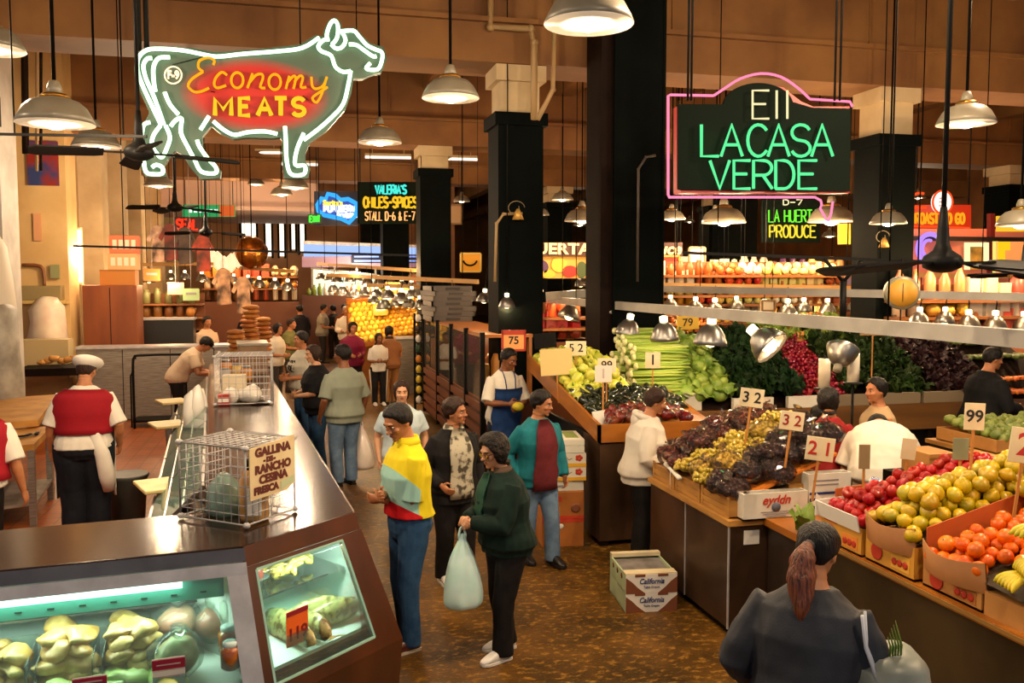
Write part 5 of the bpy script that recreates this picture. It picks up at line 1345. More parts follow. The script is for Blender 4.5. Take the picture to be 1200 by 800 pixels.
def fill(mesh, name, xs, ys, step, zf, label, cat, group, sc=1., stem=None, jit=.3, tilt=True, rows2=False):
 x0, x1 = xs; y0, y1 = ys; n = 0; i = 0
 x = x0
 while x <= x1:
  y = y0+(step*.5 if i % 2 else 0)
  while y <= y1:
   xx = x+rr.uniform(-jit, jit)*step*.3; yy = y+rr.uniform(-jit, jit)*step*.3
   o = bpy.data.objects.new(name, mesh); COL.objects.link(o)
   o.location = (xx, yy, zf(xx, yy)+rr.uniform(-.006,.010))
   o.rotation_euler = (rr.uniform(-1.2,1.2), rr.uniform(-1.2,1.2), rr.uniform(0,6)) if tilt else (0,0,rr.uniform(0,6))
   s_ = sc*rr.uniform(.88,1.10); o.scale = (s_,)*3
   tag(o, label, cat, group); n += 1
   if stem:
    c = bpy.data.objects.new('stem', stem); COL.objects.link(c); c.parent = o
   y += step
  x += step*.88; i += 1
 return n
def mound(y0, y1, zb, rise, crown):
 return lambda x, y: zb + rise*(x-3.36)/1.05 + crown*math.sin(PI*max(0, min(1, (y-y0)/(y1-y0))))
def bedfill(y0, y1, zf, label, mat, x0=3.36, x1=4.44, drop=.05):
 mb = MB(); n = 8; vs = []; fs = []
 for i in range(n+1):
  for j in range(n+1):
   x = x0+(x1-x0)*i/n; y = y0+(y1-y0)*j/n; vs.append((x, y, zf(x, y)-drop))
 for i in range(n):
  for j in range(n): fs.append((i*(n+1)+j, (i+1)*(n+1)+j, (i+1)*(n+1)+j+1, i*(n+1)+j+1))
 mb.add(vs, fs, 0, True)
 return tag(mb.build('paper_liner', mat), label, 'paper')
zfA = mound(4.64, 5.1, 1.05, .26, .05); zfP = mound(4.18, 4.64, 1.08, .26, .09); zfO = mound(3.3, 4.16, 1.02, .30, .04)
bedfill(4.67, 5.07, zfA, 'purple paper liner under the red apples', M('liner_purple', '#4a1c24', .8))
fill(apple, 'apple', (3.36, 4.42), (4.68, 5.06), .078, zfA, 'red apple in the heap at the end of the fruit counter', 'apple', 'red apples in the carton', .94, apple_stem)
bedfill(4.21, 4.62, zfP, 'dark paper liner under the yellow pears', M('liner_dark', '#3a2a0c', .8))
fill(pear, 'pear', (3.36, 4.42), (4.24, 4.61), .088, zfP, 'speckled yellow pear in the heap on the fruit counter', 'pear', 'yellow pears in the carton', .90, None)
fill(pear, 'pear', (4.0, 4.45), (3.95, 4.2), .095, lambda x, y: zfP(x, 4.4)+.02, 'yellow pear lying over the divider above the oranges', 'pear', 'yellow pears over the divider', 1.0, None)
bedfill(3.3, 4.15, zfO, 'dark liner under the oranges', _MC['liner_dark'])
fill(orange, 'orange', (3.38, 4.40), (3.76, 4.13), .086, zfO, 'bright orange in the heap before the bananas', 'orange', 'oranges in the carton', 1.0, nub)
fill(orange, 'orange', (3.55, 4.40), (3.32, 3.74), .086, zfO, 'bright orange in the heap behind the bananas', 'orange', 'oranges behind the bananas', 1.0, nub)
fill(orange, 'orange', (3.42, 4.3), (3.84, 4.08), .105, lambda x, y: zfO(x, y)+.058, 'bright orange in the heap before the bananas', 'orange', 'oranges in the carton', 1.02, nub)
fill(apple, 'apple', (3.45, 4.3), (4.76, 5.0), .10, lambda x, y: zfA(x, y)+.055, 'red apple in the heap at the end of the fruit counter', 'apple', 'red apples in the carton', 1.0, apple_stem)
fill(pear, 'pear', (3.5, 4.35), (4.30, 4.56), .10, lambda x, y: zfP(x, y)+.075, 'speckled yellow pear in the heap on the fruit counter', 'pear', 'yellow pears in the carton', .94, None)
# bananas: each finger its own part of a hand
m_ban = M('banana_skin', '#d8b81e', .42, col2='#b8b428', nscale=4, rnd=.12)
def banana_hand(loc, rot, label, n=6):
 t = thing('banana_bunch', label, 'bananas', loc, rot=rot)
 for k in range(n):
  mb = MB(); a0 = -.5+k*.2
  pts = [(.0,.0,.05),(.01,.02,.03)]
  for s_ in range(7):
   th = s_/6*1.5; pts.append((.19*math.sin(th)*1.0, .03+a0*.16*(s_/6), .03-.11*(1-math.cos(th))))
  sp = smooth_path(pts, 2); K_ = len(sp)-1
  mb.tube(sp, [max(.004, .019*min(1, .3+i/K_*2.6, .25+(1-i/K_)*5)) for i in range(K_+1)], 7)
  mb.build('banana', m_ban, t)
 mb = MB(); mb.ell((0,0,.05), (.02,.045,.02), 8, 6); mb.build('stalk', m_stem, t)
 return t
banana_hand((3.52, 3.52, 1.06), (0,-.3,2.9), 'lower hand of yellow bananas at the edge of the fruit counter')
banana_hand((3.56, 3.44, 1.16), (0,-.2,2.7), 'middle hand of greenish yellow bananas beside the oranges')
banana_hand((3.62, 3.58, 1.27), (0,-.4,3.2), 'topmost hand of bananas lying against the oranges')
mb = MB(); mb.box(3.36,3.28,.85,3.66,3.70,.97); tag(mb.build('banana_carton', m_card), 'low carton under the bananas at the counter edge', 'box')

# ------------------------------------------------------------------ bagged grapes
m_gd = M('grape_dark', '#22101a', .25, col2='#3e1a1c', nscale=30, coat=.6, rnd=.2)
m_gr = M('grape_red', '#4e1a14', .25, col2='#7a3420', nscale=25, coat=.6, rnd=.2)
m_gy = M('grape_yellow', '#b8a02c', .3, col2='#cdb64a', nscale=25, coat=.5, rnd=.15)
m_film = film('bag_film', '#fff6ee', .22, .10, .985)
def grape_mesh(seed, mat, R=.10):
 r = random.Random(seed); mb = MB()
 for k in range(64):
  a = r.uniform(0, 2*PI); z = r.uniform(-.35, 1); q = math.sqrt(max(0, 1-z*z)); 
  rad = R*r.uniform(.82, 1.0)
  mb.ell((q*math.cos(a)*rad*1.15, q*math.sin(a)*rad*.95, z*rad*.72), (.0155,.0155,.0165), 6, 5)
 mb.ell((0,0,0), (R*.85, R*.72, R*.5), 8, 6)
 return mb.mesh('grapes', mat)
def film_mesh(seed, R=.10):
 mb = MB(); mb.ell((0,0,.005), (R*1.28, R*1.1, R*.86), 14, 9)
 for i, p in enumerate(mb.v):
  n = noise.noise_vector(V(p)*22+V((seed*5,0,0))); mb.v[i] = (p[0]+n[0]*.02, p[1]+n[1]*.02, p[2]+n[2]*.018)
 mb.tube([(.02,.01,R*.7),(.035,.02,R*1.0),(.05,.03,R*1.15)], [.02,.016,.04], 7)
 me = mb.mesh('clear_bag', m_film)
 me.polygons.foreach_set('use_smooth', [False]*len(me.polygons)); return me
GM = {'d': [grape_mesh(i, m_gd) for i in range(3)], 'r': [grape_mesh(i+5, m_gr) for i in range(3)], 'y': [grape_mesh(i+9, m_gy, .095) for i in range(3)]}
FM = [film_mesh(i) for i in range(3)]
gsurf = lambda x: 1.00+.34*(x-3.05)/.85
def grape_bag(k, x, y, z, label, group, sc=1.):
 i = rr.randrange(3)
 o = bpy.data.objects.new('grape_bunch', GM[k][i]); COL.objects.link(o); o.location = (x,y,z); o.rotation_euler = (rr.uniform(-.3,.3), rr.uniform(-.45,0), rr.uniform(0,6)); o.scale = (sc,)*3
 tag(o, label, 'grapes', group)
 if k != 'y' or rr.random() < .3:
  f = bpy.data.objects.new('clear_bag', FM[i]); COL.objects.link(f); f.parent = o
for (k, y0, y1, lb, gp) in (('r', 6.68, 7.0, 'clear bag of reddish grapes heaped at the far end of the grape counter', 'bags of reddish grapes'), ('y', 6.12, 6.60, 'bunch of yellow green grapes in the middle of the grape counter', 'yellow green grape bunches'), ('d', 5.76, 6.02, 'clear bag of black grapes heaped at the near end of the grape counter', 'bags of black grapes')):
 x = 3.06; i = 0
 while x < 3.92:
  y = y0+(.09 if i % 2 else 0)
  while y <= y1+.02:
   bump_ = .05*math.sin(PI*(y-y0)/(y1-y0+.01))
   grape_bag(k, x+rr.uniform(-.02,.02), y+rr.uniform(-.02,.02), gsurf(x)+bump_+rr.uniform(0,.03), lb, gp, rr.uniform(.95,1.15))
   y += .19
  x += .16; i += 1
for (x, y, k) in ((3.3,6.75,'r'),(3.5,6.9,'r'),(3.65,6.7,'r'),(3.4,6.4,'y'),(3.6,6.3,'y'),(3.75,6.45,'y'),(3.55,5.95,'d'),(3.7,5.8,'d'),(3.4,5.85,'d'),(3.25,6.72,'r'),(3.8,6.15,'d')):
 grape_bag(k, x, y, gsurf(x)+.12, {'r':'clear bag of reddish grapes heaped at the far end of the grape counter','y':'bunch of yellow green grapes in the middle of the grape counter','d':'clear bag of black grapes heaped at the near end of the grape counter'}[k], {'r':'bags of reddish grapes','y':'yellow green grape bunches','d':'bags of black grapes'}[k])
mb = MB(); mb.slab([(3.03,5.70,.95),(3.03,6.2,.95),(3.85,6.2,1.27),(3.85,5.70,1.27)], (.35,0,-1), .02); mb.slab([(3.03,6.2,.95),(3.03,7.03,.95),(3.85,7.03,1.27),(3.85,6.2,1.27)], (.35,0,-1), .02, 1)
tag(mb.build('paper_liner', [M('liner_orange', '#d87a1e', .7), M('liner_brown', '#7a4a1e', .7)]), 'orange and brown paper liner under the grape bags', 'paper')
t = thing('tied_bag', 'knotted white paper twist hanging on the edge of the grape crates', 'bag tie', (2.965, 6.62, 1.0))
mb = MB(); mb.tube([(0,.12,.02),(-.01,.0,.0),(-.02,-.2,-.03)], [.02,.012,.02], 7); mb.build('twist', _MC['paper_white'], t)
mb = MB(); mb.cyl((-.012,0,0),(-.012,0,-.16), .003, 5); mb.build('string', _MC['paper_white'], t)

# ------------------------------------------------------------------ price cards on sticks
m_stick = M('stick_wood', '#b87a34', .6); m_ink_b = M('ink_black', '#161214', .6); m_ink_r = M('ink_red', '#b8241c', .6)
m_cardw = M('card_white', '#e4d4ae', .6, col2='#d8c69c', nscale=6)
m_carddull = M('card_dull', '#8e7452', .7); 
def stick_card(px, py, wpx, hpx, d, txt, label, ink, zlow, mat=None, roll=0, frame=None, tsize=.8, stick=True, turn=0):
 p = U(px, py, d); w, h = wpx*mpp(d), hpx*mpp(d)
 yaw = -math.atan2(p.x, p.y)*.5+turn
 t = thing('price_card', label, 'price card', p, rot=(0, roll, yaw))
 mb = MB(); mb.cbox((0,0,0), (w,.006,h)); mb.build('card', mat or m_cardw, t, bevel=.002)
 if frame:
  mb = MB(); f = w*.09
  for q in ((-w/2,-h/2,w/2,-h/2+f),(-w/2,h/2-f*2.2,w/2,h/2),(-w/2,-h/2,-w/2+f,h/2),(w/2-f,-h/2,w/2,h/2)): mb.box(q[0],-.006,q[1],q[2],-.003,q[3])
  mb.build('frame', frame, t)
 if txt:
  text(txt, h*tsize, ink, t, (0,-.0045,0), sx=1., bold=h*.012, ext=.001)
 if stick:
  L_ = max(.05, p.z-h/2-zlow)
  mb = MB(); mb.cbox((0,.006,-h/2-L_/2+h*.2), (.015,.008,L_+h*.4)); mb.build('stick', m_stick, t)
 return t
stick_card(881, 466, 28, 22, 6.9, '3 2', 'cream card reading 3 2 in black on a stick over the yellow grapes', m_ink_b, 1.25, roll=.12)
stick_card(928, 493, 28, 22, 6.3, '3 2', 'cream card reading 3 2 in red on a stick behind the black grapes', M('ink_darkred', '#8e1a14', .6), 1.2, roll=.12)
stick_card(961, 526, 33, 28, 5.95, '2 1', 'cream card reading 2 1 in red behind the blue printed carton', m_ink_r, 1.05, roll=.12)
stick_card(1142, 488, 23, 32, 5.25, '99', 'cream card reading 99 in black on a stick over the pears', m_ink_b, 1.3, roll=.03, tsize=.62)
stick_card(1201, 522, 34, 42, 4.6, '2', 'cream card with a big red 2 cut by the picture edge', m_ink_r, 1.3, roll=.10, tsize=.9)
stick_card(1013, 535, 13, 29, 5.6, '', 'brown back of a narrow price card on a stick above the apples', m_ink_b, 1.05, m_carddull)
stick_card(1065, 526, 17, 25, 6.1, '', 'pale back of a price card behind the apples, beside the white T-shirt', m_ink_b, 1.1, m_cardw, roll=.1)
stick_card(1126, 526, 18, 26, 5.7, '', 'greyish green back of a price card just behind the card reading 99', m_ink_b, 1.2, M('card_greyg', '#8e9070', .7))
stick_card(765, 422, 18, 19, 9.6, '1', 'white card with a bold 1 on a stick in the celery', m_ink_b, 1.3, tsize=.9)
stick_card(707, 438, 20, 20, 8.7, '1', 'pale card with a faint figure on a stick in the dark peppers', M('ink_faint', '#b8a8a0', .6), 1.15, M('card_palewhite', '#ded6c6', .6))
stick_card(711, 428, 22, 17, 8.9, '99', 'card reading 99 mostly hidden behind the pale faint card', m_ink_b, 1.15)
stick_card(675, 408, 24, 17, 9.8, '5 2', 'white card reading 5 2 above the yellow green peppers', m_ink_b, 1.4)
stick_card(652, 424, 38, 31, 9.6, '', 'large blank cream card leaning over the yellow green peppers', m_ink_b, 1.2, M('card_yellowish', '#d8bf7c', .6), roll=-.06)
stick_card(602, 399, 29, 25, 11.0, '75', 'orange card reading 75 in a red frame behind the apron worker', m_ink_b, .02, M('card_peach', '#e8a45c', .6), frame=M('frame_red', '#b0341a', .5), tsize=.5)
stick_card(639, 399, 26, 18, 10.2, '', 'black card leaning before a cream one at the dark jacketed man', m_ink_b, 1.2, m_black, roll=-.1)
stick_card(806, 378, 26, 16, 12.4, '79', 'lit yellow card reading 79 over the far fruit shelves', m_ink_b, .02, M('card_lityellow', '#f0c23c', .6), roll=-.05)
stick_card(1023, 388, 30, 10, 10.6, '3 2', 'dim card reading 3 2 just under the long grey rail', m_ink_b, .02, M('card_dim', '#8a6a44', .6))
stick_card(935, 394, 14, 12, 11.4, '31', 'orange card reading 31 beside the glowing clamp lamp', m_ink_b, .02, M('card_orange2', '#d88a3c', .6))

# ------------------------------------------------------------------ vegetables
def s2z(y): return 1.04+.46*(y-7.9)/2.55
def s3z(y): return S3z0+(S3z1-S3z0)*(y-S3y0)/1.15
m_pep_y = M('pepper_yellowgreen', '#b9c23a', .3, col2='#d0cc52', nscale=6, coat=.4, rnd=.15)
m_pep_d = M('pepper_dark', '#141a0e', .18, col2='#1e2a14', nscale=6, coat=.7, rnd=.2)
m_pep_r = M('bagged_red', '#3e100a', .2, col2='#7a2614', nscale=14, coat=.8, rnd=.25)
mb = MB()
rings = []
for z, r in ((-.055,.012),(-.05,.03),(-.02,.043),(.02,.047),(.045,.040),(.052,.022),(.046,.006)):
 rings.append([V((r*(1+.12*math.cos(4*a*PI/10))*math.cos(a*PI/10), r*(1+.12*math.cos(4*a*PI/10))*math.sin(a*PI/10), z)) for a in range(20)])
mb.loft(rings); pep = {k: MB().mesh('x', m) for k, m in ()} 
pepY = mb.mesh('bell_pepper', m_pep_y)
mb2 = MB(); mb2.tube([(-.075,0,0),(-.055,0,.004),(-.01,0,.006),(.04,0,0),(.085,0,-.008)], [.012,.03,.034,.022,.004], 10); pepD = mb2.mesh('poblano_pepper', m_pep_d)
mb3 = MB(); mb3.ell((0,0,0), (.055,.05,.045), 12, 8)
for i, p in enumerate(mb3.v):
 n = noise.noise_vector(V(p)*25); mb3.v[i] = (p[0]+n[0]*.02, p[1]+n[1]*.02, p[2]+n[2]*.015)
pepR = mb3.mesh('red_pepper_bag', m_pep_r)
pstem = MB(); pstem.tube([(0,0,.04),(.004,0,.06),(.012,0,.068)], [.01,.006,.006], 6); pst = pstem.mesh('stem', M('stem_leaf', '#5a7a24', .6))
fill(pepY, 'bell_pepper', (2.87, 3.5), (8.75, 10.35), .108, lambda x, y: s2z(y)+.09+.10*math.sin(PI*(y-8.7)/1.7), 'yellow green bell pepper heaped along the aisle side of the corner stall', 'pepper', 'yellow green peppers', 1.25, pst)
fill(pepY, 'bell_pepper', (2.95, 3.45), (9.0, 10.2), .17, lambda x, y: s2z(y)+.19+.10*math.sin(PI*(y-8.7)/1.7), 'yellow green bell pepper heaped along the aisle side of the corner stall', 'pepper', 'yellow green peppers', 1.25, pst)
fill(pepD, 'poblano_pepper', (2.88, 3.9), (8.3, 8.85), .09, lambda x, y: s2z(y)+.10+.07*math.sin(PI*(x-2.8)/1.2), 'glossy dark green pepper in the heap behind the bagged red ones', 'pepper', 'dark green peppers', 1.2)
fill(pepR, 'red_pepper_bag', (2.97, 3.75), (7.98, 8.28), .105, lambda x, y: s2z(y)+.10+.08*math.sin(PI*(x-2.9)/.95), 'shiny red brown bag heaped at the steel corner of the corner stall', 'bag', 'shiny red brown bags', 1.2)
mb = MB(); mb.cbox((0,0,.09), (.20,.02,.17), Matrix.Rotation(-.35,3,'X')); tag(mb.build('cream_carton', _MC['paper_white'], None, (2.90, 8.12, 1.09), rz=.5), 'cream carton end beside the shiny red brown bags', 'box')
# celery: stalk bundles, pale butt towards the aisle
m_cel = M('celery_green', '#6c9428', .45, col2='#a4b850', nscale=3, stretch=(.6,6,6), rnd=.12); m_celb = M('celery_butt', '#d4d49a', .5)
def celery_parts():
 a = MB()
 for k in range(7):
  th = k*2*PI/7; rad = .022 if k else 0
  a.tube([(-.2,rad*.8*math.cos(th),rad*.8*math.sin(th)),(0,rad*1.1*math.cos(th),rad*1.1*math.sin(th)),(.22,rad*1.4*math.cos(th),rad*1.4*math.sin(th)),(.30,rad*2*math.cos(th),rad*2*math.sin(th))], [.016,.017,.014,.006], 6)
 c = MB(); c.ell((-.205,0,0), (.025,.036,.036), 10, 6)
 return a.mesh('stalks', m_cel), c.mesh('butt', m_celb)
cst, cbt = celery_parts()
for row in range(6):
 for col in range(6):
  o = bpy.data.objects.new('celery_head', cst); COL.objects.link(o)
  o.location = (3.98+row*.02+rr.uniform(-.03,.03)-(.0), 9.35+col*.125+rr.uniform(-.02,.02)+row*.05, 1.28+row*.088+col*.035)
  o.rotation_euler = (rr.uniform(0,6), rr.uniform(-.05,.05), rr.uniform(-.15,.1)); o.scale = (1.25,1.2,1.2)
  tag(o, 'pale green celery head stacked beside the broad dark column', 'celery', 'stacked celery heads')
  c = bpy.data.objects.new('butt', cbt); COL.objects.link(c); c.parent = o
mb = MB(); mb.box(3.6,9.25,.98,4.5,10.15,1.25); tag(mb.build('produce_carton', m_white_card), 'pale carton under the stacked celery', 'box')
# cabbages / lettuce heads
m_cab = M('lettuce_leaf', '#5f8426', .5, col2='#97ac48', nscale=5, bump=.3, bscale=12, rnd=.2)
mb = MB(); mb.ell((0,0,0), (.085,.085,.08), 16, 11)
for i, p in enumerate(mb.v):
 n = noise.noise_vector(V(p)*13); k = 1+.10*n[0]+.06*math.sin(5*math.atan2(p[1],p[0])+p[2]*20); mb.v[i] = (p[0]*k, p[1]*k, p[2]*(1+.1*n[2]))
for a in range(6):
 th = a*PI/3; q = rotz(th) @ Matrix.Rotation(.5,3,'Y')
 ring = []
 vs = [q @ V((.03+.07*u, (v-.5)*.14*math.sin(PI*min(1,.25+u*.75)), .0+.075*math.sin(u*1.9)+.012*math.sin(v*14))) for u in (0,.33,.66,1) for v in (0,.25,.5,.75,1)]
 mb.add(vs, [(i*5+j, i*5+j+1, (i+1)*5+j+1, (i+1)*5+j) for i in range(3) for j in range(4)], 0, True)
cab = mb.mesh('lettuce_head', m_cab)
fill(cab, 'lettuce_head', (4.22, 5.0), (9.28, 10.25), .15, lambda x, y: s3z(y)+.09+.05*math.sin(PI*(x-4.1)/1.0), 'green lettuce head heaped between the celery and the kale', 'lettuce', 'green lettuce heads', 1.05, tilt=True)
fill(cab, 'lettuce_head', (4.3, 4.9), (9.6, 10.2), .18, lambda x, y: s3z(y)+.24, 'green lettuce head heaped between the celery and the kale', 'lettuce', 'green lettuce heads', 1.0, tilt=True)
# leafy bunches
def leafy(seed, mat, n=16, R=.13, curl=1.):
 r = random.Random(seed); mb = MB()
 for k in range(n):
  th = r.uniform(0, 2*PI); el = r.uniform(.2, 1.2); L_ = R*r.uniform(.8, 1.2); wd = L_*.55
  q = rotz(th) @ Matrix.Rotation(-el,3,'Y')
  vs = []
  for i in range(5):
   u = i/4
   for j in range(5):
    v = j/4-.5
    vs.append(q @ V((u*L_, v*wd*math.sin(PI*min(1,.15+.85*u)), .02*curl*math.sin(u*9+k)*abs(v)*2+.02*curl*math.sin(v*22+k))))
  mb.add(vs, [(i*5+j, i*5+j+1, (i+1)*5+j+1, (i+1)*5+j) for i in range(4) for j in range(4)], 0, True)
 return mb
m_kale = M('kale_dark', '#10240b', .7, spec=.2, col2='#1c3a14', nscale=9, bump=.3, bscale=30, rnd=.25)
m_chard = M('dark_leaf', '#182a0b', .65, spec=.2, col2='#2c4012', nscale=6, bump=.2, bscale=30, rnd=.3)
m_purp = M('purple_leaf', '#240f10', .55, col2='#381718', nscale=7, rnd=.3)
m_light = M('light_leaf', '#6f8a2c', .5, col2='#93a444', nscale=6, rnd=.2)
kal = leafy(1, m_kale, 22, .13, 1.5).mesh('kale_bunch', m_kale); cha = leafy(2, m_chard, 16, .14).mesh('chard_bunch', m_chard); pur = leafy(3, m_purp, 16, .13).mesh('purple_lettuce', m_purp); lig = leafy(4, m_light, 16, .13).mesh('herb_bunch', m_light)
for me, m_ in ((kal, m_kale), (cha, m_chard), (pur, m_purp), (lig, m_light)):
 pass
fill(kal, 'kale_bunch', (5.05, 5.72), (9.28, 10.3), .15, lambda x, y: s3z(y)+.08+.10*math.sin(PI*(x-5.0)/.8), 'dark green kale bunch piled between the lettuce and the radishes', 'kale', 'dark kale bunches', 1.25, tilt=False)
mbr = MB(); r3 = random.Random(5)
for k in range(22): mbr.ell((r3.uniform(-.08,.08), r3.uniform(-.06,.06), r3.uniform(-.03,.05)), .020, 7, 5)
for k in range(22): mbr.tube([(v_ := r3.uniform(-.06,.06), r3.uniform(-.05,.05), 0), (v_*1.2, r3.uniform(-.05,.05), -.05)], [.006,.001], 4)
rad = mbr.mesh('radishes', M('radish_red', '#98102a', .35, col2='#740a1a', nscale=9, coat=.2, rnd=.15))
rlf = leafy(8, m_light, 7, .12).mesh('leaves', m_light)
n0 = len(COL.objects)
fill(rad, 'radish_bunch', (5.80, 6.30), (9.28, 10.3), .14, lambda x, y: s3z(y)+.07+.08*math.sin(PI*(x-5.7)/.7), 'bunch of red radishes in the pile beside the kale', 'radishes', 'red radish bunches', 1.15, tilt=False)
for j, y in enumerate((10.2, 10.3)):
 for i in range(9):
  o = bpy.data.objects.new('herb_bunch', lig); COL.objects.link(o); o.location = (5.75+i*.14+.07*j, y+.02, s3z(y)+.16+.1*j); o.rotation_euler = (-.3,0,i); o.scale = (1.2,)*3
  tag(o, 'light green leafy bunch along the top of the radishes', 'herbs', 'light green bunches above the radishes')
fill(cha, 'chard_bunch', (6.42, 7.6), (9.28, 10.35), .17, lambda x, y: s3z(y)+.09+.06*math.sin(x*5), 'dark green leafy bunch in the pile behind the women', 'greens', 'dark leafy greens', 1.25, tilt=False)
fill(pur, 'purple_lettuce', (7.72, 8.35), (9.28, 10.2), .17, lambda x, y: s3z(y)+.08, 'dark purplish lettuce in the pile beside the man in black', 'lettuce', 'purplish lettuces', 1.2, tilt=False)
m_cuke = M('cucumber_skin', '#3a4a1e', .35, col2='#6a7a34', nscale=8, rnd=.25, coat=.3)
mb = MB(); mb.tube([(-.13,0,0),(-.11,0,.002),(0,.008,.004),(.11,0,.002),(.13,-.003,0)], [.008,.024,.028,.024,.008], 9); cuke = mb.mesh('cucumber', m_cuke)
def fixed(mesh, name, xs, ys, dx, dy, zf, rz, label, cat, group, sc=1.):
 x = xs[0]
 while x <= xs[1]:
  y = ys[0]
  while y <= ys[1]:
   o = bpy.data.objects.new(name, mesh); COL.objects.link(o); o.location = (x+rr.uniform(-.01,.01), y+rr.uniform(-.01,.01), zf(x,y)+rr.uniform(0,.02)); o.rotation_euler = (rr.uniform(-.1,.1), rr.uniform(-.1,.1), rz+rr.uniform(-.2,.2)); o.scale = (sc,)*3
   tag(o, label, cat, group); y += dy
  x += dx
fixed(cuke, 'cucumber', (8.5, 9.4), (9.9, 10.3), .075, .27, lambda x, y: s3z(y)+.06, 1.5, 'dark cucumber in the rows behind the man in black', 'cucumber', 'dark cucumbers', 1.2)
m_carrot = M('carrot_orange', '#d86a1c', .45, col2='#e88234', nscale=8, rnd=.15)
mb = MB(); mb.tube([(-.10,0,0),(-.09,0,0),(.02,0,0),(.12,0,0)], [.008,.02,.015,.003], 8); car = mb.mesh('carrot', m_carrot)
fixed(car, 'carrot', (8.5, 9.4), (9.28, 9.7), .055, .22, lambda x, y: s3z(y)+.06, 1.4, 'orange carrot in the rows before the dark cucumbers', 'carrot', 'orange carrots', 1.25)
m_chay = M('chayote_green', '#5c6a26', .5, col2='#7a8636', nscale=7, rnd=.2)
mb = MB(); mb.lathe([(.001,-.05),(.025,-.046),(.042,-.02),(.04,.015),(.026,.045),(.01,.055),(.001,.05)], 12); chy = mb.mesh('chayote', m_chay)
fill(chy, 'chayote', (6.5, 8.5), (7.0, 7.7), .10, lambda x, y: 1.03+.09*(y-6.95), 'green chayote in the cartons on the low dark stall', 'chayote', 'green chayotes', 1.15)
for i in range(4):
 open_box('chayote_carton', ['first','second','third','last'][i]+' brown carton of green chayotes along the low dark stall', (6.62+i*.5, 7.35, .90), .48, .8, .13, m_card)
# cartons along the front of the long stall
for i, (x, w_, lb) in enumerate(((5.1,.5,'pale carton edge before the kale'),(5.75,.42,'white carton edge before the radishes'),(6.35,.5,'grey carton edge before the dark greens'),(7.0,.6,'second grey carton edge before the dark greens'),(7.65,.6,'brown carton edge before the purplish lettuce'))):
 mb = MB(); mb.box(-w_/2,0,0,w_/2,.06,.13); tag(mb.build('produce_carton', m_white_card if i < 2 else M('carton_greybrown', '#7a6a52', .7), None, (x, 9.16, 1.052)), lb, 'box')
# plastic bag rolls on posts and a tilted reflector among the greens
m_roll = M('bag_roll_plastic', '#d9cfb8', .25, coat=.5)
for k, (px, py, d, lb) in enumerate(((966, 437, 8.6, 'white roll of plastic bags on a post, next to the radishes'),(1000, 430, 8.4, 'white roll of plastic bags on a post above the dark haired head'))):
 p = U(px, py, d); t = thing('bag_roll', lb, 'bag roll', p)
 mb = MB(); mb.lathe([(.02,-.14),(.055,-.14),(.058,.0),(.055,.14),(.02,.14)], 16); mb.build('roll', m_roll, t)
 mb = MB(); mb.cyl((0,0,-p.z),(0,0,.17), .012, 8); mb.lathe([(.02,-.155),(.09,-.155),(.09,-.145),(.02,-.145)], 14); mb.build('post', m_black, t)
clamp_lamp(U(988, 408, 8.3), .15, (20, -150), 'tilted silver clamp lamp seen from behind, between the two plastic bag rolls', 0, None, bulb='soft')
# blue plastic bag & leaves at the end of the grape counter, gap side
mb = MB(); mb.ell((0,0,.13), (.12,.11,.15), 12, 9); tag(mb.build('plastic_bag', M('blue_plastic', '#1c5a9a', .2, coat=.6, col2='#6ab0e0', nscale=9), None, (3.98, 5.42, .85), jit=.04, jscale=9), 'crumpled blue plastic bag between the grapes and the apples', 'bag')
mb = leafy(12, m_light, 10, .16); tag(mb.build('herb_bunch', m_light, None, (3.30, 5.22, .87)), 'drooping green leaves at the corner of the white apple carton', 'herbs')
mb = MB(); mb.box(3.25,5.15,.0,4.3,5.6,.80); mb.box(3.22,5.13,.80,4.3,5.62,.85,1); tag(mb.build('filler_counter', [M('gap_counter', '#2a1c12', .5), m_wood_or]), 'dark set back counter joining the grape counter to the fruit counter', 'counter')
for i, (px, py, w_, h_, d, lb) in enumerate(((1088, 540, 36, 26, 6.6, 'plain brown carton behind the apples'), (1155, 545, 20, 25, 6.2, 'brown carton behind the card reading 99'))):
 p = U(px, py, d); mb = MB(); mb.cbox((0,0,0), (w_*mpp(d), .3, h_*mpp(d))); mb.cbox((0,-.152,h_*mpp(d)*.3), (w_*mpp(d), .003, .02), m=1); o = mb.build('brown_carton', [m_card, M('tape_tan', '#8a5c28', .4)], None, p); tag(o, lb, 'box')
 q = MB(); q.box(-.25, -.18, 0, .25, .18, p.z-h_*mpp(d)/2-.001); tag(q.build('crate_stand', m_darkbrown, None, (p.x, p.y, 0)), ['dark stand under the plain brown carton','dark stand under the brown carton behind the 99'][i], 'stand')

# ------------------------------------------------------------------ stacked cartons by the corner stall
bx = Uz(673, 655, 0)
def carton(w, d, h, z, nm, label, mat, loc, rz, face=None):
 t = thing(nm, label, 'box', (loc[0], loc[1], z), rz=rz)
 mb = MB(); mb.box(-w/2,-d/2,0,w/2,d/2,h); mb.build('body', mat, t, bevel=.006)
 return t
loc = (2.50, 8.22); rzb = -.12
z = 0; 
m_cb = M('carton_dole', '#b06a28', .7, col2='#a05c20', nscale=4)
t = carton(.40,.5,.27,z,'cardboard_box','brown cardboard box at the bottom of the stack by the corner stall', m_cb, loc, rzb); z += .271
mb = MB(); mb.box(-.2,-.252,.235,.2,-.25,.268); mb.build('red_band', M('band_red', '#c03a1c', .6), t)
mb = MB(); mb.ell((-.02,-.251,.20), (.03,.004,.025), 8, 6); mb.build('torn_patch', _MC['paper_white'], t)
t = carton(.40,.5,.26,z,'cardboard_box','brown box with red lettering, second from the bottom of the stack', m_cb, loc, rzb); z += .261
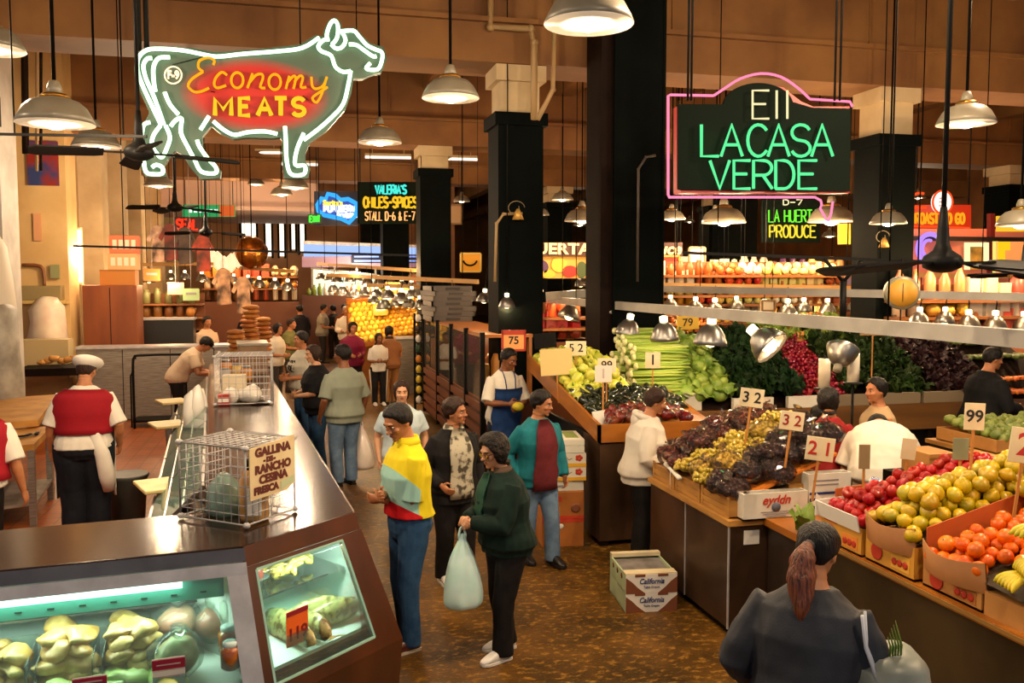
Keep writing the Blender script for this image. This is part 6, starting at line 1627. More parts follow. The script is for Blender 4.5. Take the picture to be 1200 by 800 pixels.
text('Dole', .085, m_print_red, t, (-.09,-.253,.20), sx=.9, bold=.004, ext=.001)
mb = MB(); mb.box(-.2,-.252,0,.2,-.25,.03); mb.build('red_band', _MC['band_red'], t)
mb = MB(); mb.lathe([(.03,0),(.045,0),(.045,.002),(.03,.002)], 14, (.12,-.251,.1), rot=Matrix.Rotation(PI/2,3,'X')); mb.build('printed_mark', m_print_brown, t)
t = carton(.40,.5,.10,z,'fruit_carton','flat white carton third from the bottom of the stack', m_white_card, (loc[0]-.01, loc[1]+.01), rzb+.05); z += .101
mb = MB(); mb.box(-.15,-.253,.04,.02,-.25,.06); mb.build('printed_lines', _MC['print_grey2'], t)
for lb in ('yellow edged carton with red flowers, lower of the two alike in the stack','yellow edged carton with red flowers, upper of the two alike in the stack'):
 t = carton(.42,.5,.13,z,'fruit_carton', lb, m_white_card, (loc[0]+.01, loc[1]), rzb); z += .131
 mb = MB(); mb.box(-.21,-.253,0,.21,-.25,.035); mb.build('yellow_band', M('band_yellow', '#d8a020', .6), t)
 mb = MB()
 for xx in (-.14,.14):
  for a in range(5): mb.ell((xx+.022*math.cos(a*1.256), -.251, .085+.018*math.sin(a*1.256)), (.016,.003,.016), 6, 5)
 mb.build('printed_flowers', m_print_red, t)
 mb = MB(); mb.tube(smooth_path([(-.07,-.252,.07),(-.05,-.252,.11),(-.04,-.252,.07),(-.015,-.252,.09),(0,-.252,.07),(.025,-.252,.09),(.04,-.252,.07),(.075,-.252,.085)],3), .003, 5); mb.build('printed_script', m_print_brown, t)
t = carton(.42,.5,.07,z,'fruit_carton','open topped white carton second from the top of the stack', m_white_card, (loc[0], loc[1]), rzb-.03); z += .071
mb = MB(); mb.box(-.2,-.253,.02,-.05,-.25,.04); mb.build('printed_lines', _MC['print_brown'], t)
t = carton(.42,.5,.06,z,'fruit_carton','topmost white carton of the stack with a green printed lid', m_white_card, (loc[0], loc[1]), rzb-.03); z += .061
mb = MB(); mb.box(-.18,-.2,.06,.02,.2,.063); mb.box(.05,-.15,.06,.17,.2,.063, 1); mb.build('printed_lid', [M('lid_yellow', '#c8a84c', .6), M('lid_green', '#7a8a44', .6)], t)
# --- the two California cartons on the floor
a = Uz(733, 718, 0); c = Uz(793, 715, 0); ang = math.atan2((c-a).y, (c-a).x)
wC = (c-a).length
m_mint = M('carton_mint', '#b9c9a0', .65, col2='#a8b890', nscale=4)
for k in range(2):
 ctr_ = (a+c)/2 + (rotz(ang) @ V((0,.25,0)))
 t = thing('fruit_carton', ['white carton with brown hills and blue lettering, lower of the pair on the floor','white carton with brown hills and blue lettering, open upper one of the floor pair'][k], 'box', (ctr_.x, ctr_.y, k*.146+.001), rz=ang)
 w, d, h = wC, .50, .145
 mb = MB(); mb.box(-w/2,-d/2,0,w/2,d/2,.012,0); mb.box(-w/2,-d/2,0,-w/2+.012,d/2,h,0); mb.box(w/2-.012,-d/2,0,w/2,d/2,h,0); mb.box(-w/2,d/2-.012,0,w/2,d/2,h-.0,0)
 mb.build('body', m_mint, t)
 mb = MB(); mb.box(-w/2,-d/2-.004,0,w/2,-d/2+.01,h); mb.build('end_panel', _MC['paper_white'], t)
 y = -d/2-.006
 mb = MB()
 for s_ in (-1, 1):
  mb.slab([(s_*w/2, y, .0),(s_*w*.12, y, .0),(s_*w*.22, y, .03),(s_*w*.28, y, .05),(s_*w*.38, y, .09),(s_*w*.5, y, .125)][::s_], (0,-1,0), .001)
 mb.build('printed_hills', m_print_brown, t)
 text('California', .058, m_print_blue, t, (0,y-.001,.092), sx=.86, shear=.25, bold=.001, ext=.001)
 text('Table Grapes', .026, m_print_blue, t, (0,y-.001,.048), sx=.9, shear=.1, ext=.001)
 mb = MB(); mb.box(-.13,y-.001,h-.016,-.05,y+.006,h+.001); mb.box(.05,y-.001,h-.016,.13,y+.006,h+.001); mb.build('hand_slots', m_print_brown, t)
 if k == 1:
  mb = MB(); mb.box(-w/2,-d/2,h,w/2,-d/2+.1,h+.008); mb.build('top_flap', m_cardw, t); mb = MB(); mb.box(-w/2,d/2-.06,h,w/2,d/2,h+.03); mb.build('top_flap', m_cardw, t)
  mb = MB(); mb.slab([(-w/2+.02,-d/2+.1,h-.03),(w/2-.02,-d/2+.1,h-.03),(w/2-.02,d/2-.06,h-.02),(-w/2+.02,d/2-.06,h-.02)], (0,0,1), .006); mb.build('paper_lining', M('lining_grey', '#8a8480', .6, col2='#6a625c', nscale=9), t)
  mb = MB()
  for j in range(3): mb.lathe([(.001,0),(.022,0),(.022,.002),(.001,.002)], 12, (-w/2-.001, -d/2+.12+.13*j, h*.72), rot=Matrix.Rotation(-PI/2,3,'Y'))
  mb.build('side_holes', m_print_brown, t)
# ================================================================== people
m_skin = {
 'tan': M('skin_tan', '#b87a50', .5, col2='#a86c44', nscale=12, sss=.1),
 'light': M('skin_light', '#cf9a74', .5, col2='#c08a64', nscale=12, sss=.1),
 'brown': M('skin_brown', '#8a5432', .5, col2='#7a4828', nscale=12, sss=.08),
}
m_lip = M('lips', '#8e4438', .45); m_eyew = M('eye_white', '#d8cec2', .3); m_eyed = M('eye_dark', '#140c08', .2)
m_hair = {'black': M('hair_black', '#070404', .5, col2='#181009', nscale=14, stretch=(8,8,1), bump=.6, bscale=14, spec=.3), 'brown': M('hair_brown', '#1e110a', .55, col2='#3a2214', nscale=14, stretch=(8,8,1), bump=.6, bscale=14, spec=.3),
    'grey': M('hair_greybrown', '#120d0a', .6, col2='#342a22', nscale=22, lo=.45, hi=.7, bump=.8, bscale=60, spec=.25), 'red': M('hair_auburn', '#3a150c', .4, col2='#8a4a2c', nscale=12, stretch=(9,9,.7), bump=.5, bscale=12), 'white': M('hair_white', '#b8b0a4', .5)}
TORSO = [(.455,.066,.058,.0),(.48,.092,.070,-.004),(.51,.101,.074,-.006),(.545,.098,.069,-.004),(.58,.087,.061,0),(.62,.083,.058,.002),(.66,.088,.061,.002),(.71,.099,.067,0),(.755,.104,.068,-.003),(.785,.098,.059,-.006),(.806,.078,.049,-.008),(.826,.054,.041,-.010),(.842,.040,.036,-.010),(.86,.033,.033,-.007),(.885,.031,.032,-.002)]
def tring(z, g):
 T = TORSO
 if z <= T[0][0]: w, d, y = T[0][1:]
 elif z >= T[-1][0]: w, d, y = T[-1][1:]
 else:
  for i in range(len(T)-1):
   if T[i][0] <= z <= T[i+1][0]:
    u = (z-T[i][0])/(T[i+1][0]-T[i][0]); w, d, y = [T[i][k]+(T[i+1][k]-T[i][k])*u for k in (1,2,3)]; break
 k = g if z < .80 else 1+(g-1)*max(0, (.87-z)/.07)
 return w*(.35+.65*k), d*k, y
HEAD = [(0,.018,.044,-.004),(.006,.026,.051,.008),(.016,.032,.0535,.022),(.028,.0365,.0545,.036),(.04,.0395,.0545,.046),(.052,.042,.0535,.053),(.064,.0438,.052,.057),(.078,.0448,.0535,.060),(.092,.0445,.050,.059),(.106,.041,.041,.053),(.118,.031,.027,.040),(.126,.018,.012,.022),(.130,.005,.002,.006)]
def hring(z):
 H = HEAD
 if z <= 0: return (.034, .030, .046)
 if z >= .130: return H[-1][1:]
 for i in range(len(H)-1):
  if H[i][0] <= z <= H[i+1][0]:
   u = (z-H[i][0])/(H[i+1][0]-H[i][0]); return tuple(H[i][k]+(H[i+1][k]-H[i][k])*u for k in (1,2,3))
def hpoint(z, a, k=1., add=0.):
 w, f, b_ = hring(z); c = math.cos(a); s = math.sin(a)
 return V(((w*k+add)*s, ((f if c > 0 else b_)*k+add)*c, z))
HAIRLINE = {  # angle from the face (deg) -> lowest hair height above the chin
 'short': [(0,.106),(35,.102),(55,.090),(68,.066),(80,.060),(100,.050),(130,.026),(180,.014)],
 'bob':   [(0,.108),(35,.100),(52,.080),(62,.050),(74,.022),(95,.004),(130,-.008),(180,-.012)],
 'long':  [(0,.110),(32,.102),(50,.082),(60,.052),(70,.0),(90,-.05),(130,-.09),(180,-.10)],
 'tied':  [(0,.110),(35,.104),(55,.090),(68,.070),(85,.058),(110,.040),(140,.020),(180,.010)],
}
def hairline(st, a):
 T = HAIRLINE[st]; d = abs(math.degrees(a)); d = d if d <= 180 else 360-d
 for i in range(len(T)-1):
  if T[i][0] <= d <= T[i+1][0]: return T[i][1]+(T[i+1][1]-T[i][1])*(d-T[i][0])/(T[i+1][0]-T[i][0])
 return T[-1][1]
class Fig:
 def __init__(s, H, g, lean, side, twist, head, nd):
  s.H = H; s.g = g; s.lean = math.radians(lean); s.side = math.radians(side); s.tw = math.radians(twist)
  s.hy, s.hp, s.hr = [math.radians(x) for x in head]; s.nd = nd
 def bend(s, p):                     # lean and turn the trunk about the hips
  p = V(p); z0 = .52
  u = max(0., min(1., (p.z-z0+.04)/.22)); u = u*u*(3-2*u)
  R = Matrix.Rotation(-s.tw*u, 3, 'Z') @ Matrix.Rotation(s.side*u, 3, 'Y') @ Matrix.Rotation(-s.lean*u, 3, 'X')
  q = V((p.x, p.y, p.z-z0)); r = R @ q
  return V((r.x, r.y, r.z+z0))
 def headp(s, p):                    # point of the head (chin at 0) to body space
  piv = V((0, -.004, .0))
  R = Matrix.Rotation(-s.hy, 3, 'Z') @ Matrix.Rotation(-s.hp, 3, 'X') @ Matrix.Rotation(s.hr, 3, 'Y')
  q = R @ (V(p)-piv-V((0,0,.01))) + piv+V((0,0,.01))
  # head sits on the neck; partially follows the trunk's lean
  base = s.bend((0, .004, .868))
  Rt = Matrix.Rotation(-s.tw, 3, 'Z') @ Matrix.Rotation(s.side*.7, 3, 'Y') @ Matrix.Rotation(-s.lean*.75, 3, 'X')
  return base + Rt @ q
def limb2(a, c, l1, l2, hint):          # two bone reach: joint between a and c
 d = c-a; L_ = d.length; mx = (l1+l2)*.995
 if L_ > mx: c = a+d*(mx/L_); d = c-a; L_ = mx
 x = (l1*l1-l2*l2+L_*L_)/(2*L_); h = math.sqrt(max(0, l1*l1-x*x)); dn = d/L_
 hv = V(hint)-dn*V(hint).dot(dn)
 if hv.length < 1e-4: hv = V((0,-1,0))
 return a+dn*x+hv.normalized()*h, c
def person(px, py, H, view, label, top, bottom, g=1., lean=4, side=0, twist=0, head=(0,0,0), L=(-.15,.03,.49), R=(.15,.03,.49), Lh=None, Rh=None,
     feet=((-.055,.0,4),(.055,.0,4)), skin='tan', hair=('short','black',.008), shoes='#1a1412', sole=None, res=.0075, pos=None, lift=0, curl=(.5,.5), fem=False,
     Lp=None, Rp=None, face=True, group=None, kneebend=0., name='person'):
 base = Uz(px, py, H+lift) if pos is None else V(pos)
 base = V((base.x, base.y, lift))
 yaw = math.atan2(base.x, base.y) + math.radians(view)
 root = thing(name, label, 'person', base, rz=-yaw, group=group)
 nd = 0; F = Fig(H, g, lean, side, twist, head, nd)
 sc = lambda p: V(p)*H
 near = res < .009
 N1 = 18
 body = MB()
 def ringpts(z, w, d, y, n=20, pw=.86):
  out = []
  for i in range(n):
   a = 2*PI*i/n; cx, sy = math.sin(a), math.cos(a)
   k = (abs(cx)**(2/pw)+abs(sy)**(2/pw))**(-pw/2) if pw != 1 else 1
   out.append(sc(F.bend((w*cx*k, y+d*sy*k, z))))
  return out
 zs = [.455,.475,.49,.51,.545,.58,.62,.66,.71,.755,.785,.806,.826,.842,.86,.885]
 body.loft([ringpts(z, *tring(z, g)) for z in zs])
 # head
 n = 22
 body.loft([[sc(F.headp(hpoint(z, 2*PI*i/n))) for i in range(n)] for z in (0,.006,.016,.028,.04,.052,.064,.078,.092,.106,.118,.126,.130)])
 neck0 = F.bend((0,-.006,.84)); neck1 = F.headp((0,-.012,.03))
 body.tube([sc(neck0), sc(neck0.lerp(neck1,.5)), sc(neck1)], [.033*H, .031*H*(.94 if fem else 1), .032*H], 12)
 def hb(c, r, m=body):
  q = F.headp(c); Rt = Matrix.Rotation(-F.tw-F.hy, 3, 'Z') @ Matrix.Rotation(-F.lean*.75-F.hp, 3, 'X')
  m.ell(sc(q), tuple(x*H for x in r), 10, 8, rot=Rt)
 hb((0,.0555,.060),(.0065,.008,.018)); hb((0,.064,.048),(.0085,.0105,.0075)); hb((-.008,.058,.046),(.006,.007,.0055)); hb((.008,.058,.046),(.006,.007,.0055))
 hb((0,.050,.080),(.030,.008,.007)); hb((0,.050,.026),(.016,.0085,.009)); hb((0,.046,.006),(.014,.010,.009))
 hb((-.024,.040,.048),(.014,.012,.012)); hb((.024,.040,.048),(.014,.012,.012))
 for s_ in (-1,1): hb((s_*.0455,-.004,.056),(.0055,.012,.0175))
 # legs
 joints = []
 for k, s_ in enumerate((-1,1)):
  hip = V((s_*.052*(.6+.4*g), -.004, .50)); fx, fy, fa = feet[k]
  ank = V((fx, fy, .045)); kn, ank = limb2(hip, ank, .235, .222, (s_*.12, 1, 0))
  joints.append((hip, kn, ank, math.radians(fa)*s_))
  gl = .6+.4*g
  body.tube([sc(hip+V((0,0,.02))), sc(hip.lerp(kn,.25)), sc(hip.lerp(kn,.7)), sc(kn), sc(kn.lerp(ank,.3)), sc(kn.lerp(ank,.65)), sc(ank)], [x*H*gl for x in (.056,.054,.040,.034,.035,.026,.022)], 14)
  fd = V((math.sin(math.radians(fa)*s_), math.cos(math.radians(fa)*s_), 0))
  body.tube([sc(ank+fd*-.03-V((0,0,.022))), sc(ank+fd*.02-V((0,0,.024))), sc(ank+fd*.08-V((0,0,.031))), sc(ank+fd*.105-V((0,0,.032)))], [(.018*H,.018*H),(.02*H,.022*H),(.022*H,.014*H),(.014*H,.008*H)], 10)
 # arms and hands
 arms = []
 for k, s_ in enumerate((-1,1)):
  S = F.bend((s_*.100*(.6+.4*min(g,1.15)), -.008, .782)); tgt = V((L, R)[k]); hint = (Lh, Rh)[k] or (s_*.6, -1, -.35)
  El, Wr = limb2(S, tgt, .172, .150, hint); arms.append((S, El, Wr))
  gl = (.7+.3*g)*(.9 if fem else 1)
  body.tube([sc(S), sc(S.lerp(El,.3)), sc(S.lerp(El,.7)), sc(El), sc(El.lerp(Wr,.3)), sc(El.lerp(Wr,.7)), sc(Wr)], [x*H*gl for x in (.030,.0305,.027,.0235,.0245,.0185,.0150)], 12)
  fw = (Wr-El).normalized(); pn = V((Lp, Rp)[k] or (-s_, .15, 0)); pn = (pn-fw*pn.dot(fw)).normalized(); sd = fw.cross(pn)   # palm normal, side
  if sd.dot(V((0,1,0))) < 0 and abs(fw.y) < .7: sd = -sd                  # thumb side points forward
  elif abs(fw.y) >= .7 and sd.z < 0: sd = -sd
  c = (curl[k])
  hs = H*(.94 if fem else 1)
  P0 = Wr
  body.tube([sc(P0-fw*.005), sc(P0+fw*.02), sc(P0+fw*.045), sc(P0+fw*.056)], [(.0125*hs,.0125*hs),(.019*hs,.012*hs),(.0225*hs,.0105*hs),(.021*hs,.008*hs)], 12) if False else None
  rings = []
  for u, hw, ht in ((-.006,.0125,.0115),(.010,.0165,.0125),(.028,.0215,.0125),(.045,.0225,.0105),(.055,.0205,.0075)):
   rings.append([sc(P0+fw*u+sd*(hw*math.cos(a*PI/6))+pn*(ht*math.sin(a*PI/6))) for a in range(12)])
  body.loft(rings)
  for q, (o_, ln) in enumerate(((.0165,.040),(.0058,.046),(-.0055,.043),(-.0158,.034))):
   b0 = P0+fw*.050+sd*o_; ang = .25*c; d_ = (fw+sd*(o_*2.2)).normalized(); pts = [b0]; rr_ = [.0058,]
   for seg, fr in enumerate((.42,.32,.26)):
    ang += c*(.55,.75,.55)[seg]
    dv = (d_*math.cos(ang)+pn*math.sin(ang)); pts.append(pts[-1]+dv*(ln*fr))
   body.tube([sc(p) for p in pts], [.0056*hs,.0054*hs,.0049*hs,.0036*hs], 8)
  tb = P0+fw*.014+sd*.014; tm = tb+(fw*.55+sd*.75+pn*.35).normalized()*.026; te = tm+(fw*.9+sd*(.25-.5*c)+pn*(.3+.4*c)).normalized()*.026
  body.tube([sc(tb), sc(tm), sc(te)], [.0085*hs,.0066*hs,.0045*hs], 8)
 bme = evalmesh(body, [('REMESH', dict(mode='VOXEL', voxel_size=res*.85)), ('SMOOTH', dict(factor=.5, iterations=3))], 'body')
 bme.name = 'body'; bme.materials.clear(); bme.materials.append(m_skin[skin])
 bme.polygons.foreach_set('use_smooth', [True]*len(bme.polygons))
 bo = bpy.data.objects.new('body', bme); COL.objects.link(bo); bo.parent = root
 # face
 if face:
  ew = MB(); ed = MB()
  for s_ in (-1,1):
   hb((s_*.0185,.0470,.0655),(.0078,.0055,.0032), ew); hb((s_*.0185,.0508,.0655),(.0040,.0026,.0034), ed)
  ew.build('eyes', m_eyew, root); ed.build('pupils', m_eyed, root)
  br = MB()
  for s_ in (-1,1):
   br.tube([sc(F.headp((s_*.008,.0575,.0765))), sc(F.headp((s_*.02,.0555,.0800))), sc(F.headp((s_*.032,.0475,.0765)))], [.0018*H,.0024*H,.001*H], 6)
  br.build('eyebrows', m_hair['black' if hair[1] in ('black','red') else hair[1]], root)
  lp = MB(); hb((0,.0555,.0305),(.0135,.0052,.0028), lp); hb((0,.0555,.0255),(.0115,.0050,.0030), lp); lp.build('lips', m_lip, root)
 # hair
 st, hc, th = hair[:3]
 if st:
  hm = MB(); n = 40; zz = [-.11,-.09,-.07,-.05,-.03,-.012] if st in ('long',) else ([-.02,-.008] if st == 'bob' else [])
  zz += [.0,.01,.02,.03,.04,.05,.06,.07,.08,.09,.098,.106,.113,.119,.124,.128,.1305]
  rings = []
  for z in zz:
   ring = []
   for i in range(n):
    a = 2*PI*i/n; hl = hairline(st, a); u = max(0, min(1, (z-hl)/.007+.5))
    wv = 1
    nz = noise.noise(V((math.sin(a)*3, math.cos(a)*3, z*45)))*.45+noise.noise(V((math.sin(a)*11, math.cos(a)*11, z*60)))*.45
    t_in = .80 if z > 0 else .62
    p_in = hpoint(z, a, t_in); p_out = hpoint(min(z, .1295), a, 1., th*(1+nz*.6))
    if z >= .1: p_out.z = z+th*.75*(z-.1)/.03*(1+nz*.3)
    if z < 0: p_in.z = z
    if z < 0: p_out = V((.046*math.sin(a)*1.05, .056*math.cos(a)-.004, z)) + V((math.sin(a),math.cos(a),0))*th*.6*(1+nz)
    q = p_in.lerp(p_out, u); q.z = p_in.z+(p_out.z-p_in.z)*u
    ring.append(sc(F.headp(q)))
   rings.append(ring)
  hm.loft(rings)
  if len(hair) > 3 and hair[3] == 'ponytail':
   hm2 = MB(); r_ = .018
   pts = [F.headp((0,-.052,.068)), F.headp((0,-.080,.060)), F.headp((0,-.092,.035)), F.headp((0,-.090,-.01)), F.headp((.004,-.083,-.06)), F.headp((.01,-.075,-.11)), F.headp((.012,-.07,-.135))]
   hm2.tube([sc(p) for p in smooth_path(pts, 4)], [H*x for x in ([.013]*4+[.015,.019,.023,.027,.030,.032,.033,.034,.034,.034,.033,.031,.029,.026,.023,.019,.015,.010,.007,.005,.003])], 12)
   for i, p in enumerate(hm2.v):
    nn = noise.noise_vector(V(p)*V((1,1,.2)).length*14); hm2.v[i] = (p[0]+nn[0]*.012, p[1]+nn[1]*.012, p[2])
   hm2.build('ponytail', m_hair['red'], root)
   tb = MB(); tb.tube([sc(F.headp((0,-.062,.066))), sc(F.headp((0,-.076,.062)))], .016*H, 10); tb.build('hair_tie', M('hair_tie', '#3a3436', .5), root)
  o = hm.build('hair', m_hair[hc], root)
  if near:
   md = o.modifiers.new('s', 'SUBSURF'); md.levels = 1; md.render_levels = 1
 # ---- clothes
 def cloth(mb, nm, mat, vox=None, wr=.004, fs=9., parent=root, it=5):
  me = evalmesh(mb, [('REMESH', dict(mode='VOXEL', voxel_size=(vox or res*1.15))), ('SMOOTH', dict(factor=.5, iterations=it))], nm)
  if wr:
   nv = len(me.vertices); co = [0.]*(nv*3); nr = [0.]*(nv*3)
   me.vertices.foreach_get('co', co); me.vertex_normals.foreach_get('vector', nr)
   for i in range(0, nv*3, 3):
    q = V((co[i]*fs, co[i+1]*fs, co[i+2]*fs*.55)); k = wr*(noise.noise(q)+.6*noise.noise(q*2.3))
    co[i] += nr[i]*k; co[i+1] += nr[i+1]*k; co[i+2] += nr[i+2]*k
   me.vertices.foreach_set('co', co)
  me.name = nm; me.materials.clear()
  for m_ in (mat if isinstance(mat, (list, tuple)) else [mat]): me.materials.append(m_)
  me.polygons.foreach_set('use_smooth', [True]*len(me.polygons))
  o = bpy.data.objects.new(nm, me); COL.objects.link(o); o.parent = parent
  return o
 # trousers or skirt
 bt = bottom
 if bt:
  mb = MB(); e = bt.get('ease', .010)
  mb.loft([ringpts(z, w+e, d+e, y) for z, (w, d, y) in [(z, tring(z, g)) for z in (.448,.465,.48,.51,.545,bt.get('waist', .585))]])
  for hip, kn, ank, fa in joints:
   gl = .6+.4*g; lo_ = V((ank.x, ank.y, bt.get('hem', .028)))
   if bt.get('short'): lo_ = kn.lerp(ank, bt['short'])
   lr = bt.get('leg', 1.)
   mb.tube([sc(hip+V((0,0,.03))), sc(hip.lerp(kn,.25)), sc(hip.lerp(kn,.7)), sc(kn), sc(kn.lerp(ank,.45)), sc(lo_+V((0,0,.012))), sc(lo_)], [(x*gl+e*.6)*H*lr for x in (.057,.056,.044,.039,.036,.036,.036)], 16)
  cloth(mb, bt.get('name', 'trousers'), bt['mat'], wr=.005)
  if bt.get('belt'):
   mb = MB(); mb.loft([ringpts(z, w+e+.004, d+e+.004, y, 24) for z, (w, d, y) in ((z, tring(z, g)) for z in (.572,.590))]); mb.build('belt', bt['belt'], root)
  if bt.get('stripe'):
   mb = MB()
   for (hip, kn, ank, fa), s_ in zip(joints, (-1,1)):
    ofs = V((s_*.062, .0, 0)); mb.tube([sc(hip+V((s_*.072,0,0))), sc(kn+V((s_*.050,0,0))), sc(ank+V((s_*.044,0,-.0)))], [(.006*H,.012*H)]*3, 8)
   mb.build('side_stripe', bt['stripe'], root)
 # top
 def garment(tp, nm, extra=0., sleeve=None, hem=None, neck=.842, gap=None):
  mb = MB(); e = tp.get('ease', .012)+extra; hz = hem if hem is not None else tp.get('hem', .47)
  zl = [z for z in (.40,.43,.455,.475,.49,.51,.545,.58,.62,.66,.71,.755,.785,.806,.826) if z > hz+.008]
  rg = []
  for z in [hz]+zl+[neck]:
   w, d, y = tring(max(z, .49), g)
   loose = tp.get('loose', 0.)
   if .5 < z < .72: w += loose*.012; d += loose*.012
   if z < .5: w += .004; d += .004
   ez = e if z < .80 else e*.8
   rg.append(ringpts(z, w+ez, d+ez, y))
  mb.loft(rg)
  sl = sleeve or tp.get('sleeve', 'short')
  if sl != 'none':
   for k, (S, El, Wr) in enumerate(arms):
    gl = (.7+.3*g)*(.9 if fem else 1); f_ = tp.get('sr', 1.)
    if sl == 'short':
     end = S.lerp(El, tp.get('slen', .72))
     pts = [S+(S-El)*.05, S.lerp(El,.3), end-(El-S)*.05, end]; rd = [.029+e*.6, .0325+e*.75, .0325+e*.85, .0325+e*.9]
    else:
     d2 = (Wr-El).normalized()
     pts = [S+(S-El)*.05, S.lerp(El,.35), S.lerp(El,.8), El, El.lerp(Wr,.3), El.lerp(Wr,.75), Wr-d2*.006, Wr-d2*.002]; rd = [.029+e*.6,.0335+e*.7,.031+e*.75,.030+e*.7,.0285+e*.7,.024+e*.7,.021+e*.6,.020+e*.5]
    mb.tube([sc(p) for p in pts], [x*gl*f_*H for x in rd], 14)
  return cloth(mb, nm, tp['mat'], wr=tp.get('wr', .0055))
 top_o = garment(top, top.get('name', 'shirt'))
 def patch(nm, mat, z0, z1, a0, a1, e, rows=8, th=.006, w0=None):      # cloth panel that follows the trunk between two angles
  mb = MB(); n = 10; A = []; B = []
  for j in range(rows+1):
   z = z0+(z1-z0)*j/rows; w, d, y = tring(max(z, .49), g)
   if z < .49: w += .004; d += .004
   if .5 < z < .72: w += top.get('loose', 0)*.012; d += top.get('loose', 0)*.012
   fa0, fa1 = (a0, a1) if w0 is None else (w0[0]+(a0-w0[0])*j/rows, w0[1]+(a1-w0[1])*j/rows)
   ra = []; rb = []
   for i in range(n+1):
    a = math.radians(fa0+(fa1-fa0)*i/n)
    cx, sy = math.sin(a), math.cos(a); k = (abs(cx)**(2/.86)+abs(sy)**(2/.86))**(-.43)
    zz = z
    def bp(ex):
     q = V(((w+ex)*cx*k, y+(d+ex)*sy*k, z)); return sc(F.bend(q)) if z > .44 else sc(V((q.x, q.y, z)))
    ra.append(bp(e)); rb.append(bp(e+th))
   A.append(ra); B.append(rb)
  vs = [p for r in A for p in r]+[p for r in B for p in r]; o_ = (rows+1)*(n+1); fs = []
  for j in range(rows):
   for i in range(n):
    q = (j*(n+1)+i, j*(n+1)+i+1, (j+1)*(n+1)+i+1, (j+1)*(n+1)+i); fs.append(q[::-1]); fs.append(tuple(x+o_ for x in q))
  for j in range(rows):
   for i in (0, n):
    q = (j*(n+1)+i, (j+1)*(n+1)+i, (j+1)*(n+1)+i+o_, j*(n+1)+i+o_); fs.append(q)
  for i in range(n):
   for j in (0, rows):
    q = (j*(n+1)+i, j*(n+1)+i+1, j*(n+1)+i+1+o_, j*(n+1)+i+o_); fs.append(q)
  mb.add(vs, fs, 0, True)
  return mb.build(nm, mat, root)
 if top.get('panel'):      # what shows between the open fronts of a jacket, or a waistcoat over a shirt
  for p in (top['panel'] if isinstance(top['panel'], list) else [top['panel']]):
   patch(p['name'], p['mat'], p['z0'], p['z1'], p['a0'], p['a1'], top.get('ease', .012)+p.get('e', .003)+.004, w0=p.get('w0'), th=p.get('th', .006))
 if top.get('over'):
  ov = top['over']; garment(ov, ov.get('name', 'jacket'), .0)
 if top.get('collar'):
  mb = MB(); n = 18; q0 = []; q1 = []; q2 = []
  for i in range(n+1):
   a = math.radians(28+304*i/n); c_, s_ = math.cos(a), math.sin(a)
   q0.append(sc(F.bend((.043*s_, -.010+.041*c_, .838)))); q1.append(sc(F.bend((.047*s_, -.010+.046*c_, .862)))); q2.append(sc(F.bend((.062*s_, -.008+.058*c_, .832-.010*max(0,c_)))))
  mb.loft([q0,q1,q2], closed=False, caps=False)
  o = mb.build('collar', top['collar'], root); md = o.modifiers.new('t', 'SOLIDIFY'); md.thickness = .006
 # shoes
 if shoes:
  sm = M('shoe_'+shoes[1:], shoes, .4, coat=.2)
  for k, (hip, kn, ank, fa) in enumerate(joints):
   fd = V((math.sin(fa), math.cos(fa), 0)); az = V((0,0,1))
   mb = MB(); zb = ank.z-.045
   b0 = V((ank.x, ank.y, zb))
   P_ = lambda u, z: sc(b0+fd*u+az*z)
   secs = [(-.040,.016,.034,.008),(-.032,.022,.044,.004),(-.005,.025,.062,.004),(.03,.026,.056,.004),(.07,.028,.038,.004),(.095,.026,.026,.004),(.112,.017,.016,.005),(.118,.008,.012,.006)]
   sd = V((fd.y, -fd.x, 0)); rings = []
   for u, hw, hh, zz in secs:
    rings.append([sc(b0+fd*u+sd*(hw*math.cos(t_))+az*(zz+hh*.5+hh*.5*(math.sin(t_) if math.sin(t_) > 0 else max(-1, 1.6*math.sin(t_))))) for t_ in [2*PI*i/14 for i in range(14)]])
   mb.loft(rings); mb.tube([P_(-.005,.035), P_(-.006,.062)], [.024*H,.026*H], 12)
   so = mb.build('shoe', sm, root)
   if near: md = so.modifiers.new('s', 'SUBSURF'); md.levels = 1; md.render_levels = 1
   mb = MB(); ol = [b0+fd*u+sd*hw*1.08*s2 for s2 in (1,-1) for (u, hw, _, _) in (secs if s2 == 1 else secs[::-1])]
   mb.prism([(p.x*H, p.y*H) for p in ol], (zb+.0)*H, (zb+.010)*H); mb.build('sole', M('sole_'+(sole or '#15110e')[1:], sole or '#15110e', .6), so)
 return root, F, arms, sc, patch
def D(hexc, name, rough=.75, hex2=None, ns=14, **k):
 return M('cloth_'+name, hexc, rough, col2=hex2, nscale=ns, bump=.12, bscale=180, spec=.25, **k)
jeans = D('#26496e', 'jeans', .8, '#35597e'); jeansL = D('#5a7390', 'jeans_light', .8, '#6d86a0'); blackp = D('#0e0c0c', 'black_trousers', .7, '#171313')
white = D('#ddd6c8', 'white_cotton', .8, '#d2cabc', 5); whiteT = D('#e6dfd0', 'white_tshirt', .8, '#dcd4c4', 5)
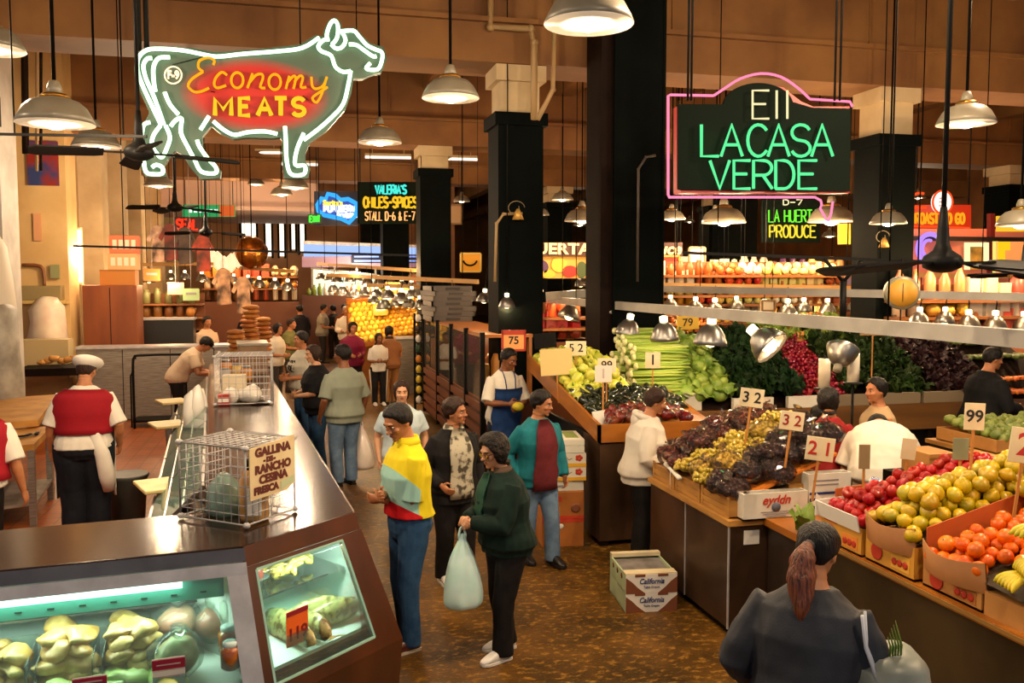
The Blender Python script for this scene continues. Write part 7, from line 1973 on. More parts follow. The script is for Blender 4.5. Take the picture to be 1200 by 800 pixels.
def multi_yellow():          # yellow polo with aqua and red blocks sewn low on the near side
 m = D('#e8d21e', 'yellow_polo'); nt = m.node_tree; N = nt.nodes; L_ = nt.links; b_ = N['Principled BSDF']
 tc = N.new('ShaderNodeTexCoord'); sp = N.new('ShaderNodeSeparateXYZ'); L_.new(tc.outputs['Object'], sp.inputs[0])
 def math_(op, a, c):
  n = N.new('ShaderNodeMath'); n.operation = op
  for i, v in enumerate((a, c)):
   if isinstance(v, (int, float)): n.inputs[i].default_value = v
   else: L_.new(v, n.inputs[i])
  return n.outputs[0]
 x, y, z = sp.outputs[0], sp.outputs[1], sp.outputs[2]
 red = math_('LESS_THAN', math_('ADD', z, math_('MULTIPLY', y, -.55)), .955)
 red = math_('MULTIPLY', red, math_('GREATER_THAN', y, -.015))
 aq = math_('LESS_THAN', math_('ADD', z, math_('MULTIPLY', y, -.9)), 1.13)
 aq = math_('MULTIPLY', aq, math_('GREATER_THAN', y, .005))
 m1 = N.new('ShaderNodeMix'); m1.data_type = 'RGBA'; m1.inputs[6].default_value = lin('#e8d21e'); m1.inputs[7].default_value = lin('#9fd0c4'); L_.new(aq, m1.inputs[0])
 m2 = N.new('ShaderNodeMix'); m2.data_type = 'RGBA'; m2.inputs[7].default_value = lin('#c4121a'); L_.new(m1.outputs[2], m2.inputs[6]); L_.new(red, m2.inputs[0])
 L_.new(m2.outputs[2], b_.inputs['Base Color']); return m
T_ = dict
# 1 man in the yellow polo, arms folded in front
person(478, 470, 1.70, -112, 'man in a yellow polo with aqua and red blocks, arms folded, at the counter corner',
    T_(mat=multi_yellow(), name='polo_shirt', sleeve='short', slen=.95, hem=.545, ease=.014, loose=1.2, collar=D('#e8d21e', 'yellow_collar'), sr=1.0),
    T_(mat=jeans, ease=.011, waist=.59, belt=M('belt_dark', '#0c0a08', .4)), lean=3, head=(-16, 24, 0), L=(.035,.105,.605), R=(-.02,.120,.635), Lh=(-.8,-.5,-.6), Rh=(.8,-.4,-.7),
    feet=((-.06,.02,6),(.06,-.015,6)), hair=('short','black',.011), shoes='#5a1e14', sole='#c8b8a0', res=.006, curl=(.5,.5), Lp=(0,-1,.1), Rp=(0,-1,.1))
# 2 woman in dark green with big glasses, holding a bag before her
ow, oF, oA, oS, _p = person(593, 507, 1.51, -118, 'older woman in large tinted glasses and dark green jacket holding a white plastic bag',
    T_(mat=D('#0a1d17', 'dark_green', .85, '#0e261f'), name='jacket', sleeve='long', hem=.47, ease=.02, loose=1.5, panel=T_(name='jumper', mat=D('#1d4a3c', 'green_knit'), z0=.60, z1=.84, a0=-18, a1=18, e=.002, w0=(-9,9)), collar=M('collar_brown_cord', '#4a3424', .8)),
    T_(mat=blackp, ease=.013, leg=1.02), g=1.14, lean=7, head=(-6, 10, 0), L=(-.012,.175,.625), R=(.03,.175,.63), Lh=(-1,-.6,-.7), Rh=(1,-.6,-.7),
    feet=((-.055,.045,8),(.055,-.035,8)), skin='light', hair=('bob','grey',.021), shoes='#d8d4cc', sole='#e0dcd4', res=.006, fem=True, curl=(1.1,1.1), Lp=(1,0,-.4), Rp=(-1,0,-.4))
mb = MB()
m_lens = M('tinted_lens', '#5a2c14', .1, coat=.8); m_gframe = M('glasses_frame', '#6a3a1c', .25, coat=.5)
for s_ in (-1,1):
 mb.tube([oS(oF.headp((s_*.021+.017*math.cos(a*PI/8), .0585-.004*abs(math.cos(a*PI/8)), .064+.013*math.sin(a*PI/8)))) for a in range(16)], .0022, 6, closed=True)
 mb.tube([oS(oF.headp((s_*.037,.055,.068))), oS(oF.headp((s_*.0475,.03,.068))), oS(oF.headp((s_*.048,-.004,.066)))], .0025, 6)
mb.tube([oS(oF.headp((-.005,.061,.066))), oS(oF.headp((.005,.061,.066)))], .0022, 6)
gl_ = mb.build('glasses', m_gframe, ow)
mb = MB()
for s_ in (-1,1): mb.slab([oS(oF.headp((s_*.021+.016*math.cos(a*PI/8), .0585-.004*abs(math.cos(a*PI/8)), .064+.012*math.sin(a*PI/8)))) for a in range(16)], (0,1,0), .001)
mb.build('lenses', m_lens, gl_)
mb = MB(); 
for S_, El_, Wr_ in oA: mb.tube([oS(Wr_-(Wr_-El_).normalized()*.012), oS(Wr_-(Wr_-El_).normalized()*.004)], .0235*1.5, 14)
mb.build('cuff_band', M('cuff_pale', '#a8b08a', .7), ow)
def carrier_bag(p, w, h, label, mat, rz=0, top=.22, seed=0):
 """bag hanging from p: two twisted handles, a narrow gathered mouth and a full belly"""
 t = thing('plastic_bag', label, 'bag', p, rz=rz)
 rings = []
 for u, k in ((0,.10),(.08,.16),(.18,.34),(.32,.58),(.5,.80),(.7,.96),(.88,1.0),(.96,.93),(1.0,.70)):
  ring = []
  for i in range(28):
   a = 2*PI*i/28; f = 1+.16*noise.noise(V((math.cos(a)*2+seed, math.sin(a)*2, u*2.0)))+ (.10*math.sin(a*7+seed)*(1-u) if u < .8 else .02*math.sin(a*9))
   ring.append(V((w/2*k*f*math.cos(a), w*.38*k*f*math.sin(a), -h*u)))
  rings.append(ring)
 mb = MB(); mb.loft(rings); o = mb.build('bag', mat, t); md = o.modifiers.new('s','SUBSURF'); md.levels = 1; md.render_levels = 1
 mb = MB()
 for s_ in (-1,1): mb.tube([(s_*.015,0,-h*.12),(s_*.022,.005,-.01),(s_*.012,.004,.03),(0,0,.045)], [.014,.009,.008,.007], 8)
 mb.build('handles', mat, t)
 return t
m_cb1 = M('carrier_white', '#d8f4ee', .35, col2='#c2e8e0', nscale=6, coat=.25, trans=.0, sss=.3)
m_cb2 = M('carrier_cream', '#eee2d6', .35, col2='#e2d4c6', nscale=6, coat=.25, sss=.3)
hp = ow.matrix_basis @ (oS((oA[0][2]+oA[1][2])*.5+V((0,.035,-.03))))
carrier_bag(V((hp.x, hp.y, hp.z-.03)), .28, .50, 'white green tinted plastic bag held before the woman in dark green', m_cb1, rz=.1, seed=1)
# 3 woman in the black cardigan over a patterned blouse
m_blouse = D('#b8b09a', 'patterned_blouse', .75, '#4e483c', 16, lo=.5, hi=.6)
person(531, 466, 1.55, 152, 'woman in a black cardigan over a pale patterned blouse, looking toward the stall',
    T_(mat=D('#100e0f', 'black_cardigan', .85, '#1a1717'), name='cardigan', sleeve='long', hem=.44, ease=.019, loose=1, panel=T_(name='blouse', mat=m_blouse, z0=.475, z1=.845, a0=-22, a1=30, e=.003, w0=(-26,30)), collar=m_blouse),
    T_(mat=blackp, ease=.015, leg=1.05), g=1.1, lean=2, head=(-38, 2, 6), L=(-.14,.06,.50), R=(.125,.10,.56), feet=((-.06,.03,8),(.055,-.02,8)), skin='tan', hair=('short','brown',.016), shoes='#d8d2c8', sole='#e0dad0', res=.0065, fem=True)
# 4 blurred woman behind, pale blue blouse, glasses
person(470, 446, 1.52, 176, 'woman in a pale blue blouse and glasses behind the man in the yellow polo', T_(mat=D('#b8ccd4', 'pale_blue', .8, '#c8d8dc'), name='blouse', sleeve='short', hem=.46, ease=.018, loose=1),
    T_(mat=D('#3a3430', 'grey_trousers')), g=1.08, skin='light', hair=('bob','brown',.010), res=.010, fem=True)
# 5 man in grey T-shirt with a bag
p5, F5, A5, S5, _p = person(402, 404, 1.73, -28, 'man in a grey green T-shirt and jeans seen from behind, white bag in hand', T_(mat=D('#8d9484', 'grey_tshirt', .85, '#838a7a', 5), name='t_shirt', sleeve='short', slen=.95, hem=.455, ease=.018, loose=1.4, sr=1.0),
    T_(mat=jeansL, ease=.012), g=1.2, lean=0, head=(-25, 3, 0), R=(.165,.045,.485), L=(-.16,.05,.5), skin='brown', hair=('short','black',.013), res=.008, face=True, curl=(.6,1.2))
hp = p5.matrix_basis @ S5(A5[1][2]+V((0,.005,-.06)))
carrier_bag(V((hp.x, hp.y, hp.z-.03)), .34, .56, 'white plastic bag hanging from the hand of the man in grey', m_cb2, rz=-.6, seed=4)
mb = MB(); S_, El_, Wr_ = A5[1]; mb.tube([S5(Wr_.lerp(El_,.03)), S5(Wr_.lerp(El_,.09))], .018*1.73, 12); mb.build('watch', m_black, p5)
# 6 woman in black T-shirt
person(372, 404, 1.66, -105, 'woman in a black T-shirt with hands together, leaning at the counter', T_(mat=D('#0f0e12', 'black_tshirt', .85, '#17161a'), name='t_shirt', sleeve='short', slen=.95, hem=.45, ease=.018, loose=1.8, sr=1.0),
    T_(mat=jeans), g=1.24, lean=4, head=(-10, 6, 0), L=(-.01,.17,.60), R=(.03,.17,.615), Lh=(-1,-.5,-.8), Rh=(1,-.5,-.8), skin='light', hair=('bob','brown',.012), res=.008, fem=True)
# 7 man in printed white T-shirt behind her
p7, F7, A7, S7, pa7 = person(356, 388, 1.74, -115, 'man in a grey white T-shirt with a dark print behind the woman in black', T_(mat=D('#c8c4b4', 'greywhite_tshirt', .85, '#bcb8a8', 5), name='t_shirt', sleeve='short', slen=.95, hem=.45, ease=.02, loose=2, sr=1.0, panel=T_(name='shirt_print', mat=D('#1a1816', 'shirt_print', .8, '#c8c4b4', 26, lo=.50, hi=.53), z0=.66, z1=.76, a0=-25, a1=25, e=.003, th=.002)),
    T_(mat=jeans), g=1.25, lean=3, head=(10, 2, 0), L=(-.05,.17,.60), R=(.05,.17,.61), skin='tan', hair=('short','black',.010), res=.010)
# 8 apron worker
p8, F8, A8, S8, pa8 = person(589, 406, 1.73, 150, 'stall worker in a white T-shirt and long blue apron holding a yellow fruit', T_(mat=whiteT, name='t_shirt', sleeve='short', slen=.95, hem=.46, ease=.014, loose=.8, sr=1.0),
    T_(mat=D('#1c2430', 'dark_trousers')), g=1.0, lean=8, head=(-22, 16, 0), L=(-.02,.185,.60), R=(.06,.185,.63), Lh=(-1,-.4,-.7), Rh=(1,-.4,-.8), skin='brown', hair=('short','black',.009), res=.0075, curl=(.9,.9))
m_apron = D('#1c3a6e', 'blue_apron', .8, '#234478')
pa8('apron', m_apron, .30, .735, -60, 60, .022, rows=12, th=.006)
mb = MB()
for s_ in (-1,1): mb.tube([S8(F8.bend((s_*.035,.065+.022,.735))), S8(F8.bend((s_*.04,.066,.80))), S8(F8.bend((s_*.043,.035,.838))), S8(F8.bend((s_*.03,-.045,.85)))], .006, 6)
mb.build('apron_straps', m_apron, p8)
hp = p8.matrix_basis @ S8((A8[0][2]+A8[1][2])*.5+V((0,.055,.0)))
mb = MB(); mb.ell((0,0,0), (.075,.055,.05), 14, 9); tag(mb.build('mango', M('mango_yellow', '#d8b81e', .4, col2='#b8b02a', nscale=6, coat=.2), None, hp, jit=.006, jscale=12), 'yellow fruit in the hands of the apron worker', 'fruit')
# 9 woman in the teal jacket
p9, F9, A9, S9, _p = person(630, 457, 1.55, 150, 'woman in an open teal jacket over a maroon jumper walking with a white bag', T_(mat=D('#14646e', 'teal_jacket', .8, '#1a727c'), name='jacket', sleeve='long', hem=.455, ease=.020, loose=1, panel=T_(name='jumper', mat=D('#5c1e22', 'maroon_jumper', .85, '#6a262a'), z0=.44, z1=.845, a0=-24, a1=24, e=.003, w0=(-36,36))),
    T_(mat=jeansL, ease=.014), g=1.05, lean=3, head=(-40, 10, 0), R=(.15,.0,.50), L=(-.145,.06,.50), feet=((-.05,.09,6),(.05,-.05,6)), skin='tan', hair=('short','black',.015), shoes='#14100e', res=.0075, fem=True, curl=(.7,1.2))
hp = p9.matrix_basis @ S9(A9[1][2]+V((0,.005,-.06)))
carrier_bag(V((hp.x, hp.y, hp.z-.03)), .24, .46, 'white plastic bag hanging beside the jeans of the woman in teal', m_cb2, rz=.4, seed=7)
# 10 woman in the white hooded top
p10, F10, A10, S10, _p = person(779, 457, 1.56, 82, 'grey haired woman in a white hooded top between the stalls', T_(mat=D('#d8cfc0', 'white_hoodie', .85, '#cec4b4', 4), name='hooded_top', sleeve='long', hem=.455, ease=.026, loose=1.6, sr=1.0),
    T_(mat=blackp, ease=.016), g=1.12, lean=10, head=(-6, 8, 0), L=(-.06,.17,.56), R=(.12,.13,.55), skin='tan', hair=('short','brown',.014), res=.0075, fem=True, pos=(3.04, 7.46, 0))
mb = MB(); mb.tube([S10(F10.bend((.052*math.sin(a), -.022+.05*math.cos(a)-.02, .832+.012*math.cos(a+PI)))) for a in [2*PI*i/16 for i in range(16)]], .021*1.5, 10, closed=True); mb.ell(S10(F10.bend((0,-.085,.80))), (.085,.04,.075), 12, 8); mb.build('hood', D('#d8cfc0', 'white_hoodie'), p10)
# 11 ponytailed woman in the dark jacket, nearest to the camera
p11, F11, A11, S11, pa11 = person(948, 618, 1.56, 14, 'woman in a dark grey jacket with an auburn ponytail, seen from behind before the fruit', T_(mat=D('#33353c', 'charcoal_jacket', .6, '#2a2c32', 6), name='jacket', sleeve='long', hem=.42, ease=.024, loose=1.2, sr=1.08, wr=.009),
    T_(mat=blackp), g=1.14, lean=10, head=(6, 14, 0), R=(.15,.14,.52), L=(-.16,.10,.53), skin='tan', hair=('tied','black',.010,'ponytail'), res=.006, fem=True)
mb = MB()
S_, El_, Wr_ = A11[1]
for k in (0, 1):
 a_ = S_+V((.052+.0*k,.0-.016*k,.012)); mb.tube([S11(a_+V((-.02,-.035-.016*k,.02))), S11(S_.lerp(El_,.3)+V((.022,-.042-.014*k,0))), S11(S_.lerp(El_,.95)+V((.022,-.036-.014*k,0)))], [(.012,.006)]*3, 8)
mb.build('sleeve_stripes', M('stripe_white', '#b8bcc8', .6), p11)
hp = p11.matrix_basis @ S11(V((.185,.06,.60)))
t = thing('handbag', 'pale grey green bag with thin leaves sticking out under the arm of the ponytailed woman', 'bag', hp)
mb = MB(); mb.lathe([(.02,-.2),(.13,-.18),(.16,0),(.14,.12),(.10,.16),(.02,.15)], 16); mb.build('body', M('bag_greygreen', '#6a7068', .4, col2='#8a9088', nscale=5), t, jit=.02)
mb = MB()
for i in range(5): mb.tube([(-.02+.012*i,-.03,.1),(-.03+.012*i,-.05,.20),(-.06+.008*i,-.07,.25+.015*i)], [.003,.005,.001], 5)
mb.build('leaves', m_light, t)
# 12 big white T-shirt, bending over, seen from behind
person(0, 0, 1.76, -6, 'broad person in a white T-shirt bending away among the shoppers behind the apples', T_(mat=whiteT, name='t_shirt', sleeve='short', slen=.95, hem=.45, ease=.024, loose=2, sr=1.02), T_(mat=D('#2a2420', 'brown_trousers')), g=1.3, lean=58, head=(0, 62, 0), L=(-.12,.30,.42), R=(.14,.28,.40), skin='tan', hair=('short','black',.012), res=.0085, pos=(4.74, 6.35, 0))
person(1031, 443, 1.62, -115, 'woman in a sleeveless top with bare shoulder standing past the white T-shirt', T_(mat=D('#b89a72', 'tan_top'), name='sleeveless_top', sleeve='none', hem=.46, ease=.012), T_(mat=D('#3a2e26', 'brown_skirt')), g=1.12, lean=2, head=(-14, 2, 0), skin='tan', hair=('tied','black',.012), res=.0095, fem=True)
person(974, 456, 1.56, -30, 'dark haired person in a red collared shirt next to the white T-shirt', T_(mat=D('#8e1c1c', 'red_shirt'), name='shirt', sleeve='short', hem=.46), T_(mat=D('#2a2428', 'dark_bottoms')), hair=('bob','black',.016), res=.010, head=(20,0,0))
person(955, 474, 1.34, 118, 'child with dark hair beside the red card reading 3 2', T_(mat=D('#b8a68a', 'beige_shirt'), name='shirt', sleeve='short', hem=.46), T_(mat=D('#2a3440', 'child_trousers')), hair=('bob','black',.012), res=.010, head=(0,8,0))
# 13 man in black at the far right stall
person(1152, 402, 1.76, 50, 'man in black bending over the produce at the edge of the long stall', T_(mat=D('#0d0d10', 'black_jumper', .85), name='jumper', sleeve='long', hem=.45, ease=.02, loose=1), T_(mat=blackp), g=1.22, lean=10, head=(10, 6, 0), L=(-.1,.2,.6), R=(.1,.2,.6), hair=('short','black',.010), res=.010, pos=tuple(U(1152, 402, 10.25)))
# 14 girl in white with striped track trousers
person(0, 0, 1.46, 170, 'girl in a white shirt and black track trousers with white side stripes', T_(mat=white, name='shirt', sleeve='short', slen=.9, hem=.47, ease=.012), T_(mat=blackp, stripe=M('stripe_cream', '#c8b8a0', .7)), g=.95, head=(-10,6,0), L=(-.03,.14,.62), R=(.05,.14,.62), skin='brown', hair=('long','black',.010), shoes='#d8d2c8', res=.011, fem=True, pos=tuple(Uz(444, 475, 0)))
# 15-... the crowd down the aisle
C_ = lambda h, n: D(h, 'crowd_'+n)
crowd = [
 (412, 370, 1.66, 160, 'woman in a maroon jumper in the crowd behind the girl with striped trousers', '#7a1838', '#2a2026', 1.35, 'long', 'bob', 'black', True, 18.2),
 (434, 366, 1.70, 175, 'person in a dark coat under a wide white hat in the crowd', '#2c2230', '#241c22', 1.2, 'long', None, 'black', False, 24),
 (406, 352, 1.78, 185, 'bald man in a white shirt in the crowd behind the maroon jumper', '#e0d6c4', '#3a3430', 1.25, 'long', 'short', 'white', False, 25.3),
 (457, 381, 1.58, -20, 'woman in a brown dress with dark hair down her back beside the steel fruit counter', '#8a5a34', '#9a6a3a', 1.15, 'short', 'long', 'black', True, 18.1),
 (352, 345, 1.78, -30, 'man in a long dark coat seen from behind in the crowd', '#15121a', '#15121a', 1.3, 'long', 'short', 'black', False, 26),
 (377, 345, 1.78, 90, 'man in a grey shirt facing the juice counter', '#8a8272', '#2a2622', 1.15, 'short', 'short', 'black', False, 27),
 (391, 346, 1.7, -20, 'person in a dark top behind the man in the grey shirt', '#231d1d', '#2a2622', 1.1, 'short', 'short', 'black', False, 28.6),
 (403, 341, 1.75, 170, 'person in a brown shirt standing before the lit counter', '#6a3a20', '#2a2622', 1.1, 'short', 'short', 'black', False, 28),
 (338, 360, 1.65, 110, 'person in an olive shirt sitting by the bread end of the counter', '#6a6a3a', '#3a3430', 1.2, 'short', 'short', 'brown', False, 20),
 (322, 362, 1.62, 120, 'person in a white shirt at the bread end of the counter', '#d8ccb8', '#3a3430', 1.1, 'short', 'bob', 'black', True, 18.4),
 (320, 338, 1.75, -10, 'person in a red top with back turned, far beyond the bread', '#8e1a28', '#1c1a24', 1.1, 'short', 'short', 'black', False, 27),
 (444, 352, 1.75, 150, 'person bending between the crowd and the pyramid of fruit', '#6a3a30', '#3a2a20', 1.1, 'short', 'short', 'brown', False, 25),
 (640, 343, 1.76, 120, 'man in a dark jacket standing behind the peppers between the dark columns', '#2a2026', '#1c1a20', 1.15, 'long', 'short', 'black', False, 15),
 (240, 341, 1.72, 150, 'cook in a white shirt before the shelves of jars', '#d8b89a', '#3a3430', 1.1, 'short', 'short', 'black', False, 19.5),
 (968, 366, 1.68, 165, 'person between the rails behind the dark column by the dial scale', '#a8683a', '#3a2a20', 1.1, 'short', 'short', 'black', False, 12.9),
 (1170, 352, 1.7, 190, 'cook at the lit stall at the picture edge', '#c89a7a', '#3a2a20', 1.1, 'short', 'short', 'black', False, 14.5),
 (290, 316, 1.75, 180, 'person in dark clothes under the piñata ball at the far stall', '#201a20', '#201a20', 1.1, 'long', 'short', 'black', False, 23.6),
]
for (px, py, H, vw, lb, c1, c2, g, sl, hs, hc, fem, d) in crowd:
 lb = lb.replace('piñata ball', 'hanging gold ball')
 q = U(px, py, d); lf = max(0, q.z-H)
 lf = min(lf, .35)
 r_, F_, A_, S_c, _p = person(px, py, H, vw, lb, T_(mat=C_(c1, c1[1:]), name='shirt' if sl == 'short' else 'coat', sleeve=sl, hem=.46, ease=.018, loose=1), T_(mat=C_(c2, c2[1:])), g=g, lean=5, skin='tan', hair=(hs, hc, .012),
       res=.015, fem=fem, pos=(q.x, q.y, 0), L=(-.06,.14,.60), R=(.08,.14,.60), face=False, lift=0)
 if lf > .02:       # the aisle climbs toward the far street; they stand on the ramp
  r_.location.z = lf*.0
 if 'wide white hat' in lb:
  mb = MB(); c_ = [S_c(F_.headp((0,-.004,z))) for z in (.088,.135)]
  mb.lathe([(.24*.9,0),(.25*.9,.012),(.15,.03),(.115,.03),(.11,.12),(.06,.145),(.001,.147)], 22, c_[0]); mb.build('hat', white, r_)
# 30 butcher in the red waistcoat and flat cap
p30, F30, A30, S30, pa30 = person(95, 418, 1.78, 6, 'butcher in a white flat cap and red waistcoat seen from behind among the orange tiles', T_(mat=white, name='shirt', sleeve='short', slen=1.0, hem=.50, ease=.014, loose=1, sr=1.0,
    panel=[T_(name='waistcoat', mat=D('#96101e', 'red_waistcoat', .8, '#8a0e1a', 4), z0=.585, z1=.822, a0=62, a1=298, e=.006, th=.009)]),
    T_(mat=D('#10141c', 'navy_trousers', .8, '#161a22'), ease=.024, leg=1.22), g=1.36, lean=5, side=2, head=(18, 16, 0), L=(-.17,.05,.49), R=(.175,.05,.50), skin='tan', hair=('short','brown',.008), res=.0075, curl=(.8,.8))
pa30('apron', white, .22, .60, -75, 75, .028, rows=10, th=.008)
mb = MB(); w_, d_, y_ = tring(.575, 1.36)
mb.loft([[S30(F30.bend(((w_+.026)*math.sin(a*PI/12), y_+(d_+.026)*math.cos(a*PI/12), z))) for a in range(24)] for z in (.562,.592)]); mb.build('apron_tie', white, p30)
mb = MB(); mb.tube([S30(F30.bend((.06,-.10,.585))), S30(V((.10,-.11,.48))), S30(V((.12,-.10,.36))), S30(V((.125,-.085,.27)))], [(.03,.05),(.05,.07),(.06,.08),(.03,.05)], 10); mb.build('apron_end', white, p30)
mb = MB()
rings = []
for z, k, dy in ((.072,1.04,0),(.078,1.22,.003),(.092,1.56,.006),(.110,1.70,.012),(.126,1.52,.014),(.137,1.0,.012),(.141,.3,.01)):
 rings.append([S30(F30.headp((.0455*k*math.sin(a*PI/12), dy+(.056 if math.cos(a*PI/12) > 0 else .062)*k*math.cos(a*PI/12), z))) for a in range(24)])
mb.loft(rings); mb.slab([S30(F30.headp((.042*math.sin(a), .03+.066*math.cos(a), .080-.006*math.cos(a)))) for a in [math.radians(-75+150*i/10) for i in range(11)]], (0,0,1), .008)
o = mb.build('flat_cap', M('cap_white', '#d8d0c4', .7, col2='#c8c0b4', nscale=4), p30)
# 31 second butcher cut by the picture edge
person(0, 0, 1.72, 20, 'butcher in white and red cut by the picture edge at the block table', T_(mat=white, name='shirt', sleeve='short', slen=1.0, hem=.5, ease=.016, loose=1, sr=1.02, panel=[T_(name='waistcoat', mat=D('#96101e', 'red_waistcoat'), z0=.54, z1=.822, a0=62, a1=298, e=.006, th=.009)]), T_(mat=blackp), g=1.15, lean=16, head=(0,20,0), R=(.19,.06,.47), L=(-.1,.2,.5), res=.009, pos=tuple(U(-36, 420, 7.1)), skin='tan')
# 32 deli man in the black cap leaning over the counter
p32, F32, A32, S32, _p = person(0, 0, 1.74, 98, 'man in a white T-shirt and black cap leaning over the far counter', T_(mat=D('#c8b094', 'cream_tshirt'), name='t_shirt', sleeve='short', hem=.48, ease=.018, loose=1), T_(mat=blackp), g=1.15, lean=38, head=(0,20,0), L=(-.05,.34,.55), R=(.1,.34,.55), hair=('short','black',.010), res=.011, pos=tuple(U(207, 400, 14.8)), face=False)
mb = MB(); mb.loft([[S32(F32.headp((.049*k*math.sin(a*PI/10), (.060)*k*math.cos(a*PI/10), z))) for a in range(20)] for z, k in ((.082,1.0),(.095,1.06),(.115,.98),(.130,.7),(.139,.2))]); mb.slab([S32(F32.headp((.042*math.sin(a), .03+.075*math.cos(a), .084))) for a in [math.radians(-70+140*i/8) for i in range(9)]], (0,0,1), .008); mb.build('cap', m_black, p32)
# ================================================================== distant stalls
m_lit = E('lit_panel_cream', '#ffe6b4', 1.5)
rr = random.Random(21)
# --- fruit stand with the pyramid of oranges down the aisle
a = Uz(472, 462, 0); c = Uz(512, 462, 0)
t = thing('fruit_stand', 'steel fronted fruit stand carrying the pyramid of orange and yellow fruit', 'stand', (a.x-.1, a.y, 0))
mb = MB(); mb.box(0,0,0,c.x-a.x+.6,1.6,1.22); mb.build('body', m_steel, t); mb = MB(); mb.box(-.05,-.05,1.22,c.x-a.x+.65,1.65,1.27); mb.build('top', m_trim, t)
mb = MB(); mb.add([(-1.0,.3,1.0),(.75,.1,1.28),(.75,1.5,2.1),(-1.0,1.7,2.1)], [(0,1,2,3)]); mb.box(-1.0,1.6,0,.75,1.65,2.1); mb.build('display_bed', m_wood_or, t)
mb = MB(); mb.ell((0,0,0), (.062,.062,.058), 10, 7); far_or = mb.mesh('orange', M('far_orange', '#f0941e', .4, col2='#e8b42a', nscale=3, rnd=.25, emit='#f0941e', estr=.0))
mb = MB(); mb.ell((0,0,0), (.06,.06,.07), 10, 7); far_ye = mb.mesh('lemon', M('far_lemon', '#f0c83c', .4, rnd=.2))
o0 = V((a.x-.1, a.y, 0))
for r_ in range(8):
 for k in range(14):
  me = far_or if k > 4 else far_ye
  o = bpy.data.objects.new('orange' if k > 4 else 'lemon', me); COL.objects.link(o)
  o.location = o0+V((-.92+k*.124+(.06 if r_ % 2 else 0), .30+r_*.16, 1.17+.02*k*(1-r_/8)+r_*.108)); o.scale = (1.1,)*3
  tag(o, 'orange in the lit pyramid on the steel fronted stand' if k > 4 else 'yellow fruit in the lit pyramid beside the oranges', 'fruit', 'oranges in the far pyramid' if k > 4 else 'yellow fruit in the far pyramid')
lamp('stand_light', 'POINT', (.1, .4, 2.75), 110, WARM, .1, t); lamp('stand_light', 'POINT', (-.9, .5, 2.8), 80, WARM, .1, t)
for i in range(5):
 mb = leafy(30+i, m_light, 9, .2); tag(mb.build('leafy_bunch', m_light, None, o0+V((-.2+i*.25, 1.55, 2.2))), 'leafy bunch on top of the lit fruit pyramid', 'greens', 'leafy bunches over the pyramid')
for i, (px, py, c1) in enumerate(((452, 350, '#e8a83c'), (445, 362, '#e0b040'), (460, 338, '#d88a3a'), (476, 344, '#c8c060'))):
 p = U(px, py, 20.4); mb = MB(); mb.cbox((0,0,0), (.32,.25,.28)); mb.cbox((0,-.128,.02), (.22,.004,.12), m=1); tag(mb.build('fruit_carton', [M('far_carton_%d' % i, c1, .6), _MC['paper_white']], None, p, bevel=.02), ['orange yellow carton left of the fruit pyramid','yellow carton lowest beside the fruit pyramid','upper orange carton behind the fruit pyramid','pale carton on top behind the fruit pyramid'][i], 'box')
# price card on the pyramid
stick_card(464, 352, 10, 9, 20, '', 'pinkish price card standing over the lit fruit pyramid', m_ink_b, 1.9, M('card_pinkish', '#e8b09a', .6))
# --- juice counter: lit front, blue-white light band, menu boards
YJ = U(420, 300, 30).y
def PJ(px, py, off=0): return Uy(px, py, YJ-off)
t = thing('juice_counter', 'far counter with a blue white glowing band above lit panels', 'counter', PJ(420, 330)); o = V(t.location)
mb = MB(); mb.slab([PJ(356,286)-o, PJ(492,290)-o, PJ(492,299)-o, PJ(356,301)-o], (0,1,0), .4); mb.build('light_band', E('band_bluewhite', '#a8c4ff', 1.15), t)
mb = MB(); mb.slab([PJ(356,282,.02)-o, PJ(492,287,.02)-o, PJ(492,290,.02)-o, PJ(356,286,.02)-o], (0,1,0), .4); mb.build('top_edge', m_trim, t)
mb = MB(); mb.slab([PJ(354,300)-o, PJ(492,300)-o, PJ(492,313)-o, PJ(354,313)-o], (0,1,0), .4); mb.build('fascia', M('fascia_mauve', '#b08a90', .5, emit='#8a70a0', estr=.25), t)
mb = MB(); mb.slab([PJ(412,298,.08)-o, PJ(490,298,.08)-o, PJ(490,308,.08)-o, PJ(412,308,.08)-o], (0,1,0), .05); mb.build('menu_board', M('menu_navy', '#141a38', .4), t)
mb = MB()
for (x0, x1, y) in ((415,444,300.5),(454,488,300.5),(415,449,305.5),(453,489,305.5)): mb.slab([PJ(x0,y-.8,.1)-o, PJ(x1,y-.8,.1)-o, PJ(x1,y+.9,.1)-o, PJ(x0,y+.9,.1)-o], (0,1,0), .02)
mb.build('menu_lines', M('menu_text', '#8aa8e8', .5, emit='#6a90ff', estr=.8), t)
mb = MB(); mb.slab([PJ(366,314)-o, PJ(440,322)-o, PJ(440,346)-o, PJ(366,346)-o], (0,1,0), .1); mb.build('lit_panel', E('lit_panel_green', '#f4ffd8', 1.2), t)
mb = MB()
for px in (366, 392, 418, 440): mb.bar(PJ(px,313,.1)-o, PJ(px,380,.1)-o, .06, .06)
mb.bar(PJ(364,314,.1)-o, PJ(442,322,.1)-o, .06, .06); mb.build('frame', m_steel, t)
mb = MB(); mb.slab([PJ(354,346,.7)-o, PJ(470,346,.7)-o, PJ(470,417,.7)-o, PJ(354,417,.7)-o], (0,1,0), .6); mb.build('counter_front', M('counter_front_red', '#7a4a34', .5), t)
lamp('panel_light', 'POINT', (0,-.9,.3), 120, (1,.9,.7), .1, t)
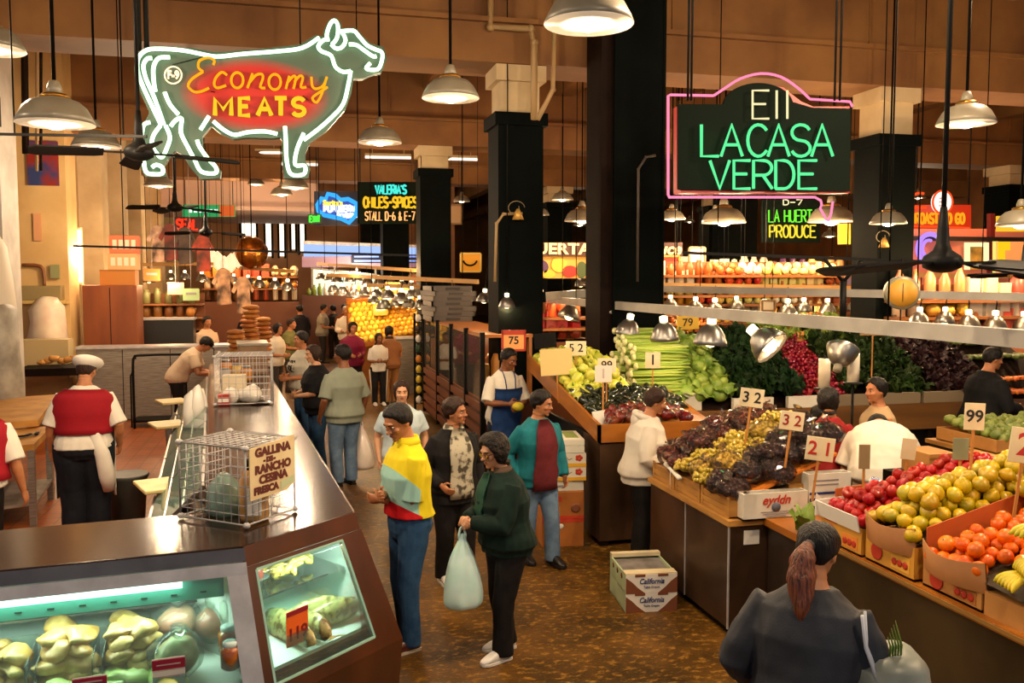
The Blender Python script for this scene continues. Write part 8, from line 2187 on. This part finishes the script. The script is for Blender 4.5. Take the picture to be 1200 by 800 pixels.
for i in range(14):
 p = PJ(362+i*6.4, 346, .4); p.z = PJ(362, 346, .7).z+.002; h = rr.uniform(.2,.42)
 mb = MB(); mb.lathe([(.06,0),(.08,.02),(.08,h*.6),(.035,h*.8),(.035,h)], 8); cc = rr.choice(['#d8a040','#c8602c','#e0c060','#8a9a3c','#e8e0c8'])
 tag(mb.build('bottle', M('bottle_'+cc[1:], cc, .25), None, p), 'small bottle standing along the far juice counter', 'bottle', 'bottles on the juice counter')
# --- spice case along the aisle: glass front with black posts over brown bins; grey trays piled on it
t = thing('spice_case', 'long brown case with a glass front and black posts along the aisle', 'case', (2.30, 11.2, 0))
mb = MB(); mb.box(.1,.0,.1,.75,5.2,.95); mb.build('body', M('case_brown', '#4a2414', .5), t)
mb = MB()
for k in range(5): mb.box(.06,.0,.18+k*.16,.1,5.2,.28+k*.16)
mb.build('bin_fronts', M('bin_brown', '#6e3a1e', .5), t)
mb = MB(); mb.box(.10,.0,.95,.75,5.2,.98); mb.box(.10,.0,1.78,.75,5.2,1.82); mb.box(.7,0,.98,.74,5.2,1.78); mb.build('shelves', M('case_tan', '#a86a34', .5), t)
mb = MB(); mb.box(.08,.0,.98,.09,5.2,1.78); mb.build('glass', film('spice_glass', '#f0e4d0', .25, .04, .92), t)
for y in (0, 1.1, 2.3, 3.6, 5.15):
 mb = MB(); mb.box(.05,y-.03,.1,.11,y+.03,1.85); mb.build('post', m_black, t)
lamp('case_light', 'POINT', (.35, 1.4, 1.66), 14, WARM, .05, t); lamp('case_light', 'POINT', (.35, 3.8, 1.66), 16, WARM, .05, t)
for i in range(18):
 y = 11.4+i*.27; h = rr.uniform(.35,.7); cc = rr.choice(['#d8a84a','#e8c878','#b87a2c','#e0b060'])
 mb = MB(); mb.lathe([(.07,0),(.085,.03),(.085,h*.85),(.05,h)], 8); tag(mb.build('spice_bag', M('spice_'+cc[1:], cc, .5), None, (2.62+.1*(i % 2), y, .981)), 'tall yellow bag standing behind the glass of the spice case', 'bag', 'bags in the spice case')
for k in range(7):
 t2 = thing('stacked_tray', ['lowest','second','third','fourth','fifth','sixth','topmost'][k]+' grey plastic tray of the stack on the spice case', 'tray', (2.66, 15.4, 1.822+k*.085), rz=.05*(k % 3))
 mb = MB(); mb.box(-.34,-.5,0,.34,.5,.015); mb.box(-.36,-.52,.0,-.33,.52,.08); mb.box(.33,-.52,0,.36,.52,.08); mb.box(-.36,-.52,0,.36,-.49,.08); mb.box(-.36,.49,0,.36,.52,.08); mb.build('tray', M('tray_grey', '#5a5654', .5), t2)
 mb = MB(); mb.box(-.12,-.535,.02,.12,-.52,.06); mb.build('grip', M('grip_dark', '#2a2624', .5), t2)
# rack of small bagged goods on the end of the case
t = thing('goods_rack', 'narrow rack of small bright packets at the end of the spice case', 'rack', (2.24, 16.6, 0))
mb = MB(); mb.box(-.02,-.02,0,.02,.02,1.9); mb.box(.5,-.02,0,.54,.02,1.9)
for k in range(9): mb.box(-.02,-.03,.2+k*.19,.54,.03,.22+k*.19)
mb.build('frame', m_black, t)
for k in range(9):
 for j in range(4):
  cc = rr.choice(['#e8e0d0','#d88a2c','#2c4a2c','#3a2a20','#e0c040','#8a3020'])
  mb = MB(); mb.ell((0,0,0), (.055,.03,.075), 8, 6); tag(mb.build('packet', M('packet_'+cc[1:], cc, .4), None, (2.30+j*.135, 16.53, .29+k*.19)), 'small packet hanging on the narrow rack by the spice case', 'packet', 'packets on the narrow rack')

# --- shelves of the middle fruit shop
def shop(px0, px1, d, rows, label, group, items, palette, sz=.12, back=None, lights=0, name='shop_shelf', depth=.5, step=1.15, power=60):
 """tiered shelf unit facing us: rows = list of pixel heights of each shelf"""
 Y = U((px0+px1)/2, rows[0], d).y
 A = Uy(px0, rows[-1], Y); B = Uy(px1, rows[0], Y); w = B.x-A.x
 zs = [Uy(px0, r, Y).z for r in rows]
 t = thing(name, label, 'shelf', (A.x, Y, 0))
 mb = MB()
 for i, z in enumerate(zs): mb.box(0, .0+.10*i*0, z-.04, w, depth, z)
 mb.build('shelves', M('shelf_wood2', '#8a5426', .5), t)
 mb = MB(); mb.box(0, depth, 0, w, depth+.05, max(zs)+.22); mb.build('back_board', back or M('back_tan', '#7a4620', .7), t)
 mb = MB(); mb.box(0, 0, 0, w, .04, min(zs)); mb.build('front_board', M('front_brown', '#6a3a1a', .5), t)
 for i in range(lights): lamp('shelf_light', 'POINT', (w*(i+.5)/lights, -.35, max(zs)+.55), power, WARM, .08, t)
 mats = [M(group.replace(' ', '_')+c_, c_, .35, rnd=.15) for c_ in palette]
 protos = {}
 for i, z in enumerate(zs):
  x = sz*.6; k = rr.randrange(len(palette)); run = 0
  while x < w-sz*.5:
   if run <= 0: k = rr.randrange(len(palette)); kind = rr.choice(items); run = rr.randrange(2, 6)
   run -= 1
   key = (k, kind)
   if key not in protos:
    mb = MB()
    if kind == 'ball': mb.ell((0,0,sz*.5), (sz*.5,sz*.5,sz*.5), 9, 6)
    elif kind == 'jar': mb.lathe([(sz*.35,0),(sz*.45,sz*.05),(sz*.45,sz*1.1),(sz*.3,sz*1.3),(sz*.3,sz*1.5)], 9)
    elif kind == 'bottle': mb.lathe([(sz*.3,0),(sz*.36,sz*.1),(sz*.36,sz*1.2),(sz*.12,sz*1.7),(sz*.12,sz*2.1)], 9)
    elif kind == 'box': mb.box(-sz*.45,-sz*.3,0,sz*.45,sz*.3,sz*1.4)
    protos[key] = mb.mesh({'ball':'fruit','jar':'jar','bottle':'bottle','box':'packet'}[kind], mats[k])
   n_ = {'ball':'fruit','jar':'jar','bottle':'bottle','box':'packet'}[kind]
   for yy in ((.12, .32) if kind == 'ball' else (.2,)):
    o = bpy.data.objects.new(n_, protos[key]); COL.objects.link(o); o.location = (A.x+x, Y+yy*depth/.5, z+(.06 if yy > .2 and kind == 'ball' else 0)); o.rotation_euler = (0,0,rr.uniform(-.5,.5)); o.scale = (rr.uniform(.85,1.1), rr.uniform(.85,1.1), rr.uniform(.75,1.2))
    tag(o, n_+' standing on the '+group, n_, n_+'s on the '+group)
   x += sz*step
 return t
shop(762, 1000, 14.5, (390, 379, 368, 357, 346, 334, 322), 'long lit shelf of fruit and jars behind the cabbages and kale', 'long lit fruit shelf', ['ball','ball','jar','box'], ['#e8c03c','#e0a02c','#d8d070','#c83a1c','#e8dcc0','#f0d890','#b8602c','#f4d060'], .145, lights=4, power=75)
shop(800, 1000, 19, (341, 330, 319), 'upper shelf of pale goods farther behind the lit fruit shelf', 'upper pale shelf', ['jar','box','bottle'], ['#e8dcc8','#c85a3c','#e0b070','#6a4a78'], .2, lights=2, power=50)
shop(628, 692, 14, (398, 385, 372), 'shelf of red goods behind the man in the dark jacket', 'red goods shelf', ['ball','box','jar'], ['#c02a1c','#d85a2c','#8a2018','#e0a060'], .17, lights=1, power=60)
shop(1055, 1240, 13, (392, 372, 352), 'lit meat and grocery counter under the long grey rail', 'lit grocery counter', ['box','jar','bottle','ball'], ['#e8c8a0','#e8e0c8','#d85a3c','#c87a4a','#e0a83c','#5a4030'], .22, lights=3, power=75)
shop(236, 350, 26.5, (352, 338, 324), 'crowded lit stall of packets and jars beyond the loaves', 'crowded far stall', ['jar','box','ball','bottle'], ['#e0a04a','#d8c090','#b84a2c','#e8d8b8','#c8782c','#6a4a2a'], .24, lights=3, power=70)
# --- the lit wall under the roast sign
YR = U(1110, 300, 16.6).y
def PR(px, py, off=0): return Uy(px, py, YR-off)
t = thing('stall_wall', 'pinkish tiled stall wall with yellow lit edges under the orange neon sign', 'stall wall', PR(1120, 300)); o = V(t.location)
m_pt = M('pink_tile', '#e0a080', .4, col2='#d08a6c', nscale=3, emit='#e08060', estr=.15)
tile_it(m_pt, .16, '#c06a50') if m_pt.node_tree.nodes['Principled BSDF'].inputs['Base Color'].links else None
mb = MB(); mb.slab([PR(1050,268)-o, PR(1240,268)-o, PR(1240,352)-o, PR(1050,352)-o], (0,1,0), .1); mb.build('tiled_wall', m_pt, t)
mb = MB(); mb.slab([PR(1050,264,.1)-o, PR(1058,264,.1)-o, PR(1058,316,.1)-o, PR(1050,316,.1)-o], (0,1,0), .1); mb.slab([PR(1163,282,.1)-o, PR(1170,282,.1)-o, PR(1170,322,.1)-o, PR(1163,322,.1)-o], (0,1,0), .1); mb.build('lit_edge', E('lit_yellow', '#ffe070', 1.2), t)
mb = MB(); mb.bar(PR(1050,279,.1)-o, PR(1240,281,.1)-o, .06, .08); mb.build('cross_bar', M('bar_dark', '#1a100c', .5), t)
mb = MB(); mb.slab([PR(1161,250,.1)-o, PR(1166,250,.1)-o, PR(1166,330,.1)-o, PR(1161,330,.1)-o], (0,1,0), .1); mb.build('red_post', M('post_red', '#5a0f0c', .5), t)
lamp('wall_light', 'POINT', (0,-1.0,.9), 60, (1,.6,.35), .1, t)
mb = MB(); cc = PR(1090, 291, .15); mb.tube([cc+V((.26*math.cos(a*PI/12), 0, .26*math.sin(a*PI/12))) for a in range(24)], .045, 8, closed=True); mb.tube([cc+V((.13*math.cos(a*PI/8)-.04, -.01, .15*math.sin(a*PI/8))) for a in range(3, 15)], .03, 6)
tag(mb.build('neon_ring', E('neon_violet', '#b488ff', 1.3)), 'violet neon ring on the tiled wall under the orange sign', 'neon ring')
fr = []
t2 = thing('framed_picture', 'small dark picture in a wide yellow lit frame on the tiled wall', 'picture', PR(1146, 299, .12)); o2 = V(t2.location)
mb = MB()
for q in ((1132,284,1137,316),(1154,284,1159,316),(1132,284,1159,289)): mb.slab([PR(q[0],q[1],.15)-o2, PR(q[2],q[1],.15)-o2, PR(q[2],q[3],.15)-o2, PR(q[0],q[3],.15)-o2], (0,1,0), .05)
mb.build('frame', E('lit_frame_cream', '#fff0b0', 1.2), t2)
mb = MB(); mb.slab([PR(1137,289,.12)-o2, PR(1154,289,.12)-o2, PR(1154,316,.12)-o2, PR(1137,316,.12)-o2], (0,1,0), .02); mb.build('picture', M('picture_olive', '#6a5a2c', .5, col2='#c8a04a', nscale=4), t2)
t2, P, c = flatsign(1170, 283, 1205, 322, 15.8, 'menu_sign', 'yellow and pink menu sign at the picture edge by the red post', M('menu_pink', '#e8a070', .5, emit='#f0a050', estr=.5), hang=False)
mb = MB(); mb.slab([P(1170,283), P(1184,283), P(1184,293), P(1178,293), P(1178,318), P(1170,318)], (0,1,0), .02); mb.build('yellow_shape', E('menu_yellow', '#ffc81e', 1.1), t2)
text('STEAK', .17, M('menu_brown', '#7a3a14', .5), t2, P(1190,316)+V((0,-.01,0)), ext=.005)
flatsign(1170, 253, 1200, 271, 16, 'lit_sign', 'yellow lit sign above the menu sign at the picture edge', E('sign_lityellow', '#ffc02c', 1.1), hang=False)
# arched orange stall front between the columns, under the neon arrow
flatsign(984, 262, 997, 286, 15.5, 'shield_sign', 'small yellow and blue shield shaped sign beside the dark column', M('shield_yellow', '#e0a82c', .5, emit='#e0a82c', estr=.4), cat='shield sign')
# --- upper boards hanging between: pale banners and bags
for i, (px0, py0, px1, py1, d, lb, c1) in enumerate(((845,328,875,344,15.2,'cream hanging notice above the lit fruit shelf','#d8c8a4'),(850,310,871,325,15.6,'white sack hanging by the far shelf','#d8cbb8'),(808,290,826,314,15,'pale pink bag hanging before the painted board','#d8b8a8'),(990,320,1000,336,15,'lilac notice hanging beside the dark column','#8a78a0'),(526,240,541,262,24,'cream notice board on the far column','#b89a74'),(480,322,490,332,22,'red round notice on the juice counter','#b03a24'),(893,352,908,364,13.8,'cream notice pinned along the fruit shelf','#e0d0b0'))):
 flatsign(px0, py0, px1, py1, d, 'notice', lb, M('notice_'+c1[1:], c1, .6), frame=M('notice_edge', '#8a6a44', .6), cat='notice')
# --- far left: deli shelves, jars, bags, gold ball
shop(163, 238, 19.6, (388, 372, 356), 'deli shelf of jars and tins beyond the plywood cupboard', 'deli shelf', ['jar','jar','box','ball'], ['#c88a3c','#d8b060','#8a5a2c','#d8c8a0','#7a7a4a','#b84a2c'], .2, lights=1, power=60)
mb = MB(); a = U(165, 410, 18.6); c = U(225, 375, 18.6)
mb.box(a.x, a.y, 0, c.x, a.y+.5, c.z); mb.box(a.x-.03, a.y-.03, c.z, c.x+.03, a.y+.53, c.z+.04, 1); tag(mb.build('deli_counter', [M('deli_black', '#141210', .4), m_trim]), 'black deli counter with a steel edge before the jars', 'counter')
for i, (px, py, c1, lb) in enumerate(((206,338,'#d8a088','pink paper sign standing over the deli shelf'),(224,345,'#a8c890','pale green paper sign standing over the deli shelf'),(178,322,'#c86a2c','orange packet card hanging over the deli shelf'))):
 p = U(px, py, 19.4); mb = MB(); mb.cbox((0,0,0), (.34,.02,.26)); mb.cbox((0,-.012,.02), (.22,.004,.05), m=1); mb.cyl((0,0,.1), (0,0,7.61-p.z), .005, 5, m=1); tag(mb.build('paper_sign', [M('paper_'+c1[1:], c1, .6), _MC['print_grey2']], None, p), lb, 'sign')
t = thing('hanging_ball', 'gold and brown mirrored ball hanging over the far left stalls', 'ball', U(295, 296, 22))
mb = MB(); mb.ell((0,0,0), .40, 18, 12); mb.build('ball', M('gold_ball', '#b8742c', .25, .8, col2='#7a4014', nscale=4), t, jit=.03); mb = MB(); mb.cyl((0,0,.38),(0,0,7.62-t.location.z), .015, 6); mb.build('cord', m_cord, t)
for i, (px, py, c1, lb) in enumerate(((200,283,'#7a2c24','red striped bundle hanging past the wall'),(186,285,'#e0b8a0','pale clothes bundle hanging past the pilasters'),(217,287,'#4a3a34','dark clothes bundle hanging past the deli shelf'),(238,296,'#a83a24','red bundle hanging beside the dark bundle'),(262,335,'#d8a880','pinkish coat hanging by the bread stacks'),(285,345,'#e0b088','cream apron hanging by the gold ball'))):
 p = U(px, py, 20.5); mb = MB()
 pr_ = [(.05,.40),(.16,.36),(.30,.10),(.25,.04),(.17,.18),(.19,-.42),(-.19,-.45),(-.16,.16),(-.26,.02),(-.31,.09),(-.15,.37),(-.05,.40)]
 mb.slab([(q[0]*.8, -.04, q[1]) for q in pr_], (0,1,0), .09); mb.cyl((0,0,.38),(0,0,7.62-p.z), .008, 5, m=1)
 tag(mb.build('hanging_clothes', [M('clothes_'+c1[1:], c1, .7, col2='#2a1a14', nscale=3), m_cord], None, p, jit=.03, jscale=5), lb, 'clothes')
for i in range(7):
 p = U(247+i*8, 302+rr.uniform(-5,8), 23); mb = MB(); mb.lathe([(.01,.2),(.16,.05),(.10,-.2),(.01,-.3)], 8); mb.cyl((0,0,.18), (0,0,7.61-p.z), .005, 5, m=1)
 tag(mb.build('paper_lantern', [M('lantern_glow', '#fff0d0', .5, emit='#ffe0b0', estr=.9), m_cord], None, p), 'small glowing paper shape hanging near the gold ball', 'lantern', 'glowing paper shapes')
bpy.data.scenes.remove(TMP)
